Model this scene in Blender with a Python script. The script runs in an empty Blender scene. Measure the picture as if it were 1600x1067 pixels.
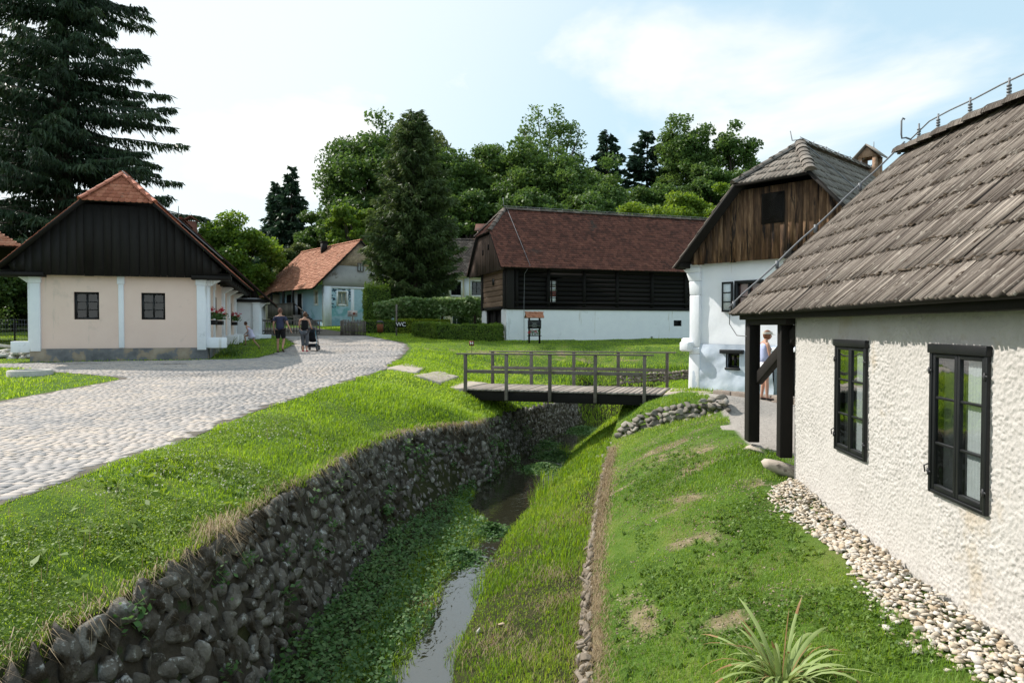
import bpy, bmesh, math, random
import numpy as np
from mathutils import Vector, Matrix
random.seed(7)
RNG = np.random.default_rng(11)
SC = bpy.context.scene
COL = SC.collection
R = math.radians
CAMZ = 1.7
PITCH = math.atan((533.5 - 510) / 1067.0)
CP, SP = math.cos(PITCH), math.sin(PITCH)


def ray(px, py):
    u = (px - 800) / 1067.0
    v = (533.5 - py) / 1067.0
    return (u, CP + v * SP, -SP + v * CP)


def at(px, py, Y):
    d = ray(px, py)
    t = Y / d[1]
    return Vector((d[0] * t, Y, CAMZ + d[2] * t))


def on(px, py, z):
    d = ray(px, py)
    t = (z - CAMZ) / d[2]
    return Vector((d[0] * t, d[1] * t, z))


# ------------------------------------------------------------------ noise
def vnoise(p, seed=0):
    """smooth 3-D value noise, p (N,3) -> 0..1"""
    p = np.asarray(p, float)
    i = np.floor(p).astype(np.int64)
    f = p - i
    f = f * f * (3 - 2 * f)

    def hsh(a, b, c):
        n = (a * 374761393 + b * 668265263 + c * 2147483647 + seed * 1274126177) & 0xFFFFFFFF
        n = ((n ^ (n >> 13)) * 1274126177) & 0xFFFFFFFF
        n = (n ^ (n >> 16)) & 0xFFFFFF
        return n / float(0xFFFFFF)
    out = 0
    for dx in (0, 1):
        wx = f[:, 0] if dx else 1 - f[:, 0]
        for dy in (0, 1):
            wy = f[:, 1] if dy else 1 - f[:, 1]
            for dz in (0, 1):
                wz = f[:, 2] if dz else 1 - f[:, 2]
                out = out + wx * wy * wz * hsh(i[:, 0] + dx, i[:, 1] + dy, i[:, 2] + dz)
    return out


def fbm(p, octs=4, seed=0):
    p = np.asarray(p, float)
    a, s, t = 1.0, 0.0, 0.0
    for o in range(octs):
        s = s + a * vnoise(p * (2.03 ** o) + o * 17.3, seed + o)
        t += a
        a *= .5
    return s / t


def P3(x, y, z=0.0):
    x = np.asarray(x, float)
    return np.stack([x, np.broadcast_to(np.asarray(y, float), x.shape), np.broadcast_to(np.asarray(z, float), x.shape)], 1)


# ------------------------------------------------------------------ mesh builder
LOC = {}


class MB:
    def __init__(s):
        s.v, s.f, s.n, s.r, s.g = [], [], 0, [], []

    def add(s, verts, faces, r=None, g=None, m=0):
        verts = np.asarray(verts, float).reshape(-1, 3)
        k = len(verts)
        s.v.append(verts)
        s.r.append(np.full(k, random.random() if r is None else r) if np.ndim(r if r is not None else 0) == 0 else np.asarray(r, float))
        s.g.append(np.zeros((k, 3)) if g is None else np.asarray(g, float))
        if isinstance(faces, np.ndarray):
            s.f.append((faces + s.n, m))
        else:
            by = {}
            for f in faces:
                by.setdefault(len(f), []).append(f)
            for fs in by.values():
                s.f.append((np.array(fs, np.int64) + s.n, m))
        s.n += k
        return s

    def box8(s, c, r=None, m=0):
        # c: 8 corners, bottom 0-3 ccw, top 4-7
        return s.add(c, [(3, 2, 1, 0), (4, 5, 6, 7), (0, 1, 5, 4), (1, 2, 6, 5), (2, 3, 7, 6), (3, 0, 4, 7)], r=r, m=m)

    def box(s, lo, hi, r=None, m=0):
        x0, y0, z0 = lo
        x1, y1, z1 = hi
        return s.box8([(x0, y0, z0), (x1, y0, z0), (x1, y1, z0), (x0, y1, z0), (x0, y0, z1), (x1, y0, z1), (x1, y1, z1), (x0, y1, z1)], r, m)

    def beam(s, p0, p1, w, h, up=(0, 0, 1), r=None, m=0):
        p0, p1, up = Vector(p0), Vector(p1), Vector(up)
        d = (p1 - p0).normalized()
        sd = d.cross(up)
        if sd.length < 1e-4:
            sd = d.cross(Vector((0, 1, 0)))
        sd.normalize()
        u = sd.cross(d).normalized()
        a, b = sd * (w / 2), u * (h / 2)
        c = [p0 - a - b, p0 + a - b, p1 + a - b, p1 - a - b, p0 - a + b, p0 + a + b, p1 + a + b, p1 - a + b]
        return s.box8(c, r, m)

    def tube(s, pts, rad, n=8, r=None, m=0, caps=True):
        pts = [Vector(p) for p in pts]
        if not hasattr(rad, '__len__'):
            rad = [rad] * len(pts)
        vs, fs = [], []
        ref = Vector((0, 0, 1))
        prev = None
        for i, p in enumerate(pts):
            d = (pts[min(i + 1, len(pts) - 1)] - pts[max(i - 1, 0)])
            if d.length < 1e-9:
                d = Vector((0, 0, 1))
            d.normalize()
            if prev is None:
                a = d.cross(ref)
                if a.length < 1e-3:
                    a = d.cross(Vector((1, 0, 0)))
            else:
                a = prev - d * prev.dot(d)
            a.normalize()
            prev = a
            b = d.cross(a)
            for k in range(n):
                t = 2 * math.pi * k / n
                vs.append(p + (a * math.cos(t) + b * math.sin(t)) * rad[i])
        for i in range(len(pts) - 1):
            for k in range(n):
                k2 = (k + 1) % n
                fs.append((i * n + k, i * n + k2, (i + 1) * n + k2, (i + 1) * n + k))
        if caps:
            fs.append(tuple(range(n - 1, -1, -1)))
            o = (len(pts) - 1) * n
            fs.append(tuple(o + k for k in range(n)))
        return s.add([tuple(v) for v in vs], fs, r, m=m)

    def prism(s, poly, vec, r=None, m=0):
        """planar polygon (3-D points) extruded along vec"""
        n = len(poly)
        a = [Vector(p) for p in poly]
        b = [p + Vector(vec) for p in a]
        fs = [tuple(range(n)), tuple(range(2 * n - 1, n - 1, -1))]
        for i in range(n):
            j = (i + 1) % n
            fs.append((i, i + n, j + n, j))
        return s.add([tuple(p) for p in a + b], fs, r, m=m)

    def lathe(s, c, prof, n=16, r=None, m=0):
        c = Vector(c)
        vs, fs = [], []
        for (rr, z) in prof:
            for k in range(n):
                t = 2 * math.pi * k / n
                vs.append((c.x + rr * math.cos(t), c.y + rr * math.sin(t), c.z + z))
        for i in range(len(prof) - 1):
            for k in range(n):
                k2 = (k + 1) % n
                fs.append((i * n + k, i * n + k2, (i + 1) * n + k2, (i + 1) * n + k))
        return s.add(vs, fs, r, m=m)

    def build(s, name, mats, parent=None, smooth=False, bevel=0, loc=None, fixn=False):
        me = bpy.data.meshes.new(name)
        v = np.concatenate(s.v) if s.v else np.zeros((0, 3))
        off = np.zeros(3)
        if parent is not None:
            off = np.array(LOC.get(parent.name, (0, 0, 0)))
        elif loc is not None:
            off = np.array(loc)
        v = v - off
        nf = sum(len(f) for f, _ in s.f)
        nl = sum(f.size for f, _ in s.f)
        me.vertices.add(len(v))
        me.vertices.foreach_set('co', v.astype(np.float32).ravel())
        me.loops.add(nl)
        me.polygons.add(nf)
        me.loops.foreach_set('vertex_index', np.concatenate([f.ravel() for f, _ in s.f]).astype(np.int32))
        tot = np.concatenate([np.full(len(f), f.shape[1]) for f, _ in s.f])
        st = np.concatenate([[0], np.cumsum(tot)[:-1]])
        me.polygons.foreach_set('loop_start', st.astype(np.int32))
        if not isinstance(mats, (list, tuple)):
            mats = [mats]
        for m in mats:
            me.materials.append(m)
        if len(mats) > 1:
            me.polygons.foreach_set('material_index', np.concatenate([np.full(len(f), m) for f, m in s.f]).astype(np.int32))
        a = me.attributes.new('rnd', 'FLOAT', 'POINT')
        a.data.foreach_set('value', np.concatenate(s.r).astype(np.float32))
        g = np.concatenate(s.g)
        if np.any(g):
            a = me.attributes.new('gr', 'FLOAT_VECTOR', 'POINT')
            a.data.foreach_set('vector', g.astype(np.float32).ravel())
        me.update(calc_edges=True)
        me.validate()
        if smooth:
            me.polygons.foreach_set('use_smooth', np.ones(len(me.polygons), bool))
        if fixn:
            b = bmesh.new()
            b.from_mesh(me)
            bmesh.ops.recalc_face_normals(b, faces=b.faces)
            b.to_mesh(me)
            b.free()
        o = bpy.data.objects.new(name, me)
        COL.objects.link(o)
        if parent is not None:
            o.parent = parent
            LOC[o.name] = LOC.get(parent.name, (0, 0, 0))
        elif loc is not None:
            o.location = loc
            LOC[o.name] = tuple(loc)
        if bevel:
            b = o.modifiers.new('bevel', 'BEVEL')
            b.width = bevel
            b.segments = 2
            b.limit_method = 'ANGLE'
        return o


def thing(name, label, cat, loc=(0, 0, 0), group=None):
    o = bpy.data.objects.new(name, None)
    COL.objects.link(o)
    o.empty_display_size = .2
    o.location = loc
    LOC[o.name] = tuple(loc)
    return tag(o, label, cat, group)


def tag(o, label=None, cat=None, group=None, kind=None):
    if label:
        o['label'] = label
    if cat:
        o['category'] = cat
    if group:
        o['group'] = group
    if kind:
        o['kind'] = kind
    return o


def dup(root, loc, rotz=0, label=None, scale=None, group=None):
    r = root.copy()
    COL.objects.link(r)
    r.location = loc
    r.rotation_euler = (0, 0, rotz)
    if scale is not None:
        r.scale = scale if hasattr(scale, '__len__') else (scale,) * 3
    if label:
        r['label'] = label
    if group:
        r['group'] = group
    for ch in list(root.children):
        c = ch.copy()
        COL.objects.link(c)
        c.parent = r
        for g in ch.children:
            d = g.copy()
            COL.objects.link(d)
            d.parent = c
    return r


class Frame:
    """a = along the facade, d = outwards, z = up (world)"""
    def __init__(s, o, ax):
        s.o = Vector((o[0], o[1], 0))
        s.ax = Vector((ax[0], ax[1], 0)).normalized()
        s.n = Vector((s.ax.y, -s.ax.x, 0))

    def __call__(s, a, d, z):
        p = s.o + s.ax * a + s.n * d
        return Vector((p.x, p.y, z))

    def side(s, a):
        """frame of the right-hand side wall, starting at a, running back"""
        p = s(a, 0, 0)
        return Frame((p.x, p.y), (-s.n.x, -s.n.y))

    def lside(s, a, depth):
        """left-hand side wall, running from the back to the front"""
        p = s(a, -depth, 0)
        return Frame((p.x, p.y), (s.n.x, s.n.y))

    def box(s, mb, a0, a1, d0, d1, z0, z1, r=None, m=0):
        c = [s(a0, d1, z0), s(a1, d1, z0), s(a1, d0, z0), s(a0, d0, z0), s(a0, d1, z1), s(a1, d1, z1), s(a1, d0, z1), s(a0, d0, z1)]
        return mb.box8([tuple(p) for p in c], r, m)


def wall_panel(mb, F, a0, a1, z0, z1, th=.3, holes=(), res=None, disp=None, m=0, batter=0.0):
    """a wall of thickness th (outer face at d=0) with real openings"""
    def cuts(lo, hi, brk):
        b = sorted({lo, hi, *[min(max(x, lo), hi) for x in brk]})
        if not res:
            return np.array(b)
        out = []
        for p, q in zip(b[:-1], b[1:]):
            k = max(1, int(round((q - p) / res)))
            out.append(np.linspace(p, q, k + 1)[:-1])
        return np.concatenate(out + [[b[-1]]])
    A = cuts(a0, a1, [h[0] for h in holes] + [h[1] for h in holes])
    Z = cuts(z0, z1, [h[2] for h in holes] + [h[3] for h in holes])
    na, nz = len(A), len(Z)
    GA, GZ = np.meshgrid(A, Z, indexing='ij')
    D = np.zeros_like(GA)
    if disp is not None:
        D = disp(GA.ravel(), GZ.ravel()).reshape(GA.shape)
    if batter:
        D = D + batter * (z1 - GZ) / (z1 - z0)
    o, ax, n = np.array(F.o), np.array(F.ax), np.array(F.n)
    V = o + GA[..., None] * ax + D[..., None] * n
    V[..., 2] = GZ
    V = V.reshape(-1, 3)
    ca, cz = (A[:-1] + A[1:]) / 2, (Z[:-1] + Z[1:]) / 2
    solid = np.ones((na - 1, nz - 1), bool)
    for h in holes:
        solid &= ~((ca[:, None] > h[0]) & (ca[:, None] < h[1]) & (cz[None] > h[2]) & (cz[None] < h[3]))
    I, J = np.nonzero(solid)
    f = np.stack([I * nz + J, (I + 1) * nz + J, (I + 1) * nz + J + 1, I * nz + J + 1], 1)
    mb.add(V, f, r=.5, m=m)

    def q(p):
        mb.add([tuple(x) for x in p], [(0, 1, 2, 3)], r=.5, m=m)
    for (h0, h1, g0, g1) in holes:      # reveals
        q([F(h0, 0, g0), F(h0, 0, g1), F(h0, -th, g1), F(h0, -th, g0)])
        q([F(h1, 0, g0), F(h1, -th, g0), F(h1, -th, g1), F(h1, 0, g1)])
        q([F(h0, 0, g0), F(h0, -th, g0), F(h1, -th, g0), F(h1, 0, g0)])
        q([F(h0, 0, g1), F(h1, 0, g1), F(h1, -th, g1), F(h0, -th, g1)])
    # back, ends, top
    q([F(a0, 0, z0), F(a0, 0, z1), F(a0, -th, z1), F(a0, -th, z0)])
    q([F(a1, 0, z0), F(a1, -th, z0), F(a1, -th, z1), F(a1, 0, z1)])
    q([F(a0, 0, z1), F(a1, 0, z1), F(a1, -th, z1), F(a0, -th, z1)])
    return mb


# ------------------------------------------------------------------ materials
def nodes(name):
    m = bpy.data.materials.new(name)
    m.use_nodes = True
    nt = m.node_tree
    nt.nodes.clear()
    out = nt.nodes.new('ShaderNodeOutputMaterial')
    return m, nt, out


def N(nt, t, **kw):
    n = nt.nodes.new(t)
    for k, v in kw.items():
        if k.startswith('i_'):
            key = k[2:]
            n.inputs[int(key) if key.isdigit() else key.replace('_', ' ')].default_value = v
        else:
            setattr(n, k, v)
    return n


def ramp(nt, cols):
    r = nt.nodes.new('ShaderNodeValToRGB')
    e = r.color_ramp.elements
    while len(e) < len(cols):
        e.new(.5)
    for i, (p, c) in enumerate(cols):
        e[i].position = p
        e[i].color = (*c, 1)
    return r


def coords(nt, coord, stretch):
    if coord == 'gr':
        t = N(nt, 'ShaderNodeAttribute', attribute_name='gr').outputs['Vector']
    else:
        t = N(nt, 'ShaderNodeTexCoord').outputs['Object']
    mp = N(nt, 'ShaderNodeMapping')
    mp.inputs['Scale'].default_value = stretch
    nt.links.new(t, mp.inputs['Vector'])
    return mp.outputs['Vector']


def M(name, cols, scale=5.0, stretch=(1, 1, 1), detail=6.0, rough=.85, bump=0.0, bscale=None, bdist=.02, rnd=0.0, trans=0.0, spec=.3, coord='Object', contrast=1.0, spots=None, bstretch=None, noise_rough=.6):
    m, nt, out = nodes(name)
    L = nt.links.new
    vec = coords(nt, coord, stretch)
    nz = N(nt, 'ShaderNodeTexNoise')
    nz.inputs['Scale'].default_value = scale
    nz.inputs['Detail'].default_value = detail
    nz.inputs['Roughness'].default_value = noise_rough
    L(vec, nz.inputs['Vector'])
    fac = nz.outputs['Fac']
    mr = N(nt, 'ShaderNodeMapRange')
    mr.inputs['From Min'].default_value = .5 - .25 / contrast
    mr.inputs['From Max'].default_value = .5 + .25 / contrast
    L(fac, mr.inputs['Value'])
    fac = mr.outputs['Result']
    if rnd:
        at_ = N(nt, 'ShaderNodeAttribute', attribute_name='rnd')
        mx = N(nt, 'ShaderNodeMix')
        mx.inputs[0].default_value = rnd
        L(fac, mx.inputs[2])
        L(at_.outputs['Fac'], mx.inputs[3])
        fac = mx.outputs[0]
    rp = ramp(nt, cols)
    L(fac, rp.inputs['Fac'])
    color = rp.outputs['Color']
    if spots:            # (colour, scale, threshold) - stains with a shape of their own
        for sp_ in spots:
            sc, ss, th = sp_[:3]
            v2 = coords(nt, coord, sp_[3]) if len(sp_) > 3 else vec
            n2 = N(nt, 'ShaderNodeTexNoise')
            n2.inputs['Scale'].default_value = ss
            n2.inputs['Detail'].default_value = 5
            n2.inputs['Roughness'].default_value = .65
            L(v2, n2.inputs['Vector'])
            m2 = N(nt, 'ShaderNodeMapRange')
            m2.inputs['From Min'].default_value = th
            m2.inputs['From Max'].default_value = th + .07
            L(n2.outputs['Fac'], m2.inputs['Value'])
            mx = N(nt, 'ShaderNodeMix', data_type='RGBA')
            L(m2.outputs['Result'], mx.inputs[0])
            L(color, mx.inputs[6])
            mx.inputs[7].default_value = (*sc, 1)
            color = mx.outputs[2]
    b = N(nt, 'ShaderNodeBsdfPrincipled')
    b.inputs['Roughness'].default_value = rough
    b.inputs['Specular IOR Level'].default_value = spec
    L(color, b.inputs['Base Color'])
    if bump:
        vb = coords(nt, coord, bstretch or stretch)
        n3 = N(nt, 'ShaderNodeTexNoise')
        n3.inputs['Scale'].default_value = bscale or scale * 3
        n3.inputs['Detail'].default_value = 6
        n3.inputs['Roughness'].default_value = .6
        L(vb, n3.inputs['Vector'])
        bp = N(nt, 'ShaderNodeBump')
        bp.inputs['Strength'].default_value = bump
        bp.inputs['Distance'].default_value = bdist
        L(n3.outputs['Fac'], bp.inputs['Height'])
        L(bp.outputs['Normal'], b.inputs['Normal'])
    sh = b.outputs['BSDF']
    if trans:
        t = N(nt, 'ShaderNodeBsdfTranslucent')
        hs = N(nt, 'ShaderNodeHueSaturation')
        hs.inputs['Hue'].default_value = .485
        hs.inputs['Saturation'].default_value = 1.1
        hs.inputs['Value'].default_value = 1.35
        L(color, hs.inputs['Color'])
        L(hs.outputs['Color'], t.inputs['Color'])
        mx = N(nt, 'ShaderNodeMixShader')
        mx.inputs[0].default_value = trans
        L(sh, mx.inputs[1])
        L(t.outputs['BSDF'], mx.inputs[2])
        sh = mx.outputs['Shader']
    L(sh, out.inputs['Surface'])
    return m


def flat(name, c, rough=.7, spec=.3, var=.15, scale=6.0, bump=.1):
    lo = tuple(x * (1 - var) for x in c)
    hi = tuple(min(1, x * (1 + var)) for x in c)
    return M(name, [(0, lo), (1, hi)], scale=scale, rough=rough, spec=spec, bump=bump, bscale=scale * 6, bdist=.004)


def glass_mat(name, tint=(.9, .95, .95), ior=1.5, rough=.02, k=2.0, b=.05):
    m, nt, out = nodes(name)
    L = nt.links.new
    tr = N(nt, 'ShaderNodeBsdfTransparent')
    tr.inputs['Color'].default_value = (*tint, 1)
    gl = N(nt, 'ShaderNodeBsdfGlossy')
    gl.inputs['Roughness'].default_value = rough
    fr = N(nt, 'ShaderNodeFresnel')
    fr.inputs['IOR'].default_value = ior
    nz = N(nt, 'ShaderNodeTexNoise')
    nz.inputs['Scale'].default_value = 2.5
    tc = N(nt, 'ShaderNodeTexCoord')
    L(tc.outputs['Object'], nz.inputs['Vector'])
    bp = N(nt, 'ShaderNodeBump')
    bp.inputs['Strength'].default_value = .06
    bp.inputs['Distance'].default_value = .05
    L(nz.outputs['Fac'], bp.inputs['Height'])
    L(bp.outputs['Normal'], gl.inputs['Normal'])
    mx = N(nt, 'ShaderNodeMixShader')
    ad = N(nt, 'ShaderNodeMath', operation='MULTIPLY_ADD')
    ad.inputs[1].default_value = k
    ad.inputs[2].default_value = b
    L(fr.outputs['Fac'], ad.inputs[0])
    geo = N(nt, 'ShaderNodeNewGeometry')
    bk = N(nt, 'ShaderNodeMix')
    L(geo.outputs['Backfacing'], bk.inputs[0])
    L(ad.outputs[0], bk.inputs[2])
    bk.inputs[3].default_value = .12
    L(bk.outputs[0], mx.inputs[0])
    L(tr.outputs[0], mx.inputs[1])
    L(gl.outputs[0], mx.inputs[2])
    L(mx.outputs[0], out.inputs['Surface'])
    return m
# ------------------------------------------------------------------ shared materials
MT = {}
MT['stucco'] = M('roughcast_plaster', [(0, (.455, .43, .405)), (1, (.545, .52, .495))], scale=3, rough=.95, bump=.5, bscale=55, bdist=.012, spots=[((.46, .405, .335), .9, .58), ((.42, .39, .36), 2.7, .66), ((.40, .36, .30), 2.0, .64, (1.6, 1.6, .18))])
MT['white'] = M('white_limewash', [(0, (.77, .785, .83)), (1, (.84, .855, .885))], scale=2.5, rough=.9, bump=.25, bscale=9, bdist=.02, spots=[((.62, .60, .55), 2.2, .68), ((.60, .59, .56), 1.6, .60, (1.5, 1.5, .15)), ((.56, .58, .60), .7, .62)])
MT['bluewash'] = M('pale_blue_limewash', [(0, (.47, .53, .63)), (1, (.60, .66, .74))], scale=3.5, rough=.9, bump=.3, bscale=10, bdist=.02, spots=[((.70, .73, .78), 4, .60)])
MT['cream'] = M('cream_plaster', [(0, (.77, .575, .49)), (1, (.82, .63, .54))], scale=1.5, rough=.92, bump=.2, bscale=14, bdist=.012, spots=[((.70, .54, .46), 1.1, .60), ((.64, .51, .43), 1.5, .62, (1.4, 1.4, .16))])
MT['cream2'] = M('yellow_cream_plaster', [(0, (.62, .55, .40)), (1, (.70, .62, .47))], scale=1.6, rough=.92, bump=.1, spots=[((.55, .48, .36), 1.7, .60)])
MT['plinth'] = M('weathered_plinth', [(0, (.12, .12, .125)), (.45, (.19, .19, .195)), (.58, (.30, .24, .18)), (1, (.38, .32, .25))], scale=1.7, rough=.95, bump=.5, bscale=9, bdist=.03, contrast=1.6)
MT['darkwood'] = M('tarred_dark_wood', [(0, (.005, .004, .0035)), (1, (.014, .011, .009))], scale=3, stretch=(5, 5, .6), rough=.75, bump=.3, bscale=12, bdist=.006, rnd=.4)
MT['blackwood'] = M('black_painted_wood', [(0, (.008, .009, .010)), (1, (.017, .018, .020))], scale=4, rough=.42, bump=.15, bscale=40, bdist=.003, rnd=.3)
MT['greywood'] = M('weathered_grey_wood', [(0, (.070, .058, .050)), (.5, (.145, .124, .108)), (1, (.25, .22, .195))], scale=5, stretch=(1, 1, 1), rough=.85, bump=.4, bscale=30, bdist=.006, rnd=.45)
MT['deckwood'] = M('pale_deck_wood', [(0, (.19, .16, .14)), (1, (.40, .35, .31))], scale=7, rough=.85, bump=.4, bscale=25, bdist=.006, rnd=.55)
MT['logwood'] = M('dark_log_wood', [(0, (.003, .0026, .0023)), (1, (.011, .009, .008))], scale=3, stretch=(.6, .6, 6), rough=.85, bump=.5, bscale=8, bdist=.01, rnd=.4)
MT['brownlog'] = M('brown_hewn_log', [(0, (.09, .058, .038)), (.5, (.165, .108, .072)), (1, (.25, .175, .12))], scale=2.5, stretch=(.5, .5, 7), rough=.85, bump=.6, bscale=6, bdist=.012, rnd=.35, contrast=1.4)
MT['gableplank'] = M('burnt_gable_planks', [(0, (.028, .017, .011)), (.45, (.105, .058, .032)), (.75, (.19, .11, .06)), (1, (.36, .235, .14))], scale=2.6, stretch=(7, 7, .8), rough=.8, bump=.6, bscale=6, bdist=.008, rnd=.38, contrast=1.5, spots=[((.018, .012, .010), 1.1, .55)])
MT['barnplank'] = M('brown_barn_planks', [(0, (.038, .024, .017)), (1, (.095, .060, .044))], scale=2.2, stretch=(6, 6, .5), rough=.85, bump=.5, bscale=6, bdist=.008, rnd=.45)
MT['redtile'] = M('red_clay_tile', [(0, (.26, .085, .05)), (.5, (.40, .14, .085)), (1, (.50, .21, .135))], scale=3, rough=.8, bump=.2, bscale=30, rnd=.6, spots=[((.20, .12, .09), 3, .62)])
MT['orangetile'] = M('orange_clay_tile', [(0, (.29, .115, .068)), (.5, (.43, .19, .115)), (1, (.54, .28, .185))], scale=2, rough=.85, bump=.2, bscale=20, rnd=.6, spots=[((.26, .15, .10), 1.5, .60)])
MT['browntile'] = M('dark_red_brown_tile', [(0, (.058, .028, .022)), (.5, (.135, .053, .039)), (.85, (.20, .080, .056)), (1, (.31, .145, .095))], scale=1.5, rough=.85, bump=.2, bscale=20, rnd=.6, spots=[((.07, .05, .042), .5, .62)])
MT['greytile'] = M('grey_brown_tile', [(0, (.055, .043, .037)), (.6, (.13, .105, .09)), (1, (.24, .20, .17))], scale=1.5, rough=.9, bump=.2, bscale=20, rnd=.7)
MT['shingle'] = M('weathered_roof_boards', [(0, (.034, .026, .021)), (.3, (.092, .074, .063)), (.65, (.172, .147, .127)), (1, (.38, .33, .285))], scale=1.0, stretch=(1.3, 34, 1), coord='gr', rough=.95, bump=.8, bscale=1.6, bdist=.012, rnd=.42, contrast=1.7, spots=[((.36, .33, .29), 9, .60, (1, 2.2, 1)), ((.055, .038, .028), 7, .585, (1, 2, 1)), ((.075, .05, .036), .55, .64), ((.34, .155, .06), .45, .73)])
MT['shingle2'] = M('grey_roof_boards', [(0, (.085, .072, .063)), (.4, (.155, .135, .118)), (1, (.30, .27, .24))], scale=1.0, stretch=(1.6, 22, 1), coord='gr', rough=.92, bump=.5, bscale=1.4, bdist=.01, rnd=.5, spots=[((.05, .04, .034), 6, .585, (1, 2, 1)), ((.30, .28, .25), 8, .62, (1, 2, 1))])
MT['stone'] = M('grey_field_stone', [(0, (.034, .029, .024)), (.4, (.094, .083, .071)), (.75, (.185, .17, .15)), (1, (.36, .345, .315))], scale=6, rough=.95, bump=1.0, bscale=24, bdist=.03, rnd=.45, contrast=1.4, spots=[((.42, .42, .41), 12, .59), ((.035, .026, .016), 2.6, .54)])
MT['palestone'] = M('pale_slab_stone', [(0, (.30, .25, .20)), (1, (.56, .49, .42))], scale=3, rough=.92, bump=.5, bscale=12, bdist=.02, rnd=.3, spots=[((.20, .17, .14), 3, .60)])
MT['curbstone'] = M('dry_curb_stone', [(0, (.10, .08, .058)), (.5, (.20, .165, .13)), (1, (.40, .36, .31))], scale=6, rough=.95, bump=.6, bscale=18, bdist=.02, rnd=.45)
MT['pebble'] = M('limestone_gravel', [(0, (.36, .26, .165)), (.3, (.48, .405, .31)), (.7, (.56, .51, .445)), (1, (.54, .53, .515))], scale=9, rough=.85, bump=.3, bscale=40, rnd=.8)
MT['mortar'] = M('earth_and_mortar', [(0, (.024, .020, .015)), (1, (.072, .059, .045))], scale=6, rough=1, bump=.8, bscale=20, bdist=.03, spots=[((.03, .05, .015), 3, .58)])
MT['concrete'] = M('pale_concrete', [(0, (.38, .36, .33)), (1, (.54, .51, .47))], scale=8, rough=.95, bump=.3)
MT['sett'] = M('granite_setts', [(0, (.21, .205, .215)), (.25, (.31, .295, .29)), (.55, (.41, .37, .345)), (.8, (.47, .405, .355)), (1, (.53, .455, .375))], scale=.6, rough=.9, bump=.15, bscale=60, bdist=.004, rnd=.8, spec=.3)
MT['joint'] = M('sandy_joint', [(0, (.07, .06, .05)), (1, (.17, .15, .125))], scale=3, rough=1, bump=.6, bscale=30, bdist=.02)
MT['iron'] = flat('dark_iron', (.05, .05, .055), rough=.5)
MT['zinc'] = flat('galvanised_wire', (.17, .175, .19), rough=.5, spec=.5)
MT['glass'] = glass_mat('window_glass', k=1.3, b=.02)
MT['nearglass'] = glass_mat('near_window_glass', k=3.0, b=.08)
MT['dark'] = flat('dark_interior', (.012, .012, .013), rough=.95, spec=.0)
MT['curtain'] = flat('grey_white_curtain', (.46, .47, .47), rough=.95, var=.08)
MT['pinkcurtain'] = flat('pink_curtain', (.52, .26, .24), rough=.95, var=.2)
MT['bark'] = M('brown_bark', [(0, (.035, .028, .022)), (1, (.11, .09, .07))], scale=4, stretch=(4, 4, 1), rough=.95, bump=.8, bscale=8, bdist=.04)
MT['red'] = flat('dark_red_paint', (.16, .022, .02))
MT['paint'] = flat('white_paint', (.8, .8, .8))
MT['petal'] = M('red_petals', [(0, (.45, .01, .02)), (1, (.75, .04, .06))], rnd=.7, rough=.7, trans=.25)


def leafmat(name, c0, c1, c2, trans=.35, nscale=.35, rnd=.6, rough=.55, spec=.35):
    return M(name, [(0, c0), (.5, c1), (1, c2)], scale=nscale, rnd=rnd, rough=rough, trans=trans, spec=spec, detail=3)


MT['grass'] = leafmat('grass_blades', (.115, .205, .022), (.255, .405, .044), (.42, .54, .10), trans=.5, nscale=.5)
MT['grass_r'] = leafmat('lawn_blades', (.088, .185, .024), (.19, .325, .042), (.34, .425, .10), trans=.46, nscale=.7)
MT['wetgrass'] = leafmat('stream_bank_grass', (.095, .185, .018), (.205, .345, .035), (.37, .44, .085), trans=.5, nscale=.8)
MT['straw'] = leafmat('dry_straw', (.16, .11, .055), (.28, .21, .12), (.40, .32, .20), trans=.2)
MT['herb'] = leafmat('broad_herb_leaves', (.034, .092, .026), (.075, .165, .046), (.18, .26, .095), trans=.36)
MT['clover'] = leafmat('white_clover_heads', (.55, .5, .42), (.7, .66, .58), (.8, .78, .72), trans=.2)

# ------------------------------------------------------------------ terrain profile
YS = np.array([-30, 3, 5.2, 7.5, 9, 10.67, 12.6, 13.8, 15.4, 16.4, 17.2, 18.5, 20.5, 22, 24.5, 26.8, 28, 29.2, 31, 33.5, 37, 42, 47, 55, 75, 95, 130, 170, 420.])


def tab(*kv):
    k = np.array(kv, float).reshape(-1, 2)
    return lambda y: np.interp(y, k[:, 0], k[:, 1])


zL = tab(-30, 0, 10, 0, 12, .04, 18.7, .29, 21, .41, 23, .50, 25, .53, 28, .65, 36, .97, 55, 1.72, 75, 2.7, 95, 5.5, 130, 13, 170, 20, 420, 24)
zR = tab(-30, -.25, 8, -.3, 12, -.18, 20, -.1, 24, 0, 30, .3, 36, .72, 42, 1.05, 55, 1.65, 75, 2.7, 95, 5.5, 130, 13, 170, 20, 420, 24)
xRE = tab(-30, -4.6, 2, -4.8, 6.4, -4.85, 13, -4.9, 17, -4.35, 20.5, -3.83, 25, -4.1, 30, -4.5, 34, -5.4, 37, -6.95, 42, -9.4, 47, -12.3, 52, -15, 420, -15)
xWT = tab(-30, -3.3, 3, -3.3, 5.2, -3.18, 6.5, -3.08, 8.9, -3.05, 13.8, -2.62, 15.4, -2.05, 16.4, -1.5, 17.2, -.82, 18.2, -.8, 19, -.75, 20.5, -.2, 22, .45, 24.5, 1.5, 26.8, 2.2, 28, 2.5, 30, 3, 420, 3)
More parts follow.
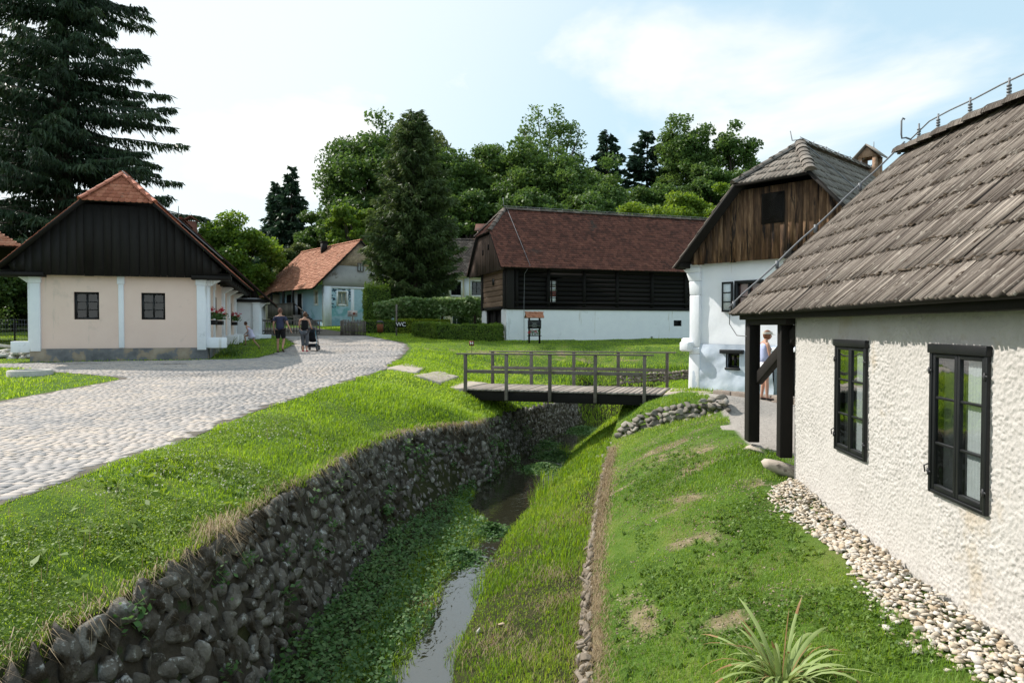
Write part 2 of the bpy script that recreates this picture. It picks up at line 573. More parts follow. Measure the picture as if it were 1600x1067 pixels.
zWT = tab(-30, -.5, 9, -.5, 13.8, -.6, 16, -.7, 17.2, -.78, 19, -.9, 22, -1, 26.8, -1.1, 28, -1.15, 29.2, -.85, 31, .05, 33.5, .74, 37, .98, 55, 1.71, 75, 2.7, 95, 5.5, 130, 13, 170, 20, 420, 24)
xWB = tab(-30, -2.75, 3, -2.75, 7.5, -2.6, 9.25, -2.48, 12.2, -2.22, 15.7, -1.2, 17.3, -.55, 19.2, -.1, 21, .5, 23.1, 1.15, 26.8, 2.5, 28, 2.95, 30, 3.4, 420, 3.4)
zWB = tab(-30, -2.1, 27, -2.1, 28, -2.0, 29.2, -1.3, 31, 0, 33.5, .72, 37, .97, 55, 1.71, 75, 2.7, 95, 5.5, 130, 13, 170, 20, 420, 24)
xL = tab(-30, -1.5, 3, -1.5, 7.5, -1.3, 10.67, -1.0, 12.6, -.55, 13.6, -.55, 15.0, -1.1, 16.3, -.85, 17.5, -.45, 19.8, .18, 23.1, 1.28, 26.8, 2.65, 28, 3.15, 30, 3.5, 420, 3.5)
xR_ = tab(-30, -1.0, 3, -1, 7.5, -.77, 10.67, -.52, 12.6, -.08, 14.9, .4, 16.3, .9, 19, 1.4, 21.9, 2.05, 24, 3, 26, 4.6, 27, 7.5, 28, 9, 30, 9.5, 420, 9.5)
zW = tab(-30, -2.24, 28, -2.24, 29.2, -1.5, 31, -.1, 33.5, .68, 37, .93, 55, 1.70, 75, 2.7, 95, 5.5, 130, 13, 170, 20, 420, 24)
xCF = tab(-30, -.1, 3, .27, 5.46, .56, 7.8, .83, 9.5, 1.08, 13.2, 1.72, 16.9, 2.4, 18.5, 2.75, 20, 3.1, 22, 3.6, 24, 4.7, 26, 6.1, 27, 8.8, 28, 10.8, 30, 11.3, 420, 11.3)
zCF = tab(-30, -1.74, 12, -1.74, 14.5, -1.6, 16.9, -1.4, 18.5, -1.3, 20, -1.2, 22, -1.1, 27, -1.2, 28, -1.15, 29.2, -.7, 31, .05, 33.5, .6, 37, .88, 42, 1.15, 55, 1.68, 75, 2.7, 95, 5.5, 130, 13, 170, 20, 420, 24)
xCT = lambda y: xCF(y) + .1
zCT = tab(-30, -1.15, 13, -1.15, 16.9, -1.05, 18.5, -.9, 20, -.75, 22, -.65, 24, -.55, 27, -.5, 29.2, -.3, 31, .1, 33.5, .58, 37, .86, 42, 1.12, 55, 1.68, 75, 2.7, 95, 5.5, 130, 13, 170, 20, 420, 24)
xHL = tab(-30, 2.2, 3, 2.65, 8.6, 3.1, 11, 3.6, 14.3, 4.2, 16, 4.4, 18.4, 4.3, 20, 4.8, 22, 5.8, 24, 7.2, 27, 10.8, 28, 12.5, 30, 13, 420, 13)
zHL = tab(-30, -.45, 5, -.42, 7, -.37, 8.6, -.28, 10.5, -.17, 14, -.15, 18, -.14, 22, -.1, 24, -.02, 28, .05, 30, .25, 33.5, .52, 37, .8, 42, 1.08, 55, 1.66, 75, 2.7, 95, 5.5, 130, 13, 170, 20, 420, 24)


def columns(y):
    """x and z of the cross-section at y, breakpoints ordered left to right"""
    re, wt, cf, ct, hl = xRE(y), xWT(y), xCF(y), xCT(y), xHL(y)
    zl, zt, zc, zh, zr = zL(y), zWT(y), zCT(y), zHL(y), zR(y)
    wb = np.maximum(xWB(y), wt + .12)
    xl = np.maximum(xL(y), wb + .06)
    xr = np.maximum(xR_(y), xl + .2)
    xs = [-260 + 0 * y, -60 + 0 * y, -24 + 0 * y, -11 + 0 * y + np.minimum(0, re + 5), re, re * .72 + wt * .28, re * .3 + wt * .7, wt, wb, xl, (xl + xr) / 2, xr, (xr * .5 + cf * .5), cf, ct, ct * .6 + hl * .4, hl, np.maximum(hl + 9, 14), 60 + 0 * y, 260 + 0 * y]
    zs = [zl, zl, zl, zl, zl, zl * .86 + zt * .14, zl * .45 + zt * .55, zt, zWB(y), zW(y), zW(y) - .14 * (y < 28.5), zW(y), zW(y) * .45 + zCF(y) * .55 + .05, zCF(y), zc, zc * .48 + zh * .52, zh, zr, zr, zr]
    return np.array(xs), np.array(zs)


A_, B_ = np.array((2.3, 16.75)), np.array((4.25, 14.35))      # the little retaining wall by the bridge


def retain(x, y):
    d = (B_ - A_) / np.linalg.norm(B_ - A_)
    n = np.array((-d[1], d[0]))
    s = (x - A_[0]) * d[0] + (y - A_[1]) * d[1]
    t = (x - A_[0]) * n[0] + (y - A_[1]) * n[1]      # >0 behind the wall
    Ls = np.linalg.norm(B_ - A_)
    w = np.clip((t + .06) / .12, 0, 1) * np.clip(1 - (t - .5) / 2.2, 0, 1)
    u = np.clip((s + .1) / .9, 0, 1) * np.clip((Ls + .9 - s) / .9, 0, 1)
    return .38 * w * u


def H(x, y):
    """ground height"""
    x, y = np.atleast_1d(np.asarray(x, float)), np.atleast_1d(np.asarray(y, float))
    X, Z = columns(y)
    out = np.zeros_like(x)
    k = np.clip((X < x[None]).sum(0), 1, len(X) - 1)
    i = np.arange(len(x))
    x0, x1, z0, z1 = X[k - 1, i], X[k, i], Z[k - 1, i], Z[k, i]
    t = np.clip((x - x0) / np.maximum(x1 - x0, 1e-6), 0, 1)
    out = z0 + (z1 - z0) * t
    out = out + retain(x, y)
    # little bumps, none on the road
    amp = np.where((x > X[4]) | (y > 60), 1.0, .25)
    out = out + amp * (fbm(P3(x * .9, y * .9), 3, 3) - .5) * .10
    hill = np.clip((y - 60) / 60, 0, 1)
    out = out + hill * (fbm(P3(x * .03, y * .03), 3, 9) - .5) * 7
    return out


def h1(x, y):
    return float(H(np.array([x]), np.array([y]))[0])


def ong(px, py):
    """point of the ground seen at a pixel"""
    d = ray(px, py)
    t0, t1 = 2.0, None
    ts = np.concatenate([np.arange(3, 60, .05), np.arange(60, 200, .5)])
    X, Y, Zr = d[0] * ts, d[1] * ts, CAMZ + d[2] * ts
    hh = H(X, Y)
    k = np.argmax(Zr < hh)
    return Vector((X[k], Y[k], hh[k]))


# ------------------------------------------------------------------ areas
def inpoly(x, y, poly):
    x, y = np.asarray(x), np.asarray(y)
    c = np.zeros(x.shape, bool)
    n = len(poly)
    for i in range(n):
        x0, y0 = poly[i]
        x1, y1 = poly[(i + 1) % n]
        if y0 == y1:
            continue
        t = ((y0 > y) != (y1 > y)) & (x < (x1 - x0) * (y - y0) / (y1 - y0) + x0)
        c ^= t
    return c


# left farmhouse frame (needed for the road edge)
FL = Frame((-16.15, 22.97), (.953, .303))
# the road: x-intervals per y
xLE = tab(-30, -10.9, 14.4, -10.75, 18.3, -10.5, 18.9, -11.0, 19.4, -12.2, 21.3, -16.0, 24, -23, 28, -32)
xUE = tab(22.0, -40, 22.3, -17.2, 22.6, -16.3, 24.0, -11.2, 24.35, -10.1, 25.1, -9.4, 28, -9.5, 33, -10.5, 38, -12.6, 42, -15.5, 47, -18, 52, -21)


def road_left(y):
    y = np.asarray(y, float)
    return np.where(y < 22.05, xLE(y), xUE(y))


def on_road(x, y, e=0.0):
    return (x < xRE(y) - e) & (x > road_left(y) + e) & (y < 52)


DIRT = [  # worn patches (x, y, rx, ry)
    (1.55, 11.2, .5, .35), (2.3, 11.9, .7, .35), (2.9, 12.6, .6, .3), (2.2, 8.9, .45, .3), (1.9, 7.4, .35, .35), (2.6, 10.2, .5, .35), (3.2, 11.2, .5, .4), (3.35, 9.4, .45, .7),
    (3.5, 13.5, .7, .35), (2.2, 6.0, .25, .3), (1.75, 5.6, .2, .2), (3.25, 8.2, .3, .6), (1.2, 6.3, .15, .5), (3.7, 13.9, .5, .25), (2.0, 13.1, .5, .2),
    (-3.4, 30.2, 1.4, .5), (-2.2, 30.7, 1.6, .4), (-.6, 31.2, 1.6, .4), (2, 31.8, 2.4, .7), (5, 32, 1.6, .6), (-.4, 27, .7, 1.2)]
COURT = [(5.4, 18.2), (4.35, 16.6), (4.15, 15.2), (4.35, 13.6), (3.9, 12.6), (3.75, 11.4), (3.65, 10.9), (4.1, 9.9), (4.0, 8.6), (30, 6.5), (30, 30), (15, 26), (8, 16.5)]


def dirtmap(x, y):
    d = np.zeros(x.shape)
    for (a, b, rx, ry) in DIRT:
        d = np.maximum(d, .52 * np.clip(1.45 - np.sqrt(((x - a) / (rx * 1.5)) ** 2 + ((y - b) / (ry * 1.5)) ** 2), 0, 1))
    c = (x > xCF(y) - .03) & (x < xCT(y) + .07) & (y < 14)
    d = np.where(c, .75, d)
    d = d * np.clip((fbm(P3(x * 2.6, y * 3.6), 4, 21) - .36) * 5, 0, 1.2)
    return np.clip(d, 0, 1)


def courtmap(x, y):
    jx = (fbm(P3(x * 2.3, y * 2.3), 3, 31) - .5) * .5
    return inpoly(x + jx, y + jx, COURT)


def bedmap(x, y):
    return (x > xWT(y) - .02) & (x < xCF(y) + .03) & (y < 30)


def gridsheet(rowy, left, right, ncol, zf):
    V, F = [], []
    for y in rowy:
        a, b = left(y), right(y)
        V.append(np.stack([np.linspace(a, b, ncol), np.full(ncol, y)], 1))
    V = np.concatenate(V)
    z = zf(V[:, 0], V[:, 1])
    I, J = np.meshgrid(np.arange(len(rowy) - 1), np.arange(ncol - 1), indexing='ij')
    I, J = I.ravel(), J.ravel()
    F = np.stack([I * ncol + J, I * ncol + J + 1, (I + 1) * ncol + J + 1, (I + 1) * ncol + J], 1)
    return np.column_stack([V, z]), F


# ------------------------------------------------------------------ the ground sheet
def build_ground():
    ys = np.concatenate([np.linspace(-30, 1, 14)[:-1], np.arange(1, 34, .16), np.arange(34, 60, .6), np.linspace(60, 200, 90), np.linspace(210, 420, 12)])
    sub = [2, 5, 8, 12, 40, 10, 14, 12, 8, 6, 4, 4, 10, 10, 3, 14, 22, 26, 14, 5]
    X, Z = columns(ys)
    cols = []
    for i in range(len(X) - 1):
        k = sub[i + 1]
        for j in range(k):
            cols.append(X[i] + (X[i + 1] - X[i]) * j / k)
    cols.append(X[-1])
    C = np.array(cols)              # ncol, nrow
    nc, nr = C.shape
    x = C.T.ravel()
    y = np.repeat(ys, nc)
    z = H(x, y)
    # the road bed is cut slightly below its setts
    I, J = np.meshgrid(np.arange(nr - 1), np.arange(nc - 1), indexing='ij')
    I, J = I.ravel(), J.ravel()
    F = np.stack([I * nc + J, I * nc + J + 1, (I + 1) * nc + J + 1, (I + 1) * nc + J], 1)
    mb = MB()
    g = np.zeros((len(x), 3))
    g[:, 0] = dirtmap(x, y)
    g[:, 1] = courtmap(x, y)
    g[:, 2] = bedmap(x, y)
    mb.add(np.column_stack([x, y, z]), F, r=.5, g=g)
    m, nt, out = nodes('meadow_soil')
    L = nt.links.new
    at_ = N(nt, 'ShaderNodeAttribute', attribute_name='gr')
    sp = N(nt, 'ShaderNodeSeparateXYZ')
    L(at_.outputs['Vector'], sp.inputs[0])
    tc = N(nt, 'ShaderNodeTexCoord')

    def noise(s, d=6):
        n = N(nt, 'ShaderNodeTexNoise')
        n.inputs['Scale'].default_value = s
        n.inputs['Detail'].default_value = d
        n.inputs['Roughness'].default_value = .65
        L(tc.outputs['Object'], n.inputs['Vector'])
        return n.outputs['Fac']

    def mixc(f, a, b):
        mx = N(nt, 'ShaderNodeMix', data_type='RGBA')
        for s_, v in ((0, f), (6, a), (7, b)):
            if hasattr(v, 'links'):
                L(v, mx.inputs[s_])
            else:
                mx.inputs[s_].default_value = v if s_ == 0 else (*v, 1)
        return mx.outputs[2]
    g1 = ramp(nt, [(.3, (.040, .075, .014)), (.5, (.080, .14, .024)), (.7, (.14, .165, .045))])
    L(noise(1.3), g1.inputs['Fac'])
    g2 = ramp(nt, [(.3, (.10, .105, .045)), (.5, (.22, .175, .11)), (.7, (.34, .28, .19))])
    L(noise(6), g2.inputs['Fac'])
    g3 = ramp(nt, [(.3, (.27, .245, .225)), (.7, (.42, .385, .35))])
    L(noise(14), g3.inputs['Fac'])
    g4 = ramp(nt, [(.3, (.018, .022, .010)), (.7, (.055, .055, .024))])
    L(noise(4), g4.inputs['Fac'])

    def edge(v, k=.5):
        a = N(nt, 'ShaderNodeMath', operation='MULTIPLY_ADD')
        L(noise(9), a.inputs[0])
        a.inputs[1].default_value = k
        L(v, a.inputs[2])
        mr = N(nt, 'ShaderNodeMapRange')
        mr.inputs['From Min'].default_value = .5 + k * .5 - .12
        mr.inputs['From Max'].default_value = .5 + k * .5 + .12
        L(a.outputs[0], mr.inputs['Value'])
        return mr.outputs['Result']
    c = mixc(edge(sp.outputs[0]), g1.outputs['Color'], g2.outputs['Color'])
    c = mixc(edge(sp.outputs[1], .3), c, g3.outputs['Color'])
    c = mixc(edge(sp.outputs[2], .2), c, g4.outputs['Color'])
    b = N(nt, 'ShaderNodeBsdfPrincipled')
    b.inputs['Roughness'].default_value = 1
    b.inputs['Specular IOR Level'].default_value = .1
    L(c, b.inputs['Base Color'])
    bp = N(nt, 'ShaderNodeBump')
    bp.inputs['Strength'].default_value = .8
    bp.inputs['Distance'].default_value = .03
    L(noise(25), bp.inputs['Height'])
    L(bp.outputs['Normal'], b.inputs['Normal'])
    L(b.outputs[0], out.inputs['Surface'])
    tag(mb.build('ground', m, smooth=True), kind='structure')


build_ground()


def zroad(x, y):
    return H(x, y) + .006


def build_road():
    mb = MB()
    ry = np.concatenate([np.arange(-20, 22.05, .3), [22.04]])
    v, f = gridsheet(ry, lambda y: max(float(road_left(y)), -40), lambda y: float(xRE(y)), 60, zroad)
    mb.add(v, f, r=.5, m=1)
    ry = np.concatenate([[22.06], np.arange(22.2, 52, .3)])
    v, f = gridsheet(ry, lambda y: max(float(road_left(y)), -40), lambda y: float(xRE(y)), 60, zroad)
    mb.add(v, f, r=.5, m=1)
    # the setts, laid in wavering courses across the road
    cx, cy, wx, wy = [], [], [], []
    y = .5
    k = 0
    while y < 40:
        d = random.uniform(.10, .135) * (1 if y < 26 else 1.35)
        x = -26.0 + random.uniform(0, .2)
        while x < -3.4:
            w = random.uniform(.095, .20) * (1 if y < 26 else 1.3)
            cx.append(x + w / 2)
            cy.append(y + d / 2)
            wx.append(w)
            wy.append(d)
            x += w
        y += d
        k += 1
    cx, cy, wx, wy = map(np.array, (cx, cy, wx, wy))
    y0 = cy.copy()
    cy = cy + .16 * np.sin(cx * 1.15 + .6 * np.sin(y0 * .35)) + (vnoise(P3(cx * .7, y0 * .7), 4) - .5) * .25
    edge_n = (vnoise(P3(cx * 3, y0 * 3), 14) - .5) * .3
    ok = (cx < xRE(cy) - .12 + edge_n) & (cx > road_left(cy) + .12 - edge_n) & (cx > -1.0 * cy - 4) & (cx - xRE(cy) > -7.0 - 9 * (cy > 18.5))
    cx, cy, wx, wy = cx[ok], cy[ok], wx[ok], wy[ok]
    n = len(cx)
    a = RNG.normal(0, .06, n)
    gap = RNG.uniform(.007, .016, n)
    hx, hy = wx / 2 - gap * .5, wy / 2 - gap * .5
    V = np.zeros((n, 8, 3))
    top = RNG.uniform(.0055, .0085, n)
    for q, (sx, sy) in enumerate(((-1, -1), (1, -1), (1, 1), (-1, 1))):
        jx, jy = RNG.normal(0, .006, n), RNG.normal(0, .005, n)
        for lvl, ins, zz in ((0, 1.0, 0.0), (4, .955, 1.0)):
            lx, ly = sx * hx * ins + jx, sy * hy * ins + jy
            V[:, q + lvl, 0] = cx + lx * np.cos(a) - ly * np.sin(a)
            V[:, q + lvl, 1] = cy + lx * np.sin(a) + ly * np.cos(a)
            V[:, q + lvl, 2] = zz * top + (RNG.normal(0, .0008, n) if zz else 0)
    V[:, :, 2] += zroad(cx, cy)[:, None]
    b = np.arange(n)[:, None] * 8
    F = np.concatenate([b + np.array(q)[None] for q in ((4, 5, 6, 7), (0, 1, 5, 4), (1, 2, 6, 5), (2, 3, 7, 6), (3, 0, 4, 7))])
    # colour runs in drifts: cool grey here, sandy there
    rr = np.clip(.5 + RNG.normal(0, .22, n) + (fbm(P3(cx * .5, cy * .5), 3, 44) - .5) * .9, 0, 1)
    mb.add(V.reshape(-1, 3), F, r=np.repeat(rr, 8))
    tag(mb.build('road', [MT['sett'], MT['joint']]), kind='structure')


build_road()

# ------------------------------------------------------------------ water


def build_water():
    ry = np.arange(-8, 29.2, .2)
    v, f = gridsheet(ry, lambda y: float(np.maximum(xL(y), xWB(y)) - .3), lambda y: float(xR_(y) + .35), 14, lambda x, y: np.full(x.shape, -2.2))
    mb = MB().add(v, f, r=.5)
    m, nt, out = nodes('stream_water')
    L = nt.links.new
    b = N(nt, 'ShaderNodeBsdfPrincipled')
    b.inputs['Base Color'].default_value = (.022, .022, .013, 1)
    b.inputs['Roughness'].default_value = .06
    b.inputs['IOR'].default_value = 1.9
    b.inputs['Specular IOR Level'].default_value = .8
    tc = N(nt, 'ShaderNodeTexCoord')
    mp = N(nt, 'ShaderNodeMapping')
    mp.inputs['Scale'].default_value = (1.6, 1.0, 1)
    L(tc.outputs['Object'], mp.inputs['Vector'])
    n1 = N(nt, 'ShaderNodeTexNoise')
    n1.inputs['Scale'].default_value = 5
    n1.inputs['Detail'].default_value = 2
    n1.inputs['Distortion'].default_value = .4
    L(mp.outputs[0], n1.inputs['Vector'])
    bp = N(nt, 'ShaderNodeBump')
    bp.inputs['Strength'].default_value = .2
    bp.inputs['Distance'].default_value = .025
    L(n1.outputs['Fac'], bp.inputs['Height'])
    L(bp.outputs[0], b.inputs['Normal'])
    L(b.outputs[0], out.inputs['Surface'])
    tag(mb.build('stream_water', m, smooth=True), kind='structure')


build_water()
# ------------------------------------------------------------------ roof coverings
def plane_rows(poly, e):
    P = [Vector(p) for p in poly]
    o = P[0]
    e = Vector(e).normalized()
    n = Vector((0, 0, 0))
    for i in range(len(P)):
        a, b = P[i], P[(i + 1) % len(P)]
        n += (a - o).cross(b - o)
    n.normalize()
    if n.z < 0:
        n = -n
    s = n.cross(e)
    if s.z < 0:
        s = -s
    uv = [((p - o).dot(e), (p - o).dot(s)) for p in P]
    return o, e, s, n, uv


def interval(uv, v):
    xs = []
    for i in range(len(uv)):
        (u0, v0), (u1, v1) = uv[i], uv[(i + 1) % len(uv)]
        if (v0 - v) * (v1 - v) <= 0 and v0 != v1:
            xs.append(u0 + (u1 - u0) * (v - v0) / (v1 - v0))
    return (min(xs), max(xs)) if len(xs) >= 2 else None


def tile_plane(mb, poly, e, exp=.16, tw=.18, th=.018, style='flat', jit=.004, wj=0.0, lap=1.3, lift=1.6, drop=0.0, seed=0, over=.03, ragged=0.0, missing=0.0, gap=None):
    """courses of tiles or boards on a planar polygon; e = eave direction"""
    rg = random.Random(seed)
    o, e, s, n, uv = plane_rows(poly, e)
    vmin, vmax = min(p[1] for p in uv), max(p[1] for p in uv)
    row = 0
    v = vmin - over
    V, F, RR, G = [], [], [], []
    cnt = 0

    def pt(u, vv, h):
        p = o + e * u + s * vv + n * h
        return (p.x, p.y, p.z)
    while v < vmax - exp * .15:
        iv = interval(uv, min(max(v + exp * .5, vmin + 1e-4), vmax - 1e-4))
        if iv:
            u = iv[0] - (tw * .5 if row % 2 else 0)
            phase = rg.random() * 6
            while u < iv[1]:
                w = tw * (1 + rg.uniform(-wj, wj))
                ua, ub = max(u, iv[0]), min(u + w, iv[1])
                u += w
                if ub - ua < tw * .2 or rg.random() < missing:
                    continue
                g = gap * rg.uniform(.5, 1.6) if gap else .004 + (.006 if wj else 0)
                ua += g / 2
                ub -= g / 2
                j = rg.gauss(0, jit)
                j2 = j + rg.gauss(0, jit * .6)
                vl = v + rg.gauss(0, jit * 1.5) + (rg.uniform(-ragged, ragged)) * (1 if row else .3) + drop * math.sin(u * 1.3 + phase)
                vh = min(v + exp * lap, vmax + .02)
                hb = th * lift
                ht = th * .35
                if style == 'round':
                    lo = [(ua, vl + .035), (ua + (ub - ua) * .18, vl + .012), ((ua + ub) / 2, vl), (ub - (ub - ua) * .18, vl + .012), (ub, vl + .035)]
                else:
                    lo = [(ua, vl + rg.uniform(0, ragged) * (1 if row else .3)), (ub, vl + rg.uniform(0, ragged) * (1 if row else .3))]
                k = len(lo)
                vs = [pt(a, b, hb + (j if i < k / 2 else j2)) for i, (a, b) in enumerate(lo)] + [pt(a, b, hb - th + (j if i < k / 2 else j2)) for i, (a, b) in enumerate(lo)]
                vs += [pt(ub, vh, ht + j * .3), pt(ua, vh, ht + j * .3)]
                fs = [tuple(range(k)) + (2 * k, 2 * k + 1)]
                fs += [(i + k, i + k + 1, i + 1, i) for i in range(k - 1)]
                fs += [(k - 1, 2 * k - 1, 2 * k), (0, 2 * k + 1, k)]
                b = cnt
                V += vs
                F += [tuple(x + b for x in f) for f in fs]
                r = rg.random()
                RR += [r] * len(vs)
                off = rg.random() * 40
                # gr: along the slope, across, per-piece offset
                for q in lo + lo + [(ub, vh), (ua, vh)]:
                    G.append((q[1] + off, q[0] + off * .3, off))
                cnt += len(vs)
        v += exp
        row += 1
    if V:
        mb.add(V, F, r=RR, g=G)
    return n


def slab(mb, poly, th, m=0):
    o, e, s, n, uv = plane_rows(poly, Vector(poly[1]) - Vector(poly[0]))
    mb.prism([Vector(p) - n * .004 for p in poly], -n * th, r=.4, m=m)


def ridge_caps(mb, p0, p1, w=.2, seg=.35, th=.03, style='round', seed=0):
    """overlapping half-round caps along a ridge or hip"""
    rg = random.Random(seed)
    p0, p1 = Vector(p0), Vector(p1)
    d = p1 - p0
    Lr = d.length
    d.normalize()
    sd = d.cross(Vector((0, 0, 1))).normalized()
    up = sd.cross(d)
    k = max(1, int(Lr / seg))
    for i in range(k):
        a = p0 + d * (Lr * i / k - .02)
        b = p0 + d * (Lr * (i + 1) / k + .03)
        r0, r1 = w / 2 * rg.uniform(1.0, 1.1), w / 2 * rg.uniform(.86, .95)
        vs, fs = [], []
        m = 7
        for (c, r, hh) in ((a, r0, .012), (b, r1, 0)):
            for j in range(m):
                t = math.pi * (j / (m - 1))
                q = c + sd * (r * math.cos(t)) + up * (r * .75 * math.sin(t) - .03 + hh)
                vs.append(tuple(q))
        for j in range(m - 1):
            fs.append((j, j + 1, m + j + 1, m + j))
        fs.append(tuple(range(m)))
        mb.add(vs, fs, r=rg.random(), g=[(q[0] * 2, q[1] * 2 + i, i) for q in vs])


def hip_planes(F, a0, a1, df, db, ze, zr, zh=None, bh=1.0, back='gable'):
    """planes of a half-hipped gable roof over a frame.  a0,a1 eave positions, df front overhang (d), db back (d)"""
    ac = (a0 + a1) / 2
    k = (zr - ze) / (ac - a0)
    if zh is None:
        hl, hr, d1 = ac, ac, df
    else:
        hl, hr, d1 = a0 + (zh - ze) / k, a1 - (zh - ze) / k, df - bh
    left = [F(a0, db, ze), F(a0, df, ze)] + ([F(hl, df, zh)] if zh else []) + [F(ac, d1, zr), F(ac, db, zr)]
    right = [F(a1, df, ze), F(a1, db, ze), F(ac, db, zr), F(ac, d1, zr)] + ([F(hr, df, zh)] if zh else [])
    hip = [F(hl, df, zh), F(hr, df, zh), F(ac, d1, zr)] if zh else None
    return left, right, hip, (F(ac, d1, zr), F(ac, db, zr))


def gable_boards(mb, F, d, pts, w=.2, th=.03, seed=0, wj=.3):
    """vertical boards filling a polygon given as (a,z) points in the plane at distance d"""
    rg = random.Random(seed)
    a0, a1 = min(p[0] for p in pts), max(p[0] for p in pts)

    def span(a):
        zs = []
        for i in range(len(pts)):
            (x0, z0), (x1, z1) = pts[i], pts[(i + 1) % len(pts)]
            if (x0 - a) * (x1 - a) <= 0 and x0 != x1:
                zs.append(z0 + (z1 - z0) * (a - x0) / (x1 - x0))
        return (min(zs), max(zs)) if len(zs) > 1 else None
    a = a0
    while a < a1 - .02:
        b = min(a + w * rg.uniform(1 - wj, 1 + wj), a1)
        sa, sb = span(a + .004), span(b - .004)
        if sa and sb:
            dd = d + rg.uniform(-.006, .006)
            lo = min(sa[0], sb[0]) + rg.uniform(-.02, .02)
            c = [F(a + .004, dd, sa[0] + (lo - min(sa[0], sb[0]))), F(b - .004, dd, sb[0] + (lo - min(sa[0], sb[0]))), F(b - .004, dd - th, sb[0]), F(a + .004, dd - th, sa[0]),
                 F(a + .004, dd, sa[1]), F(b - .004, dd, sb[1]), F(b - .004, dd - th, sb[1]), F(a + .004, dd - th, sa[1])]
            mb.box8([tuple(p) for p in c], r=rg.random())
        a = b


def window(F, parent, a, z, w, h, d=-.06, fw=.05, fd=.06, nx=2, ny=3, fm='blackwood', gm='glass', casing=None, bar=.025, back=None, name='window'):
    """a window: frame with glazing bars, its pane and casing sub-parts"""
    mb = MB()
    a0, a1, z0, z1 = a - w / 2, a + w / 2, z - h / 2, z + h / 2
    F.box(mb, a0, a0 + fw, d - fd, d, z0, z1)
    F.box(mb, a1 - fw, a1, d - fd, d, z0, z1)
    F.box(mb, a0 + fw, a1 - fw, d - fd, d, z0, z0 + fw)
    F.box(mb, a0 + fw, a1 - fw, d - fd, d, z1 - fw, z1)
    for i in range(1, nx):
        x = a0 + fw + (w - 2 * fw) * i / nx
        F.box(mb, x - bar, x + bar, d - fd, d - .008, z0 + fw, z1 - fw)
    for i in range(1, ny):
        x = z0 + fw + (h - 2 * fw) * i / ny
        F.box(mb, a0 + fw, a1 - fw, d - fd + .006, d - .014, x - bar * .5, x + bar * .5)
    o = mb.build(name, MT[fm], parent)
    gp = MB()
    q = [F(a0 + fw * .6, d - fd * .7, z0 + fw * .6), F(a1 - fw * .6, d - fd * .7, z0 + fw * .6), F(a1 - fw * .6, d - fd * .7, z1 - fw * .6), F(a0 + fw * .6, d - fd * .7, z1 - fw * .6)]
    gp.add([tuple(p) for p in q], [(0, 1, 2, 3)])
    gp.build('pane', MT[gm], o)
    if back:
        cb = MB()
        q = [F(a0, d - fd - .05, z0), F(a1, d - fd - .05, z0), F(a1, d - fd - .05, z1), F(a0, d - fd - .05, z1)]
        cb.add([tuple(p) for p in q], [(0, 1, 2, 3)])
        cb.build('curtain', MT[back], o)  # the dark choice paints an unlit room as a near-black sheet
    if casing:
        cs = MB()
        t = casing[1]
        dd = .012
        F.box(cs, a0 - t, a0, -.05, dd, z0 - t, z1 + t)
        F.box(cs, a1, a1 + t, -.05, dd, z0 - t, z1 + t)
        F.box(cs, a0, a1, -.05, dd, z1, z1 + t)
        F.box(cs, a0, a1, -.05, dd, z0 - t, z0)
        cs.build('casing', MT[casing[0]], o)
    return o
# ================================================================== near cottage (right edge)
def tarr(pts):
    return [tuple(p) for p in pts]


FN = Frame((3.57, 8.6), (-.075, -1.0))


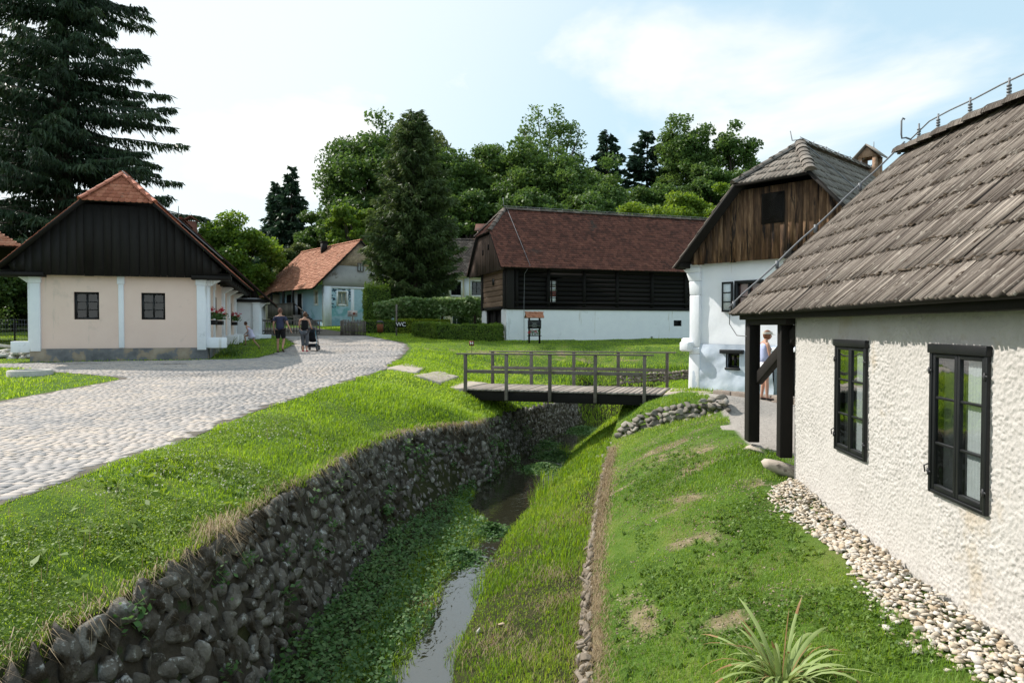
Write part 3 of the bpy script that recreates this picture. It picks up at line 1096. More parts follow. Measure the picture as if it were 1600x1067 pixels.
def near_cottage():
    F = FN
    t = thing('cottage', 'rough plastered cottage with weathered board roof and two tall black windows', 'house', F(0, 0, -.3))
    W = [(1.69, .75), (3.58, .74)]
    holes = [(a - w / 2, a + w / 2, .40, 1.55) for a, w in W]

    def disp(a, z):
        p = P3(a * 62, z * 62, 3.0)
        n1 = fbm(p, 3, 5)
        n2 = vnoise(P3(a * 22 + n1 * 2, z * 22, 1.0), 8)
        n3 = fbm(P3(a * 1.1, z * 1.1), 3, 6) - .5
        ridge = np.clip((n1 - .36) * 3, 0, 1) ** 1.3
        return .0105 * ridge * (.6 + .4 * n2) * np.clip(.35 + 1.5 * fbm(P3(a * 1.7, z * 1.7, 7.), 2, 15), .5, 1.5) + .03 * n3 - .010
    mb = MB()
    wall_panel(mb, F, 0, 7.2, -.7, 1.9, .35, holes, res=.0092, disp=disp)
    wall_panel(mb, F, 7.2, 8.2, -.7, 1.9, .35, (), res=.4)
    G = Frame((F(0, -4.7, 0).x, F(0, -4.7, 0).y), (-F.n.x * -1, -F.n.y * -1))
    # gable end towards the court, back wall and far end
    F.box(mb, 0.001, .35, -4.7, -.351, -.7, 1.9)
    F.box(mb, 0.351, 8.2, -3.9, -3.55, -.7, 1.9)
    F.box(mb, 7.85, 8.199, -3.549, -.352, -.7, 1.9)
    w = mb.build('wall', MT['stucco'], t, smooth=False)
    fl = MB()
    F.box(fl, .36, 7.8, -3.5, -.36, -.5, -.45)
    fl.build('floor', MT['dark'], t)
    for a, ww in W:
        near_window(F, t, a, .975, ww, 1.16)
    # ---- roof
    ze, zr, d0, dr, d1 = 1.90, 4.35, .32, -2.27, -4.86
    a0, a1 = -2.07, 8.6
    dl = .072 * (a1 - a0)        # the old ridge sinks towards the near end

    def RP(a, up=0.0):
        k = .072 * (a - a0)
        return F(a, dr + k / .946, zr - k + up)
    front = [F(a0, d0, ze), F(a1, d0, ze), RP(a1), RP(a0)]
    back = [F(a1, d1 + 2 * dl / .946, ze), F(a0, d1, ze), RP(a0), RP(a1)]
    sh = MB()
    tile_plane(sh, front, F.ax, exp=.385, tw=.060, th=.017, jit=.0055, wj=.45, lap=1.22, lift=1.3, drop=.005, seed=3, over=.025, ragged=.02, gap=.016, missing=.003)
    tile_plane(sh, back, F.ax, exp=.395, tw=.2, th=.026, jit=.006, wj=.3, lap=1.2, seed=4)
    roof = sh.build('roof', MT['shingle'], t)
    und = MB()
    slab(und, front, .05)
    slab(und, back, .05)
    a = a0 + .12
    while a < a1:          # rafters under the eave
        und.beam(F(a, d0 - .2, ze + .10), RP(a, -.12), .09, .09)
        a += .82
    und.build('roof_frame', MT['darkwood'], roof)
    mo = MB()              # moss cushions caught on the courses
    for _ in range(1500):
        aa = random.uniform(a0 + .5, 6.5)
        row = random.choice([0, 1, 1, 2, 2, 3, 3, 4, 4, 5, 6, 7])
        sv = row * .385 + random.gauss(.0, .014) - .022
        k = sv / 3.566
        if k < 0.01:
            continue
        p = F(aa, d0 + (dr - d0) * k, ze + (zr - ze) * k + .06)
        rr = random.choice([.006, .007, .008, .010, .012, .018])
        rock(mo, p - Vector((0, 0, .03)), (rr * random.uniform(1.5, 4.5), rr * random.uniform(.8, 1.4), rr * .7), lvl=1, rz=math.atan2(F.ax.y, F.ax.x))
    tag(mo.build('moss', M('dry_roof_moss', [(0, (.05, .035, .024)), (1, (.17, .13, .095))], scale=30, rough=1, bump=.8, rnd=.5), roof), kind='stuff')
    rc = MB()
    ridge_caps(rc, RP(a0 - .03, .03), RP(a1, .03), w=.30, seg=.42, seed=2)
    rc.build('ridge', MT['shingle'], roof)
    # ---- timber: wall plate, porch beam, gable boards
    tb = MB()
    F.box(tb, a0 + .15, -.002, -.12, .12, 1.72, 1.885)
    F.box(tb, a0 + .15, 8.5, .045, .21, 1.80, 1.93, r=.2)
    F.box(tb, a0 + .15, 0, -4.7, -4.52, 1.72, 1.885)
    F.box(tb, a0 + .2, a0 + .36, -4.7, -.2, 1.725, 1.88)
    tb.build('wall_plate', MT['darkwood'], t, bevel=.008)
    gb = MB()
    gable_boards(gb, Frame((F(a0 + .12, dr - 2.4, 0).x, F(a0 + .12, dr - 2.4, 0).y), F.n), .0, [(0.05, 1.87), (4.75, 1.87), (4.7, 1.9), (2.4, 4.2), (.1, 1.9)], w=.19, seed=9)
    gb.build('gable', MT['darkwood'], t)
    for (aa, dd, z0, w2) in ((-1.72, .05, -.045, .165), (-.42, -.01, -.03, .165), (-1.70, -4.6, -.1, .165), (-1.92, .06, -.06, .10)):
        pb = MB()
        F.box(pb, aa - w2 / 2, aa + w2 / 2, dd - w2 / 2, dd + w2 / 2, z0, 1.74)
        pb.build('post', MT['darkwood'], t, bevel=.012)
    br = MB()
    br.beam(F(-1.70, -.02, .90), F(.05, -.10, 1.74), .10, .17)
    br.build('brace', MT['darkwood'], t, bevel=.01)
    for (aa, dd, sx) in ((-1.72, .05, (.30, .24, .13)), (-.40, .0, (.27, .25, .17)), (-1.7, -4.6, (.25, .25, .12))):
        sb = MB()
        rock(sb, F(aa, dd, -.045 - sx[2] * .86), sx, lvl=2, flat_top=.7)
        sb.build('pad_stone', MT['palestone'], t)
    # ---- lightning conductor
    lc = MB()
    off = .10
    v0, v1 = F(a0 + .02, d0 + .02, ze + .09), F(a0 + .02, dr, zr + .15)
    lc.tube([v0 + (v1 - v0) * (i / 12) + Vector((0, 0, .012 * math.sin(i * 1.7))) for i in range(13)], .013, 8)
    for k in (.03, .28, .5, .75, .97):
        p = v0 + (v1 - v0) * k
        lc.box((p.x - .02, p.y - .02, p.z - .10), (p.x + .02, p.y + .02, p.z + .025))
    zr2 = zr + .30
    pts = [RP(a0 + .25 + i * .6, .30 + (0 if i else -.14) - .01 * (i % 2)) for i in range(17)]
    lc.tube(pts, .010, 6)
    for aa in (-1.55, -.95, -.1, .75, 1.9, 3.2, 4.6):
        p = RP(aa)
        lc.tube([(p.x, p.y, p.z + .05), (p.x, p.y, p.z + .33)], .012, 6)
        for k in range(4):
            lc.tube([(p.x, p.y, p.z + .13 + k * .035), (p.x, p.y, p.z + .15 + k * .035)], .026, 7)
    p = F(-1.85, dr, 0)
    lc.tube([(p.x, p.y, zr + .14), (p.x - .08, p.y, zr + .17), (p.x - .14, p.y, zr + .16), (p.x - .15, p.y, zr + .22), (p.x - .15, p.y, zr + .42), (p.x - .13, p.y, zr + .46), (p.x - .10, p.y, zr + .44)], .013, 6)
    # the cable swinging down from the eave to the post
    q = [F(a0 + .02, d0, ze + .04), F(a0 - .1, d0 - .02, ze - .16), F(a0 + .05, d0 - .1, ze - .34), F(a0 + .33, .04, ze - .36), F(a0 + .32, .03, ze - .6), F(a0 + .30, .0, 1.1), F(a0 + .30, .0, .0)]
    qq = []
    for i in range(len(q) - 1):
        for k in range(4):
            qq.append(q[i].lerp(q[i + 1], k / 4))
    lc.tube(qq, .007, 5)
    lc.build('lightning_conductor', MT['zinc'], t)
    return t


def near_window(F, parent, a, z, w, h):
    """black casement flush with the wall: outer frame, two sashes, hinges, curtain"""
    a0, a1, z0, z1 = a - w / 2, a + w / 2, z - h / 2, z + h / 2
    fr = MB()
    d0, d1 = -.075, .028
    fw = .036
    F.box(fr, a0, a0 + fw, d0, d1, z0, z1)
    F.box(fr, a1 - fw, a1, d0, d1, z0, z1)
    F.box(fr, a0 + fw, a1 - fw, d0, d1, z0, z0 + fw * .8)
    F.box(fr, a0 - .01, a1 + .01, d0, d1 + .012, z1 - .062, z1 + .01)
    o = fr.build('window', MT['blackwood'], parent, bevel=.006)
    zs0, zs1 = z0 + fw * .8 + .003, z1 - .065
    mid = a
    for (s0, s1) in ((a0 + fw + .003, mid - .002), (mid + .002, a1 - fw - .003)):
        sb = MB()
        b = .034
        e0, e1 = -.03, .020
        F.box(sb, s0, s0 + b, e0, e1, zs0, zs1)
        F.box(sb, s1 - b, s1, e0, e1, zs0, zs1)
        F.box(sb, s0 + b, s1 - b, e0, e1, zs0, zs0 + b * 1.2)
        F.box(sb, s0 + b, s1 - b, e0, e1, zs1 - b, zs1)
        for k in (1, 2):
            zz = zs0 + (zs1 - zs0) * k / 3 + .01
            F.box(sb, s0 + b, s1 - b, -.02, .014, zz - .010, zz + .010)
        sb.build('sash', MT['blackwood'], o, bevel=.005)
        gp = MB()
        gp.add(tarr([F(s0 + b * .7, .004, zs0 + b), F(s1 - b * .7, .004, zs0 + b), F(s1 - b * .7, .004, zs1 - b * .7), F(s0 + b * .7, .004, zs1 - b * .7)]), [(0, 1, 2, 3)])
        gp.build('pane', MT['nearglass'], o)
    hb = MB()
    for zz in (z0 + .16, z1 - .2):
        for aa, sg in ((a0 + fw - .02, 1), (a1 - fw + .02, -1)):
            hb = MB()
            F.box(hb, aa - .009, aa + .009, .029, .038, zz - .026, zz + .026)
            F.box(hb, aa - .028, aa + .028, .0285, .033, zz - .008, zz + .008)
            hb.build('hinge', MT['iron'], o)
    hb = MB()
    # the stay on the hinge side
    hb.tube([F(a0 + .01, .03, z0 + .22), F(a0 - .02, .045, z0 + .2), F(a0 - .018, .04, z0 + .15)], .006, 6)
    hb.build('window_stay', MT['iron'], o)
    cb = MB()
    n = 24
    vs = []
    for i in range(n + 1):
        aa = mid + .05 + (a1 - mid - .09) * i / n
        dd = -.034 + .004 * math.sin(i * 1.9)
        vs += [tuple(F(aa, dd, z0 + .03)), tuple(F(aa, dd, z0 + (z1 - z0) * .95))]
    cb.add(vs, [(2 * i, 2 * i + 2, 2 * i + 3, 2 * i + 1) for i in range(n)])
    cb.build('curtain', MT['curtain'], o)


# ------------------------------------------------------------------ stones
ROCKS = {}


def _rockbank():
    for lvl in (1, 2):
        for k in range(10):
            b = bmesh.new()
            bmesh.ops.create_icosphere(b, subdivisions=lvl, radius=1)
            v = np.array([tuple(x.co) for x in b.verts])
            f = np.array([[q.index for q in p.verts] for p in b.faces])
            b.free()
            rg = np.random.default_rng(100 * lvl + k)
            for _ in range(10):       # cut facets
                n = rg.normal(size=3)
                n /= np.linalg.norm(n)
                c = rg.uniform(.30, .62)
                dd = v @ n - c
                v = v - np.outer(np.clip(dd, 0, None), n)
            v = v / np.abs(v).max(0) * .95
            v = v + (fbm(v * 3.2 + k * 9, 3, k)[:, None] - .5) * v * .14
            ROCKS[(lvl, k)] = (v, f)


_rockbank()


def rock(mb, c, s, lvl=1, rz=None, flat_top=None, m=0, r=None, rot=None):
    v, f = ROCKS[(lvl, random.randrange(10))]
    v = v * np.array(s)
    a = random.uniform(0, 6.28) if rz is None else rz
    if rot is None:
        tx = random.gauss(0, .25)
        if flat_top:
            v = v.copy()
            v[:, 2] = np.minimum(v[:, 2], s[2] * flat_top)
            tx = 0
        cx, sx = math.cos(tx), math.sin(tx)
        v = v @ np.array([[1, 0, 0], [0, cx, -sx], [0, sx, cx]]).T
        ca, sa = math.cos(a), math.sin(a)
        v = v @ np.array([[ca, -sa, 0], [sa, ca, 0], [0, 0, 1]]).T
    else:
        v = v @ rot.T
    mb.add(v + np.array(tuple(c)), f, r=random.random() if r is None else r, m=m)


near_cottage()


def gravel_band():
    mb = MB()
    n = 0
    while n < 4300:
        a = random.uniform(.0, 7.6)
        k = random.random()
        d = .02 + .50 * k * (1 + .25 * math.sin(a * 2.1)) * min(1, .45 + a * .55)
        if a < .5 and d > .1 + a * 1.2:
            continue
        if random.random() < (k - .62) * 2.1:
            continue
        p = FN(a, d, 0)
        s = random.uniform(.013, .034) * (1.35 if random.random() < .12 else 1)
        if a < 1.2:
            s *= .85
        h = .075 * max(0, 1 - k * 1.05)
        z = h1(p.x, p.y) + random.uniform(.0, 1) * h + s * .3
        rock(mb, (p.x, p.y, z), (s * random.uniform(.9, 1.5), s, s * random.uniform(.45, .72)), lvl=1)
        n += 1
    tag(mb.build('gravel', MT['pebble']), 'band of pale limestone pebbles along the foot of the plastered wall', 'gravel', kind='stuff')


gravel_band()


# ================================================================== retaining wall along the stream
def stream_wall():
    t = thing('retaining_wall', 'dark rubble stone wall holding up the grassy bank left of the stream', 'stone wall', (-2.8, 9, -2.1))
    ys = np.arange(-4, 29.0, .25)
    mb = MB()
    V = []
    for y in ys:
        xt, zt, xb, zb = float(xWT(y)), float(zWT(y)), float(np.maximum(xWB(y), xWT(y) + .12)), -2.3
        for k in range(9):
            f = k / 8
            V.append((xt + (xb - xt) * f + .060, y, (zt - .06) + (zb - zt + .06) * f))
    V = np.array(V)
    V[:, :2] += (fbm(V * 2.5, 3, 5)[:, None] - .5) * .12
    n = len(ys)
    F = [(i * 9 + k, i * 9 + k + 1, (i + 1) * 9 + k + 1, (i + 1) * 9 + k) for i in range(n - 1) for k in range(8)]
    mb.add(V, F, r=.5)
    mb.build('backing', MT['mortar'], t, smooth=True)
    st = MB()
    y = 2.6
    # arc-length walk with stones in rough courses
    yy = np.arange(2.6, 28.6, .02)
    dx = np.gradient(xWT(yy), yy)
    ds = np.sqrt(1 + dx ** 2) * .02
    S = np.concatenate([[0], np.cumsum(ds)[:-1]])
    Ltot = S[-1]
    row = 0
    f = 0.0
    hgt = .165
    while f < 1.02:
        s = random.uniform(0, .2)
        while s < Ltot:
            y = float(np.interp(s, S, yy))
            near = y < 12
            w = random.uniform(.10, .22)
            H_ = float(zWT(y)) + 2.25
            hh = random.uniform(.15, .29)
            ff = min(max(f + random.uniform(-.03, .03), 0.02), 1)
            xt, zt, xb = float(xWT(y)), float(zWT(y)), float(np.maximum(xWB(y), xWT(y) + .12))
            c = np.array((xt + (xb - xt) * ff + .03, y, zt - .03 - H_ * ff))
            d = float(np.interp(y, yy, dx))
            ta = np.array((d, 1, 0)) / math.hypot(d, 1)
            no = np.array((ta[1], -ta[0], 0))
            up = np.array((-(xb - xt) * no[0], -(xb - xt) * no[1], H_))
            up /= np.linalg.norm(up)
            no = np.cross(ta, up)
            ang = random.gauss(0, .45)
            t2 = ta * math.cos(ang) + up * math.sin(ang)
            u2 = -ta * math.sin(ang) + up * math.cos(ang)
            rot = np.stack([t2, no, u2], 1)
            big = 1.0 if ff > .05 else 1.15
            if random.random() > .04:
                rock(st, c + no * random.uniform(-.02, .025), (w * .66 * big, random.uniform(.07, .11), hh * .60 * big), lvl=2 if y < 13 else 1, rot=rot)
            s += w * 1.04
        f += hgt / 1.65
        row += 1
    st.build('stone', MT['stone'], t)
    return t


stream_wall()


def small_walls():
    # retaining wall on the right bank before the bridge
    t = thing('rubble_wall', 'low grey rubble wall curving up the right bank before the bridge', 'stone wall', (3.2, 15.5, -.8))
    mb = MB()
    d = (B_ - A_) / np.linalg.norm(B_ - A_)
    Ls = np.linalg.norm(B_ - A_)
    n = np.array((d[1], -d[0]))
    if n[1] > 0:
        n = -n
    s = -.15
    while s < Ls + .35:
        u = s / Ls
        hgt = .36 * max(.12, min(1, (s + .25) / .9))
        base = A_ + d * s + n * (.06 + .12 * math.sin(u * 3.1))
        zb = h1(base[0] + n[0] * .2, base[1] + n[1] * .2)
        z = zb
        k = 0
        while z < zb + hgt:
            w, hh = random.uniform(.11, .19), random.uniform(.08, .13)
            rot = np.stack([np.array((d[0], d[1], 0)), np.array((n[0], n[1], 0)), np.array((0, 0, 1.0))], 1)
            rock(mb, (base[0] + d[0] * random.gauss(0, .05), base[1] + d[1] * random.gauss(0, .05), z + hh * .35), (w * random.uniform(.7, 1.1), .11, hh * random.uniform(.65, .95)), lvl=2, rot=rot)
            z += hh * 1.05
            k += 1
        s += random.uniform(.15, .21)
    mb.build('stone', M('lit_rubble', [(0, (.09, .08, .07)), (.5, (.21, .19, .165)), (1, (.38, .35, .30))], scale=4, rough=.95, bump=.6, bscale=14, rnd=.5, spots=[((.34, .33, .31), 6, .62)]), t)  # the rubble's own colour, grey to light tan
    bk = MB()
    for i in range(12):
        p, q = A_ + d * (Ls * i / 12) - n * .08, A_ + d * (Ls * (i + 1) / 12) - n * .08
        zb = h1(p[0] + n[0] * .3, p[1] + n[1] * .3)
        hh = .3 * max(.05, min(1, (Ls * i / 12 + .2) / .9))
        bk.box8([(p[0], p[1], zb - .3), (q[0], q[1], zb - .3), (q[0] - n[0] * .15, q[1] - n[1] * .15, zb - .3), (p[0] - n[0] * .15, p[1] - n[1] * .15, zb - .3),
                 (p[0], p[1], zb + hh), (q[0], q[1], zb + hh), (q[0] - n[0] * .15, q[1] - n[1] * .15, zb + hh), (p[0] - n[0] * .15, p[1] - n[1] * .15, zb + hh)])
    bk.build('backing', MT['mortar'], t)
    # stone edging along the right lawn
    mb = MB()
    y = 3.2
    while y < 15.5:
        L = random.uniform(.07, .17)
        if random.random() < (.9 if y < 9.5 else .45):
            for lv in range(5):
                x = float(xCF(y)) + .07 + random.gauss(0, .022) - lv * .018
                rock(mb, (x, y, -1.20 - lv * .11 + random.gauss(0, .03)), (random.uniform(.025, .055), L * random.uniform(.5, .9), random.uniform(.025, .06)), lvl=2 if y < 8 else 1, rz=random.gauss(math.pi, .35))
        y += L * .62
    t2 = mb.build('stone_edging', MT['curbstone'])
    tag(t2, 'crumbling dry stone edging between the right lawn and the stream meadow', 'stone edging')
    # low wall beyond the bridge
    mb = MB()
    for i in range(60):
        p = Vector((4.6 + i * .075 + random.gauss(0, .03), 28.4 + i * .012, 0))
        zb = h1(p.x, p.y - .35)
        for k in range(3):
            rock(mb, (p.x, p.y - .15 + k * .03, -.62 + k * .13 + .004 * i + random.gauss(0, .02)), (random.uniform(.07, .12), .12, random.uniform(.06, .09)), lvl=1)
    t3 = mb.build('dry_stone_wall', MT['curbstone'])
    tag(t3, 'low dry stone wall behind the footbridge near the white house corner', 'stone wall')


small_walls()


def slab_stone(name, label, pts, th, zt, group=None):
    """an irregular flat slab; pts = outline (x,y), zt = top heights"""
    mb = MB()
    P = []
    for i in range(len(pts)):
        (x0, y0), (x1, y1) = pts[i], pts[(i + 1) % len(pts)]
        z0 = zt[i] if hasattr(zt, '__len__') else zt
        z1 = zt[(i + 1) % len(pts)] if hasattr(zt, '__len__') else zt
        for k in range(6):
            f = k / 6
            j = .0 if k == 0 else random.gauss(0, .02)
            P.append((x0 + (x1 - x0) * f + j, y0 + (y1 - y0) * f + j, z0 + (z1 - z0) * f))
    P = np.array(P)
    c = P.mean(0)
    n = len(P)
    rings = []
    for (k, dz) in ((1.02, -th), (1.03, -.03), (1.0, -.006), (.9, 0), (.6, .004), (.3, .0)):
        q = c + (P - c) * np.array((k, k, 1))
        q[:, 2] = c[2] + (P[:, 2] - c[2]) * min(k, 1) + dz
        q[:, 2] += (fbm(q * 4, 3, 2) - .5) * .05
        rings.append(q)
    V = np.concatenate(rings + [[c]])
    F = []
    for r in range(len(rings) - 1):
        for i in range(n):
            j = (i + 1) % n
            F.append((r * n + i, r * n + j, (r + 1) * n + j, (r + 1) * n + i))
    r = len(rings) - 1
    F += [(r * n + i, r * n + (i + 1) % n, len(V) - 1) for i in range(n)]
    mb.add(V, F)
    o = mb.build(name, MT['palestone'], smooth=False)
    tag(o, label, 'stone slab', group)
    return o


# ================================================================== footbridge
def footbridge():
    N0, N1 = Vector((-1.43, 20.4, -.16)), Vector((4.09, 18.45, -.125))     # near edge of the deck
    d = (N1 - N0)
    Lb = d.length
    d.normalize()
    s = Vector((-d.y, d.x, 0)).normalized()
    Wb = 2.0
    t = thing('footbridge', 'weathered wooden footbridge with plank deck and railings across the stream', 'footbridge', N0)
    mb = MB()
    x = 0
    while x < Lb - .05:
        w = random.uniform(.13, .17)
        a, b = N0 + d * x, N0 + d * min(x + w - .012, Lb)
        j = random.gauss(0, .004)
        o0, o1 = -.04 + random.gauss(0, .012), Wb + .04 + random.gauss(0, .012)
        up = Vector((0, 0, 1))
        mb.box8(tarr([a + s * o0 - up * .045, b + s * o0 - up * .045, b + s * o1 - up * .045, a + s * o1 - up * .045, a + s * o0 + up * j, b + s * o0 + up * j, b + s * o1 + up * j, a + s * o1 + up * j]))
        x += w
    mb.build('deck', MT['deckwood'], t)
    for o in (.06, Wb - .06):
        gb = MB()
        a, b = N0 + s * o - Vector((0, 0, .19)), N1 + s * o - Vector((0, 0, .19))
        gb.beam(a, b, .14, .285)
        gb.build('girder', MT['logwood'], t, bevel=.01)
    gb = MB()
    gb.beam(N0 + s * 1 - Vector((0, 0, .19)), N1 + s * 1 - Vector((0, 0, .19)), .14, .28)
    gb.build('girder', MT['logwood'], t)
    rail = 1.045
    for o, xs, ov0, ov1, sg in ((-.05, (.06, 1.36, 2.68, 4.0, 5.36), -.28, .25, -1), (Wb + .05, (.12, 1.45, 2.85, 4.25, 5.72), -.1, .25, 1)):
        for x in xs:
            pb = MB()
            p = N0 + d * x + s * o
            pb.beam(p - Vector((0, 0, .30)), p + Vector((0, 0, rail - .02)), .085, .10, up=tuple(s))
            pb.build('post', MT['greywood'], t, bevel=.008)
        tr = MB()
        a, b = N0 + d * (xs[0] + ov0) + s * o, N0 + d * (xs[-1] + ov1) + s * o
        tr.beam(a + Vector((0, 0, rail)), b + Vector((0, 0, rail)), .13, .038)
        tr.build('top_rail', MT['greywood'], t, bevel=.006)
        mr = MB()
        a, b = N0 + d * (xs[0] + .02) + s * (o - sg * .085), N0 + d * (xs[-1] - .02) + s * (o - sg * .085)
        for i in range(2):
            p, q = a.lerp(b, i * .5 + .002), a.lerp(b, i * .5 + .498)
            mr.beam(p + Vector((0, 0, .52 + .008 * i)), q + Vector((0, 0, .52 - .006 * i)), .05, .10)
        mr.build('mid_rail', MT['greywood'], t, bevel=.005)
    # abutments
    ab, mb = MB(), MB()
    for i in range(46):
        k = random.random()
        p = N0 + s * (Wb * k) + d * random.uniform(-.05, .05) - Vector((0, 0, random.uniform(.2, .8)))
        rock(ab, p, (.13, .13, .10), lvl=1)
        p = N1 + s * (Wb * k) + d * random.uniform(.0, .1) - Vector((0, 0, random.uniform(.12, .5)))
        rock(mb, p, (.13, .13, .10), lvl=1)
    ab.build('abutment', MT['stone'], t)
    mb.build('abutment', MT['stone'], t)
    g = 'stone slabs leading to the footbridge'

    def loc(a, b):
        p = N0 + d * a + s * b
        return (p.x, p.y)
    for lab, px, th in (('pale slab lying at the left end of the bridge deck', ((672, 603), (727, 613), (760, 601), (705, 596)), .3),
                        ('second pale step slab up from the bridge, under the first', ((648, 589), (688, 601), (716, 591), (690, 583)), .3),
                        ('topmost pale step slab beside the edge of the cobbled road', ((606, 578), (650, 586), (664, 576), (632, 571)), .3)):
        P_ = [ong(*q) for q in px]
        zs = [p.z + .07 for p in P_]
        if lab.startswith('pale slab'):
            P_ = [Vector(loc(-1.3, .1) + (0,)), Vector(loc(-.03, -.03) + (0,)), Vector(loc(-.03, 1.95) + (0,)), Vector(loc(-1.2, 1.9) + (0,))]
            zs = [-.07, -.14, -.13, -.06]
        slab_stone('stone_slab', lab, [(p.x, p.y) for p in P_], th, zs, g)
    slab_stone('stone_slab', 'broad pale slab between the right end of the bridge and the court', [loc(Lb + .03, -.12), loc(Lb + 1.0, .05), loc(Lb + 1.35, .9), loc(Lb + .8, 2.1), loc(Lb + .03, 2.05)], .3, [-.125, -.11, -.10, -.10, -.12], g)


footbridge()


def kerb():
    mb = MB()
    a, b = Vector((5.45, 18.25, -.14)), Vector((7.3, 14.9, -.12))
    n = 6
    for i in range(n):
        p, q = a.lerp(b, i / n + .004), a.lerp(b, (i + 1) / n - .004)
        z = random.gauss(0, .006)
        mb.beam(p + Vector((0, 0, .06 + z)), q + Vector((0, 0, .06 + z)), .24, .2)
    o = mb.build('stone_kerb', M('worn_kerb', [(0, (.16, .13, .11)), (1, (.34, .29, .25))], scale=7, rough=.95, bump=.5, rnd=.3), bevel=.02)
    tag(o, 'long worn stone kerb in front of the white house cellar door', 'kerb')


kerb()
# ================================================================== white house with the plank gable (centre right)
FM = Frame((5.3, 19.8), (.67, -.74))


def lumpy(amp, s=2.2, seed=3):
    return lambda a, z: (fbm(P3(a * s, z * s, .5), 4, seed) - .5) * amp


def gable_house():
    F = FM
    t = thing('white_house', 'white limewashed house with burnt plank gable and half hipped board roof', 'house', F(2.5, 0, -.1))
    Wd, D = 5.14, 10.5
    win = (1.27, 2.10, 2.08, 2.95)
    cel = (1.04, 1.44, .56, .95)
    door = (2.42, 4.3, -.2, 1.04)
    mb = MB()
    zt = 1.2
    wall_panel(mb, F, 0, Wd, zt, 3.55, .4, [win], res=.09, disp=lumpy(.05))
    S = F.lside(0, D)
    wall_panel(mb, S, 0, D - .4, -.4, 3.55, .4, (), res=.4, disp=lumpy(.05, 1.5, 8))
    F.box(mb, Wd - .4, Wd - .001, -D, -.41, -.4, 3.55)
    F.box(mb, .4, Wd - .41, -D, -D + .3, -.4, 3.5)
    mb.build('wall', MT['white'], t, smooth=True)
    mb = MB()

    def rough(a, z):
        return .05 + (fbm(P3(a * 2.1, z * 2.1, .2), 4, 12) - .45) * .22 * np.clip((1.22 - z) * 3, 0, 1)
    wall_panel(mb, F, 0, Wd, -.45, zt - .002, .4, [cel, door], res=.06, disp=rough)
    mb.build('plinth', MT['bluewash'], t, smooth=True)
    # flared corner pilaster with its stone blocks
    mb = MB()
    prof = [(-.35, .16), (.9, .13), (1.1, .12), (2.6, .12), (3.0, .15), (3.25, .24), (3.42, .42), (3.5, .5)]
    for i in range(len(prof) - 1):
        (z0, w0), (z1, w1) = prof[i], prof[i + 1]
        c = [F(-w0, .10, z0), F(.22, .10, z0), F(.22, -.3, z0), F(-w0, -.3, z0), F(-w1, .10, z1), F(.22, .10, z1), F(.22, -.3, z1), F(-w1, -.3, z1)]
        mb.box8(tarr(c), r=.5)
    mb.build('corner_pilaster', MT['white'], t, bevel=.03)
    for (a0, a1, d0, d1, z0, z1) in ((-.30, .02, .02, .34, .98, 1.26), (-.42, -.16, -.30, .08, 1.05, 1.36)):
        mb = MB()
        F.box(mb, a0, a1, d0, d1, z0, z1)
        mb.build('corner_block', MT['white'], t, bevel=.05)
    # the open casement window
    w = window(F, t, (win[0] + win[1]) / 2, (win[2] + win[3]) / 2, .84, .88, d=.03, fw=.09, fd=.14, nx=2, ny=2, back='pinkcurtain')
    lf = MB()
    LFm = Frame((F(win[0] - .34, .10, 0).x, F(win[0] - .34, .10, 0).y), F.ax)
    for b in ((0, .04, 2.1, 2.93), (.28, .33, 2.1, 2.93), (.04, .28, 2.1, 2.15), (.04, .28, 2.88, 2.93), (.04, .28, 2.36, 2.39), (.04, .28, 2.62, 2.65)):
        LFm.box(lf, b[0], b[1], -.02, .02, b[2], b[3])
    lf.build('casement', MT['blackwood'], w)
    lp = MB()
    LFm.box(lp, .03, .29, -.006, .004, 2.12, 2.9)
    lp.build('casement_pane', flat('milky_pane', (.55, .6, .62), rough=.15), w)
    mb = MB()
    F.box(mb, .90, 1.58, -.2, .17, .95, 1.06)
    mb.build('lintel', MT['blackwood'], t, bevel=.01)
    mb = MB()
    F.box(mb, 1.02, 1.46, -.2, .10, .50, .56)
    mb.build('sill', MT['blackwood'], t, bevel=.01)
    window(F, t, 1.24, .755, .40, .39, d=-.06, fw=.05, nx=2, ny=1, back='dark')
    mb = MB()
    F.box(mb, door[0], door[1], -.3, -.2, -.2, 1.04)
    mb.build('cellar_door', MT['blackwood'], t)
    mb = MB()
    F.box(mb, door[0] - .1, door[1] + .1, -.15, .16, 1.041, 1.14)
    mb.build('door_ledge', MT['white'], t, bevel=.02)
    # gable boards
    mb = MB()
    gable_boards(mb, F, .22, [(0.02, 3.46), (5.12, 3.46), (5.12, 3.68), (3.66, 5.36), (1.5, 5.36), (.02, 3.68)], w=.19, seed=5)
    mb.build('gable', MT['gableplank'], t)
    mb = MB()
    F.box(mb, -.05, Wd + .05, -.39, .18, 3.555, 3.64)
    F.box(mb, 2.9, 3.1, .1, .5, 3.42, 3.60)
    F.box(mb, -.32, -.1, -.4, .55, 3.38, 3.52)
    mb.build('tie_beam', MT['darkwood'], t, bevel=.01)
    lt = MB()
    for i in range(16):
        x = 2.19 + .54 * i / 15
        lt.beam(F(x, .245, 4.42), F(min(x + .35, 2.73), .245, 4.42 + (min(x + .35, 2.73) - x) * 2), .012, .02)
        z = 4.42 + .72 * i / 15
        lt.beam(F(2.19, .255, z), F(2.73, .255, min(z + .3, 5.14)), .012, .02)
    F.box(lt, 2.15, 2.77, .222, .236, 4.38, 5.18)
    lt.build('lattice', MT['darkwood'], t)
    # roof
    left, right, hip, (r0, r1) = hip_planes(F, -.33, 5.47, .6, -D - .5, 3.39, 6.62, 5.47, 1.65)
    sh = MB()
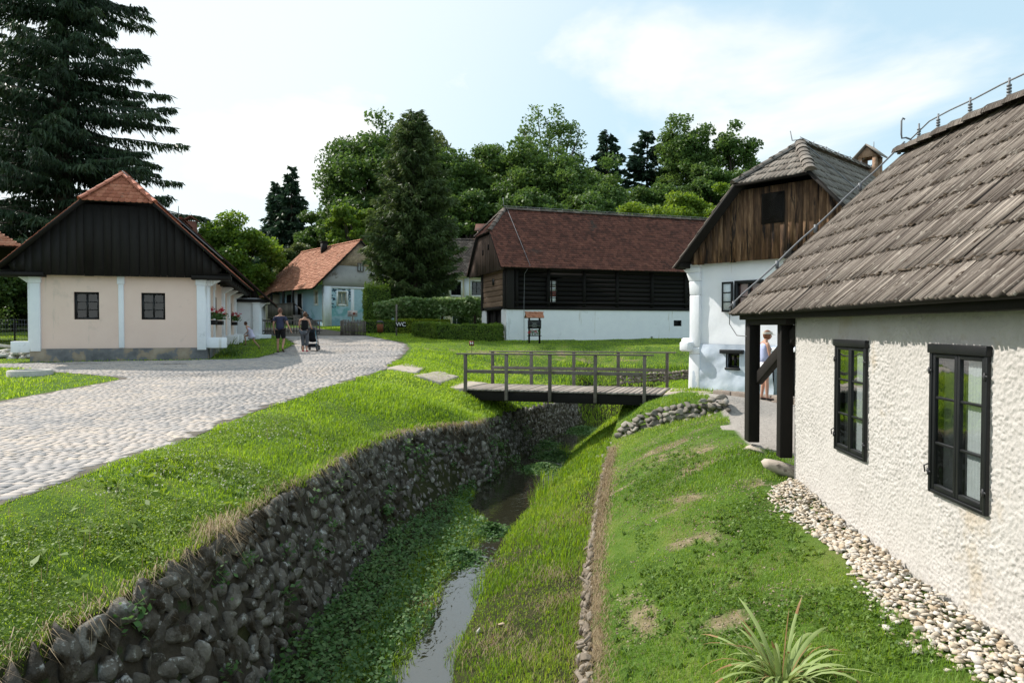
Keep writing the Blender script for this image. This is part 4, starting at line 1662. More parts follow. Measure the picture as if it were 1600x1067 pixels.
    tile_plane(sh, left, F.n, exp=.38, tw=.11, th=.026, jit=.005, wj=.3, lap=1.2, seed=13, ragged=.02)
    tile_plane(sh, right, F.n, exp=.38, tw=.11, th=.026, jit=.005, wj=.3, lap=1.2, seed=14, ragged=.02)
    tile_plane(sh, hip, F.ax, exp=.38, tw=.11, th=.026, jit=.005, wj=.3, lap=1.2, seed=15, ragged=.02)
    roof = sh.build('roof', MT['shingle2'], t)
    und = MB()
    for p in (left, right, hip):
        slab(und, p, .07)
    und.build('roof_frame', MT['darkwood'], roof)
    rc = MB()
    up = Vector((0, 0, .05))
    ridge_caps(rc, r0 + up, r1 + up, w=.3, seg=.4)
    ridge_caps(rc, hip[0] + up, hip[2] + up, w=.26, seg=.3, seed=3)
    ridge_caps(rc, hip[1] + up, hip[2] + up, w=.30, seg=.3, seed=4)
    rc.build('ridge', MT['shingle2'], roof)
    # chimney like a little house
    c = r0.lerp(r1, 4.85 / (r1 - r0).length)
    ch = MB()
    e, s = F.ax, F.n
    for (i, j) in ((-1, -1), (1, -1), (-1, 1), (1, 1)):
        p = c + e * (.22 * i) + s * (.2 * j)
        ch.beam(p - Vector((0, 0, .4)), p + Vector((0, 0, .42)), .12, .12, up=tuple(e))
    ch.beam(c - Vector((0, 0, .5)), c + Vector((0, 0, .10)), .56, .52, up=tuple(e))
    CF = Frame((c.x, c.y), (e.x, e.y))
    for dd in (-.28, .2):
        ch.prism([CF(-.3, dd, c.z + .42), CF(.3, dd, c.z + .42), CF(0, dd, c.z + .74)], CF.n * .08)
    cho = ch.build('chimney', MT['concrete'] if False else M('chimney_brick', [(0, (.20, .11, .07)), (1, (.42, .29, .20))], scale=12, rough=.95, bump=.4), roof)
    cr = MB()
    for sg in (-1, 1):
        cr.prism([CF(sg * .42, -.36, c.z + .38), CF(sg * .42, .36, c.z + .38), CF(0, .36, c.z + .78), CF(0, -.36, c.z + .78)], (0, 0, .05))
    cr.build('chimney_roof', MT['shingle2'], roof)
    lc = MB()
    k = (r1 - r0).length
    lc.tube([r0 + Vector((0, 0, .42)) - F.n * 0 - e * .28, r0 + Vector((0, 0, .15)) - e * .22, r0 + Vector((0, 0, .13))], .014, 6)
    lc.tube([r0.lerp(r1, i / 12) + Vector((0, 0, .20 - .02 * (i % 2))) for i in range(13)], .010, 6)
    for i in range(1, 12):
        p = r0.lerp(r1, i / 12)
        lc.tube([p + Vector((0, 0, .02)), p + Vector((0, 0, .24))], .011, 5)
    g0, g1 = r0 + Vector((0, 0, .12)), F(5.3, -1.6, 3.75)
    lc.tube([g0.lerp(g1, i / 8) + Vector((0, 0, .02)) for i in range(9)], .012, 5)
    lc.tube([c + Vector((0, 0, .75)) - s * .3, c + Vector((0, 0, 1.0)) - s * .3], .012, 5)
    lc.build('lightning_conductor', MT['zinc'], t)


gable_house()


# ================================================================== cream farmhouse (left)
def pilaster(F, t, a, w, z0, z1, d=.10, flare=.0, block=0.0, sgn=1):
    mb = MB()
    F.box(mb, a - w / 2, a + w / 2, -.1, d, z0, z1 - .28)
    if flare:
        c = [F(a - w / 2, d, z1 - .279), F(a + w / 2, d, z1 - .279), F(a + w / 2, -.1, z1 - .279), F(a - w / 2, -.1, z1 - .279),
             F(a - w / 2, d + flare, z1), F(a + w / 2, d + flare, z1), F(a + w / 2, -.1, z1), F(a - w / 2, -.1, z1)]
        mb.box8(tarr(c), r=.5)
    else:
        F.box(mb, a - w / 2 - .03, a + w / 2 + .03, -.1, d + .03, z1 - .279, z1)
    if block:
        F.box(mb, a - w / 2 - .02, a + w / 2 + .02, -.1, d + block, z0 - .08, z0 + .30)
    mb.build('pilaster', MT['white'], t, bevel=.015)


def farmhouse():
    F = FL
    t = thing('farmhouse', 'cream plastered farmhouse with black plank gable and red tiled half hip', 'house', F(2.7, 0, .5))
    Wd, D = 5.38, 13.0
    S = F.side(Wd)
    fw = [(1.62, .76), (3.68, .76)]
    holes = [(a - w / 2, a + w / 2, 1.94, 2.88) for a, w in fw]
    sw = [(.85, .7), (3.3, .75), (10.4, .7)]
    sh_ = [(a - w / 2, a + w / 2, 1.94, 2.88) for a, w in sw] + [(6.5, 7.4, .98, 3.0)]
    mb = MB()
    wall_panel(mb, F, 0, Wd, .94, 3.5, .35, holes, res=.16, disp=lumpy(.025, 1.3))
    wall_panel(mb, S, .351, D, .94, 3.5, .35, sh_)
    F.box(mb, 0.001, .35, -D, -.352, .94, 3.5)
    F.box(mb, .351, Wd - .36, -D, -D + .3, .94, 3.5)
    mb.build('wall', MT['cream'], t, smooth=False)
    mb = MB()
    wall_panel(mb, F, -.05, Wd + .05, -.2, .938, .35, (), res=.12, disp=lambda a, z: .06 + (fbm(P3(a * 3, z * 3), 4, 2) - .5) * .08)
    S2 = F.side(Wd + .05)
    wall_panel(mb, S2, .36, D, -.2, .937, .35, (), res=.25, disp=lambda a, z: .02 + (fbm(P3(a * 3, z * 3), 4, 5) - .5) * .06)
    F.box(mb, -.05, .3, -D, -.36, -.2, .936)
    mb.build('plinth', MT['plinth'], t)
    for a, w in fw:
        window(F, t, a, 2.41, w, .94, d=-.07, fw=.07, nx=2, ny=3, back='dark', fm='blackwood')
    for a, w in sw:
        window(S, t, a, 2.41, w, .94, d=-.05, fw=.07, nx=2, ny=3, back='dark')
    mb = MB()
    S.box(mb, 6.5, 7.4, -.2, -.12, .98, 3.0)
    S.box(mb, 6.5, 6.58, -.119, -.02, .98, 3.0)
    S.box(mb, 7.32, 7.4, -.119, -.02, .98, 3.0)
    mb.build('door', MT['darkwood'], t)
    # white pilasters, flared under the eaves
    pilaster(F, t, .12, .30, .86, 3.44, .10, 0, .0)
    pilaster(F, t, 2.68, .17, .95, 3.44, .05)
    pilaster(F, t, 5.24, .30, .86, 3.44, .10)
    L = F.lside(0, D)
    pilaster(L, t, D - .18, .34, .9, 3.44, .12, .38, .5)
    for a, b in ((.2, .55), (2.35, 0), (5.7, .55), (8.3, .55), (11.9, .6)):
        pilaster(S, t, a, .32 if b else .16, 1.0, 3.42, .12 if b else .07, .45 if b else 0, b)
    # gable
    mb = MB()
    gable_boards(mb, F, .30, [(-.35, 3.42), (5.72, 3.42), (5.95, 3.72), (3.92, 5.84), (1.5, 5.84), (-.55, 3.72)], w=.24, seed=3)
    mb.build('gable', MT['darkwood'], t)
    mb = MB()
    for a0, a1 in ((-.84, .45), (4.95, 6.24)):
        F.box(mb, a0, a1, -.3, .36, 3.36, 3.50)
    F.box(mb, -.8, 6.2, -.34, .25, 3.501, 3.60)
    F.box(mb, 5.9, 6.05, -D, -.31, 3.35, 3.5)
    a = .6
    while a < D:
        F.box(mb, 5.0, 6.1, -a - .16, -a, 3.43, 3.56)
        F.box(mb, -.7, .4, -a - .16, -a, 3.43, 3.56)
        a += 1.1
    mb.build('tie_beam', MT['darkwood'], t)
    left, right, hip, (r0, r1) = hip_planes(F, -.86, 6.28, .5, -D - .1, 3.64, 7.02, 5.95, .8)
    sh = MB()
    kw = dict(exp=.17, tw=.185, th=.016, style='round', jit=.003)
    tile_plane(sh, hip, F.ax, seed=1, **kw)
    tile_plane(sh, right, F.n, seed=2, **kw)
    tile_plane(sh, left, F.n, seed=3, **kw)
    roof = sh.build('roof', MT['redtile'], t)
    und = MB()
    for p in (left, right, hip):
        slab(und, p, .08)
    und.build('roof_frame', MT['darkwood'], roof)
    rc = MB()
    up = Vector((0, 0, .05))
    ridge_caps(rc, r0 + up, r1 + up, w=.26, seg=.34)
    ridge_caps(rc, hip[0] + up, hip[2] + up, w=.24, seg=.33, seed=3)
    ridge_caps(rc, hip[1] + up, hip[2] + up, w=.24, seg=.33, seed=4)
    rc.build('ridge', MT['redtile'], roof)
    lc = MB()
    h0, h1_ = r0 + Vector((0, 0, .12)), F(6.0, .3, 4.1)
    lc.tube([h0.lerp(h1_, i / 10) + F.n * .1 for i in range(11)], .015, 5)
    p = h0.lerp(h1_, .55)
    lc.tube([p, p + Vector((0, 0, .5))], .014, 5)
    lc.build('lightning_conductor', MT['zinc'], t)
    # flower boxes hang on the sills and stay things of their own
    for s0, lab in ((.85, 'trough of red geraniums under the first side window of the cream farmhouse'), (3.3, 'trough of red geraniums under the second side window, behind the first'), (10.4, 'smaller trough of red geraniums near the running girl')):
        p = S(s0, .16, 1.80)
        bt = thing('flower_box', lab, 'flower box', p, 'geranium boxes on the farmhouse wall')
        bx = MB()
        S.box(bx, s0 - .38, s0 + .38, .03, .26, 1.76, 1.93)
        bx.build('trough', MT['darkwood'], bt, bevel=.01)
        lv, fl = MB(), MB()
        c = np.array([tuple(S(s0 + random.uniform(-.4, .4), .15 + random.gauss(0, .12), 1.98 + random.random() * .24)) for _ in range(420)])
        leaves(lv, c, .075, .5)
        lv.build('leaves', MT['herb'], bt)
        for _ in range(12):
            q = S(s0 + random.uniform(-.4, .45), .2 + random.gauss(0, .15), 2.16 + random.random() * .22)
            c = np.array(q)[None] + RNG.normal(0, .035, (26, 3))
            leaves(fl, c, .05, .5)
        fl.build('blossoms', MT['petal'], bt)


def leaves(mb, c, size, up=.0, r=None, aspect=.62, fold=False, nrm=None):
    """leaf quads around the points c (n,3)"""
    n = len(c)
    if nrm is None:
        d = RNG.normal(size=(n, 3))
        d[:, 2] = np.abs(d[:, 2]) + up
    else:
        d = nrm + RNG.normal(0, .45, (n, 3))
    d /= np.linalg.norm(d, axis=1)[:, None]
    a = np.cross(d, RNG.normal(size=(n, 3)))
    a /= np.linalg.norm(a, axis=1)[:, None] + 1e-9
    b = np.cross(d, a)
    s = size * RNG.uniform(.6, 1.4, n)[:, None] if np.ndim(size) == 0 else size[:, None]
    # diamond-ish leaf with a droop at the tip
    V = np.stack([c - a * s * .5, c + b * s * .5 * aspect + a * s * .05, c + a * s * .5 - d * s * .12, c - b * s * .5 * aspect + a * s * .05], 1)
    F = np.arange(n)[:, None] * 4 + np.array((0, 1, 2, 3))[None]
    rr = np.repeat(np.clip(RNG.random(n) if r is None else r, 0, 1), 4)
    mb.add(V.reshape(-1, 3), F, r=rr)


farmhouse()


def outbuilding():
    F = Frame((FL(0, -13.25, 0).x, FL(0, -13.25, 0).y), FL.ax)
    t = thing('outbuilding', 'white walled outbuilding with brown tiles directly behind the cream farmhouse', 'house', F(3, 0, .9))
    mb = MB()
    wall_panel(mb, F, -.9, 6.55, .4, 3.3, .3)
    F.box(mb, 6.25, 6.549, -9, -.301, .4, 3.3)
    F.box(mb, -.9, -.6, -9, -.301, .4, 3.3)
    F.box(mb, -.599, 6.249, -9, -8.7, .4, 3.3)
    mb.build('wall', MT['white'], t)
    pilaster(F, t, 6.4, .36, .95, 3.2, .1, 0, .4)
    S = F.side(6.55)
    pilaster(S, t, .3, .4, .95, 3.0, .12, .3, .5)
    left, right, hip, (r0, r1) = hip_planes(F, -1.88, 7.3, .3, -9.3, 3.0, 7.35, None)
    sh = MB()
    for i, p in enumerate((left, right)):
        tile_plane(sh, p, F.n, exp=.19, tw=.2, th=.018, style='round', seed=20 + i)
    roof = sh.build('roof', MT['browntile'], t)
    und = MB()
    for p in (left, right):
        slab(und, p, .08)
    F.box(und, -1.6, 7.1, .0, .2, 3.02, 3.2)
    und.build('roof_frame', MT['darkwood'], roof)
    rc = MB()
    ridge_caps(rc, r0 + Vector((0, 0, .04)), r1 + Vector((0, 0, .04)), w=.26)
    rc.build('ridge', MT['browntile'], roof)
    ch = MB()
    c = r0.lerp(r1, .42)
    ch.beam(c - Vector((0, 0, .5)), c + Vector((0, 0, .45)), .55, .55, up=tuple(F.ax))
    for sg in (-1, 1):
        CF = Frame((c.x, c.y), F.ax)
        ch.prism([CF(sg * .4, -.4, c.z + .45), CF(sg * .4, .4, c.z + .45), CF(0, .4, c.z + .72), CF(0, -.4, c.z + .72)], (0, 0, .05))
    ch.build('chimney', MT['browntile'], roof)
    gb = MB()
    gable_boards(gb, F, .02, [(-1.2, 3.25), (6.6, 3.25), (6.5, 3.6), (2.71, 7.2), (-1.1, 3.6)], w=.25)
    gb.build('gable', MT['darkwood'], t)


outbuilding()


# ================================================================== blue house with the mural
def mural_mat():
    m, nt, out = nodes('blue_mural')
    L = nt.links.new
    tc = N(nt, 'ShaderNodeTexCoord')
    sp = N(nt, 'ShaderNodeSeparateXYZ')
    L(tc.outputs['Object'], sp.inputs[0])
    n1 = N(nt, 'ShaderNodeTexNoise')
    n1.inputs['Scale'].default_value = 1.5
    n1.inputs['Detail'].default_value = 5
    L(tc.outputs['Object'], n1.inputs['Vector'])
    # painted hills: the height (local z) plus noise decides sky or foliage colours
    mu = N(nt, 'ShaderNodeMath', operation='MULTIPLY_ADD')
    mu.inputs[1].default_value = 2.6
    L(n1.outputs['Fac'], mu.inputs[0])
    L(sp.outputs[2], mu.inputs[2])
    mr = N(nt, 'ShaderNodeMapRange')
    mr.inputs['From Min'].default_value = 1.0
    mr.inputs['From Max'].default_value = 4.6
    L(mu.outputs[0], mr.inputs['Value'])
    r = ramp(nt, [(0, (.36, .47, .55)), (.16, (.22, .40, .48)), (.30, (.44, .58, .66)), (.42, (.20, .44, .48)), (.52, (.44, .61, .70)), (1, (.50, .67, .79))])
    L(mr.outputs[0], r.inputs['Fac'])
    n2 = N(nt, 'ShaderNodeTexVoronoi')
    n2.inputs['Scale'].default_value = 5
    L(tc.outputs['Object'], n2.inputs['Vector'])
    mx = N(nt, 'ShaderNodeMix', data_type='RGBA', blend_type='SOFT_LIGHT')
    mx.inputs[0].default_value = .25
    L(r.outputs['Color'], mx.inputs[6])
    L(n2.outputs['Distance'], mx.inputs[7])
    b = N(nt, 'ShaderNodeBsdfPrincipled')
    b.inputs['Roughness'].default_value = .9
    b.inputs['Specular IOR Level'].default_value = .2
    L(mx.outputs[2], b.inputs['Base Color'])
    L(b.outputs[0], out.inputs['Surface'])
    return m


def brick_mat():
    m, nt, out = nodes('exposed_brick')
    L = nt.links.new
    tc = N(nt, 'ShaderNodeAttribute', attribute_name='gr')
    b = N(nt, 'ShaderNodeTexBrick')
    b.inputs['Scale'].default_value = 3.2
    b.inputs['Color1'].default_value = (.29, .18, .105, 1)
    b.inputs['Color2'].default_value = (.46, .32, .19, 1)
    b.inputs['Mortar'].default_value = (.42, .37, .30, 1)
    b.inputs['Mortar Size'].default_value = .03
    b.inputs['Bias'].default_value = -.1
    L(tc.outputs['Vector'], b.inputs['Vector'])
    n = N(nt, 'ShaderNodeTexNoise')
    n.inputs['Scale'].default_value = 2
    n.inputs['Detail'].default_value = 6
    L(tc.outputs['Vector'], n.inputs['Vector'])
    hs = N(nt, 'ShaderNodeMix', data_type='RGBA', blend_type='OVERLAY')
    hs.inputs[0].default_value = .8
    L(b.outputs['Color'], hs.inputs[6])
    L(n.outputs['Fac'], hs.inputs[7])
    p = N(nt, 'ShaderNodeBsdfPrincipled')
    p.inputs['Roughness'].default_value = .95
    L(hs.outputs[2], p.inputs['Base Color'])
    L(p.outputs[0], out.inputs['Surface'])
    return m


def blue_house():
    F = Frame((-15.05, 55), (.77, .64))
    zg = 1.4
    t = thing('blue_house', 'pale blue house with painted mural, orange tiled roof and wooden porch', 'house', F(3, 0, 1.7))
    Wd, D = 6.3, 11.9
    S = F.lside(0, D)           # long side: a=D is the front corner
    blue = M('light_blue_plaster', [(0, (.37, .54, .64)), (1, (.46, .62, .72))], scale=1.2, rough=.92, spots=[((.25, .45, .50), .7, .60)])
    mur = mural_mat()
    white = MT['white']
    mb = MB()
    wall_panel(mb, S, 0, D - .3, zg, 5.1, .3, [(D - 1.72 - .3, D - 1.72 + .3, 3.55, 4.6)])
    F.box(mb, Wd - .3, Wd - .001, -D, -.302, zg, 5.1)
    F.box(mb, .0, Wd, -D - .3, -D - .001, zg, 5.1)
    mb.build('wall', blue, t)
    mb = MB()
    wall_panel(mb, F, 0, Wd, zg, 4.95, .3, [(1.5 - .38, 1.5 + .38, 3.5, 4.5)])
    w = mb.build('mural', mur, t)
    tr = MB()
    F.box(tr, -.02, .55, -.2, .03, zg, 4.95)
    F.box(tr, 2.25, 2.55, -.2, .03, zg, 4.78)
    F.box(tr, 4.3, 4.6, -.2, .03, zg, 4.78)
    F.box(tr, .551, Wd + .02, -.2, .032, 4.781, 4.95)
    S.box(tr, D - .5, D + .02, -.2, .03, zg, 4.95)
    tr.build('trim', white, t)
    # painted scrolls over the mural
    sc = MB()
    rg = random.Random(4)
    for (cx, cz, n) in ((.8, 4.6, 16), (1.5, 4.66, 16), (2.1, 4.5, 20), (.72, 4.0, 12), (.7, 3.3, 8), (2.15, 4.1, 12)):
        for _ in range(n):
            x, z = cx + rg.gauss(0, .14), min(cz + rg.gauss(0, .12), 4.72)
            if abs(x - 1.5) < .5 and 3.4 < z < 4.6:
                continue
            a = rg.uniform(0, 6.28)
            r = rg.uniform(.03, .07)
            P_ = [F(x + r * math.cos(a + k) * (1 + .6 * (k % 2)), .006, z + r * math.sin(a + k)) for k in range(0, 6)]
            sc.add(tarr(P_), [tuple(range(6))])
    sc.build('painted_scrolls', flat('dark_blue_paint', (.06, .10, .16)), t)
    grey = M('grey_render', [(0, (.33, .31, .285)), (1, (.44, .42, .39))], scale=1.0, rough=.95, bump=.2, spots=[((.20, .17, .14), .9, .60), ((.40, .20, .14), .7, .66)])
    k = .974
    zr = 8.86

    def top(a):
        return zr - .12 - k * abs(a - 3.15)
    gp = MB()
    gp.prism([F(-.1, -.02, 4.951), F(Wd + .1, -.02, 4.951), F(Wd + .1, -.02, top(Wd + .1)), F(3.15 + 1.95, -.02, 6.7), F(3.15 - 1.95, -.02, 6.7), F(-.1, -.02, top(-.1))], -F.n * .25)
    gp.build('gable', grey, t)
    bp = MB()
    P_ = [F(3.15 - 1.95, 0, 6.701), F(3.15 + 1.95, 0, 6.701), F(3.15, 0, top(3.15))]
    Q_ = [p - F.n * .25 for p in P_]
    bp.add(tarr(P_ + Q_), [(0, 1, 2), (5, 4, 3), (0, 3, 4, 1), (1, 4, 5, 2), (2, 5, 3, 0)], g=[(1.2, 6.7, 0), (5.1, 6.7, 0), (3.15, 8.7, 0)] * 2)
    bp.build('brick_gable', brick_mat(), t)
    window(F, t, 1.5, 4.0, .76, 1.0, d=-.05, fw=.06, nx=2, ny=1, fm='cream2', casing=('paint', .14), back='curtain')
    window(F, t, 3.15, 6.62, .55, .7, d=.06, fw=.06, nx=2, ny=1, fm='greywood', back='dark')
    window(S, t, D - 1.72, 4.07, .6, 1.05, d=-.05, fw=.06, nx=2, ny=1, fm='cream2', casing=('paint', .14), back='dark')
    # cream wing below the catslide
    mb = MB()
    S.box(mb, -.3, D - 9.6, -.3, 1.02, zg, 4.6)
    wing = mb.build('wing', MT['cream2'], t)
    wd = MB()
    S.box(wd, 1.3, 1.75, 1.021, 1.06, 3.6, 4.3)
    wd.build('shutter', MT['darkwood'], wing)
    wd = MB()
    S.box(wd, .2, .8, 1.021, 1.06, zg, 2.9)
    wd.build('door', MT['darkwood'], wing)
    # porch
    pm = MB()
    S.box(pm, D - 9.59, D - 3.6, .01, 1.15, 2.55, 2.68)
    S.box(pm, D - 9.59, D - 3.6, 1.05, 1.15, 2.40, 2.549)
    porch = pm.build('porch', MT['greywood'], t)
    for s in (4.0, 6.1, 8.9):
        pb = MB()
        S.box(pb, D - s - .09, D - s + .09, .95, 1.12, zg, 4.75)
        pb.build('porch_post', MT['darkwood'], porch)
    bb = MB()
    x = D - 9.5
    while x < D - 3.75:
        S.box(bb, x, x + .17, 1.121, 1.16, 2.62 + random.uniform(-.03, .03), 3.62)
        x += .18
    S.box(bb, D - 9.55, D - 3.7, 1.10, 1.20, 3.621, 3.69)
    bb.build('balustrade', MT['greywood'], porch)
    for s in (5.0, 7.4):
        db = MB()
        S.box(db, D - s - .45, D - s + .45, .005, .05, 2.69, 4.5)
        db.build('door', MT['darkwood'], t)
    cs = MB()
    S.box(cs, D - 5.6, D - 5.46, .005, .06, 2.69, 4.6)
    S.box(cs, D - 4.54, D - 4.4, .005, .06, 2.69, 4.6)
    S.box(cs, D - 6.4, D - 5.61, .005, .03, 2.69, 4.7)
    cs.build('door_casing', white, t)
    st = MB()
    for i in range(9):
        z = 2.62 - i * .125
        a = D - 3.55 + i * .36
        S.box(st, a, a + .36 + .02, .02, 1.2, zg - .2, z)
    st.build('stairs', MT['greywood'], t)
    rl = MB()
    rl.beam(S(D - 3.6, 1.1, 3.6), S(D - .7, 1.1, 2.6), .06, .07)
    for i in (0, 4, 8):
        a = D - 3.5 + i * .34
        rl.beam(S(a, 1.1, 2.5 - i * .12), S(a, 1.1, 3.56 - i * .118), .05, .05)
    rl.build('stair_rail', MT['darkwood'], t)
    # roof
    left, right, hip, (r0, r1) = hip_planes(F, -1.07, 7.37, .15, -D - .2, 4.75, 8.86)
    sh = MB()
    for i, p in enumerate((left, right)):
        tile_plane(sh, p, F.n, exp=.24, tw=.27, th=.03, jit=.012, wj=.05, seed=30 + i, drop=.01)
    cat = [F(-1.55, -D - .2, 4.30), F(-1.55, -9.3, 4.30), F(-1.06, -8.6, 4.775), F(-1.06, -D - .2, 4.775)]
    tile_plane(sh, cat, F.n, exp=.24, tw=.27, th=.03, jit=.012, seed=34)
    roof = sh.build('roof', MT['orangetile'], t)
    und = MB()
    for p in (left, right, cat):
        slab(und, p, .10)
    und.build('roof_frame', MT['darkwood'], roof)
    rc = MB()
    ridge_caps(rc, r0 + Vector((0, 0, .03)), r1 + Vector((0, 0, .03)), w=.26)
    rc.build('ridge', MT['orangetile'], roof)
    ch = MB()
    c = r0.lerp(r1, .5) - F.ax * .5
    ch.beam(c - Vector((0, 0, .6)), c + Vector((0, 0, .35)), .5, .45, up=tuple(F.ax))
    ch.beam(c + Vector((0, 0, .351)), c + Vector((0, 0, .42)), .6, .55, up=tuple(F.ax))
    ch.build('chimney', MT['darkwood'], roof)


blue_house()


# ================================================================== cream house behind the conifer
def cream_house():
    F = Frame((-6.1, 58), (1, .02))
    t = thing('cream_house', 'cream two storey house with grey tiled roof behind the big conifer', 'house', F(4, 0, 1.8))
    W = [(1.35, .85), (3.1, .85), (4.9, .85)]
    holes = [(a - .42, a + .42, 4.35, 5.5) for a, _ in W] + [(1.0, 2.8, 1.8, 3.9)]
    mb = MB()
    wall_panel(mb, F, 0, 12, 1.2, 6.0, .3, holes)
    S = F.lside(0, 7)
    wall_panel(mb, S, 0, 6.7, 1.2, 6.0, .3, [(5.2, 5.9, 4.35, 5.4)])
    F.box(mb, 11.7, 11.999, -7, -.301, 1.2, 6)
    F.box(mb, .3, 11.7, -7.3, -7.001, 1.2, 6)
    mb.build('wall', MT['cream2'], t)
    for a, w in W:
        window(F, t, a, 4.92, .84, 1.15, d=-.06, fw=.06, nx=2, ny=2, casing=('paint', .13), back='dark')
    window(S, t, 5.55, 4.87, .7, 1.05, d=-.06, fw=.06, nx=2, ny=2, casing=('paint', .13), back='dark')
    tr = MB()
    for a in (.2, 2.25, 6.2):
        F.box(tr, a - .2, a + .2, -.1, .05, 3.5 if a == 2.25 else 1.2, 5.8)
    F.box(tr, -.05, 12, -.1, .08, 5.801, 6.0)
    tr.build('trim', MT['white'], t)
    gd = MB()
    for i in range(5):
        F.box(gd, 1.0 + i * .36, 1.0 + i * .36 + .06, -.2, -.12, 1.8, 3.9)
    F.box(gd, 1.0, 2.8, -.2, -.12, 2.9, 2.97)
    g = gd.build('garden_door', MT['paint'], t)
    gg = MB()
    F.box(gg, 1.0, 2.8, -.19, -.17, 1.8, 3.9)
    gg.build('pane', flat('blue_grey_pane', (.06, .08, .10), rough=.1), g)
    ze, zr = 5.94, 9.5
    front = [F(-.5, .4, ze), F(12.5, .4, ze), F(12.5, -3.6, zr), F(-.5, -3.6, zr)]
    back = [F(12.5, -7.6, ze), F(-.5, -7.6, ze), F(-.5, -3.6, zr), F(12.5, -3.6, zr)]
    sh = MB()
    tile_plane(sh, front, F.ax, exp=.22, tw=.24, th=.025, jit=.008, seed=41)
    tile_plane(sh, back, F.ax, exp=.3, tw=.3, th=.025, jit=.008, seed=42)
    roof = sh.build('roof', MT['greytile'], t)
    und = MB()
    slab(und, front, .08)
    slab(und, back, .08)
    und.prism([F(.02, -.3, 5.9), F(.02, -6.9, 5.9), F(.02, -3.6, 9.2)], F.ax * .2)
    und.prism([F(11.9, -.3, 5.9), F(11.9, -6.9, 5.9), F(11.9, -3.6, 9.2)], -F.ax * .2)
    und.build('roof_frame', MT['cream2'], roof)
    rc = MB()
    ridge_caps(rc, F(-.5, -3.6, zr + .03), F(12.5, -3.6, zr + .03), w=.26)
    rc.build('ridge', MT['greytile'], roof)
    ch = MB()
    c = F(3.45, -3.6, 0)
    for (i, j) in ((-1, -1), (1, -1), (-1, 1), (1, 1)):
        ch.box((c.x + .27 * i - .1, c.y + .27 * j - .1, 9.0), (c.x + .27 * i + .1, c.y + .27 * j + .1, 10.2))
    ch.box((c.x - .42, c.y - .42, 8.6), (c.x + .42, c.y + .42, 9.75))
    ch.build('chimney', MT['cream'], roof)
    cr = MB()
    CF = Frame((c.x, c.y), (.15, 1))
    for sg in (-1, 1):
        cr.prism([CF(sg * .55, -.55, 10.2), CF(sg * .55, .55, 10.2), CF(0, .55, 10.85), CF(0, -.55, 10.85)], (0, 0, .07))
    cr.build('chimney_roof', MT['browntile'], roof)


cream_house()


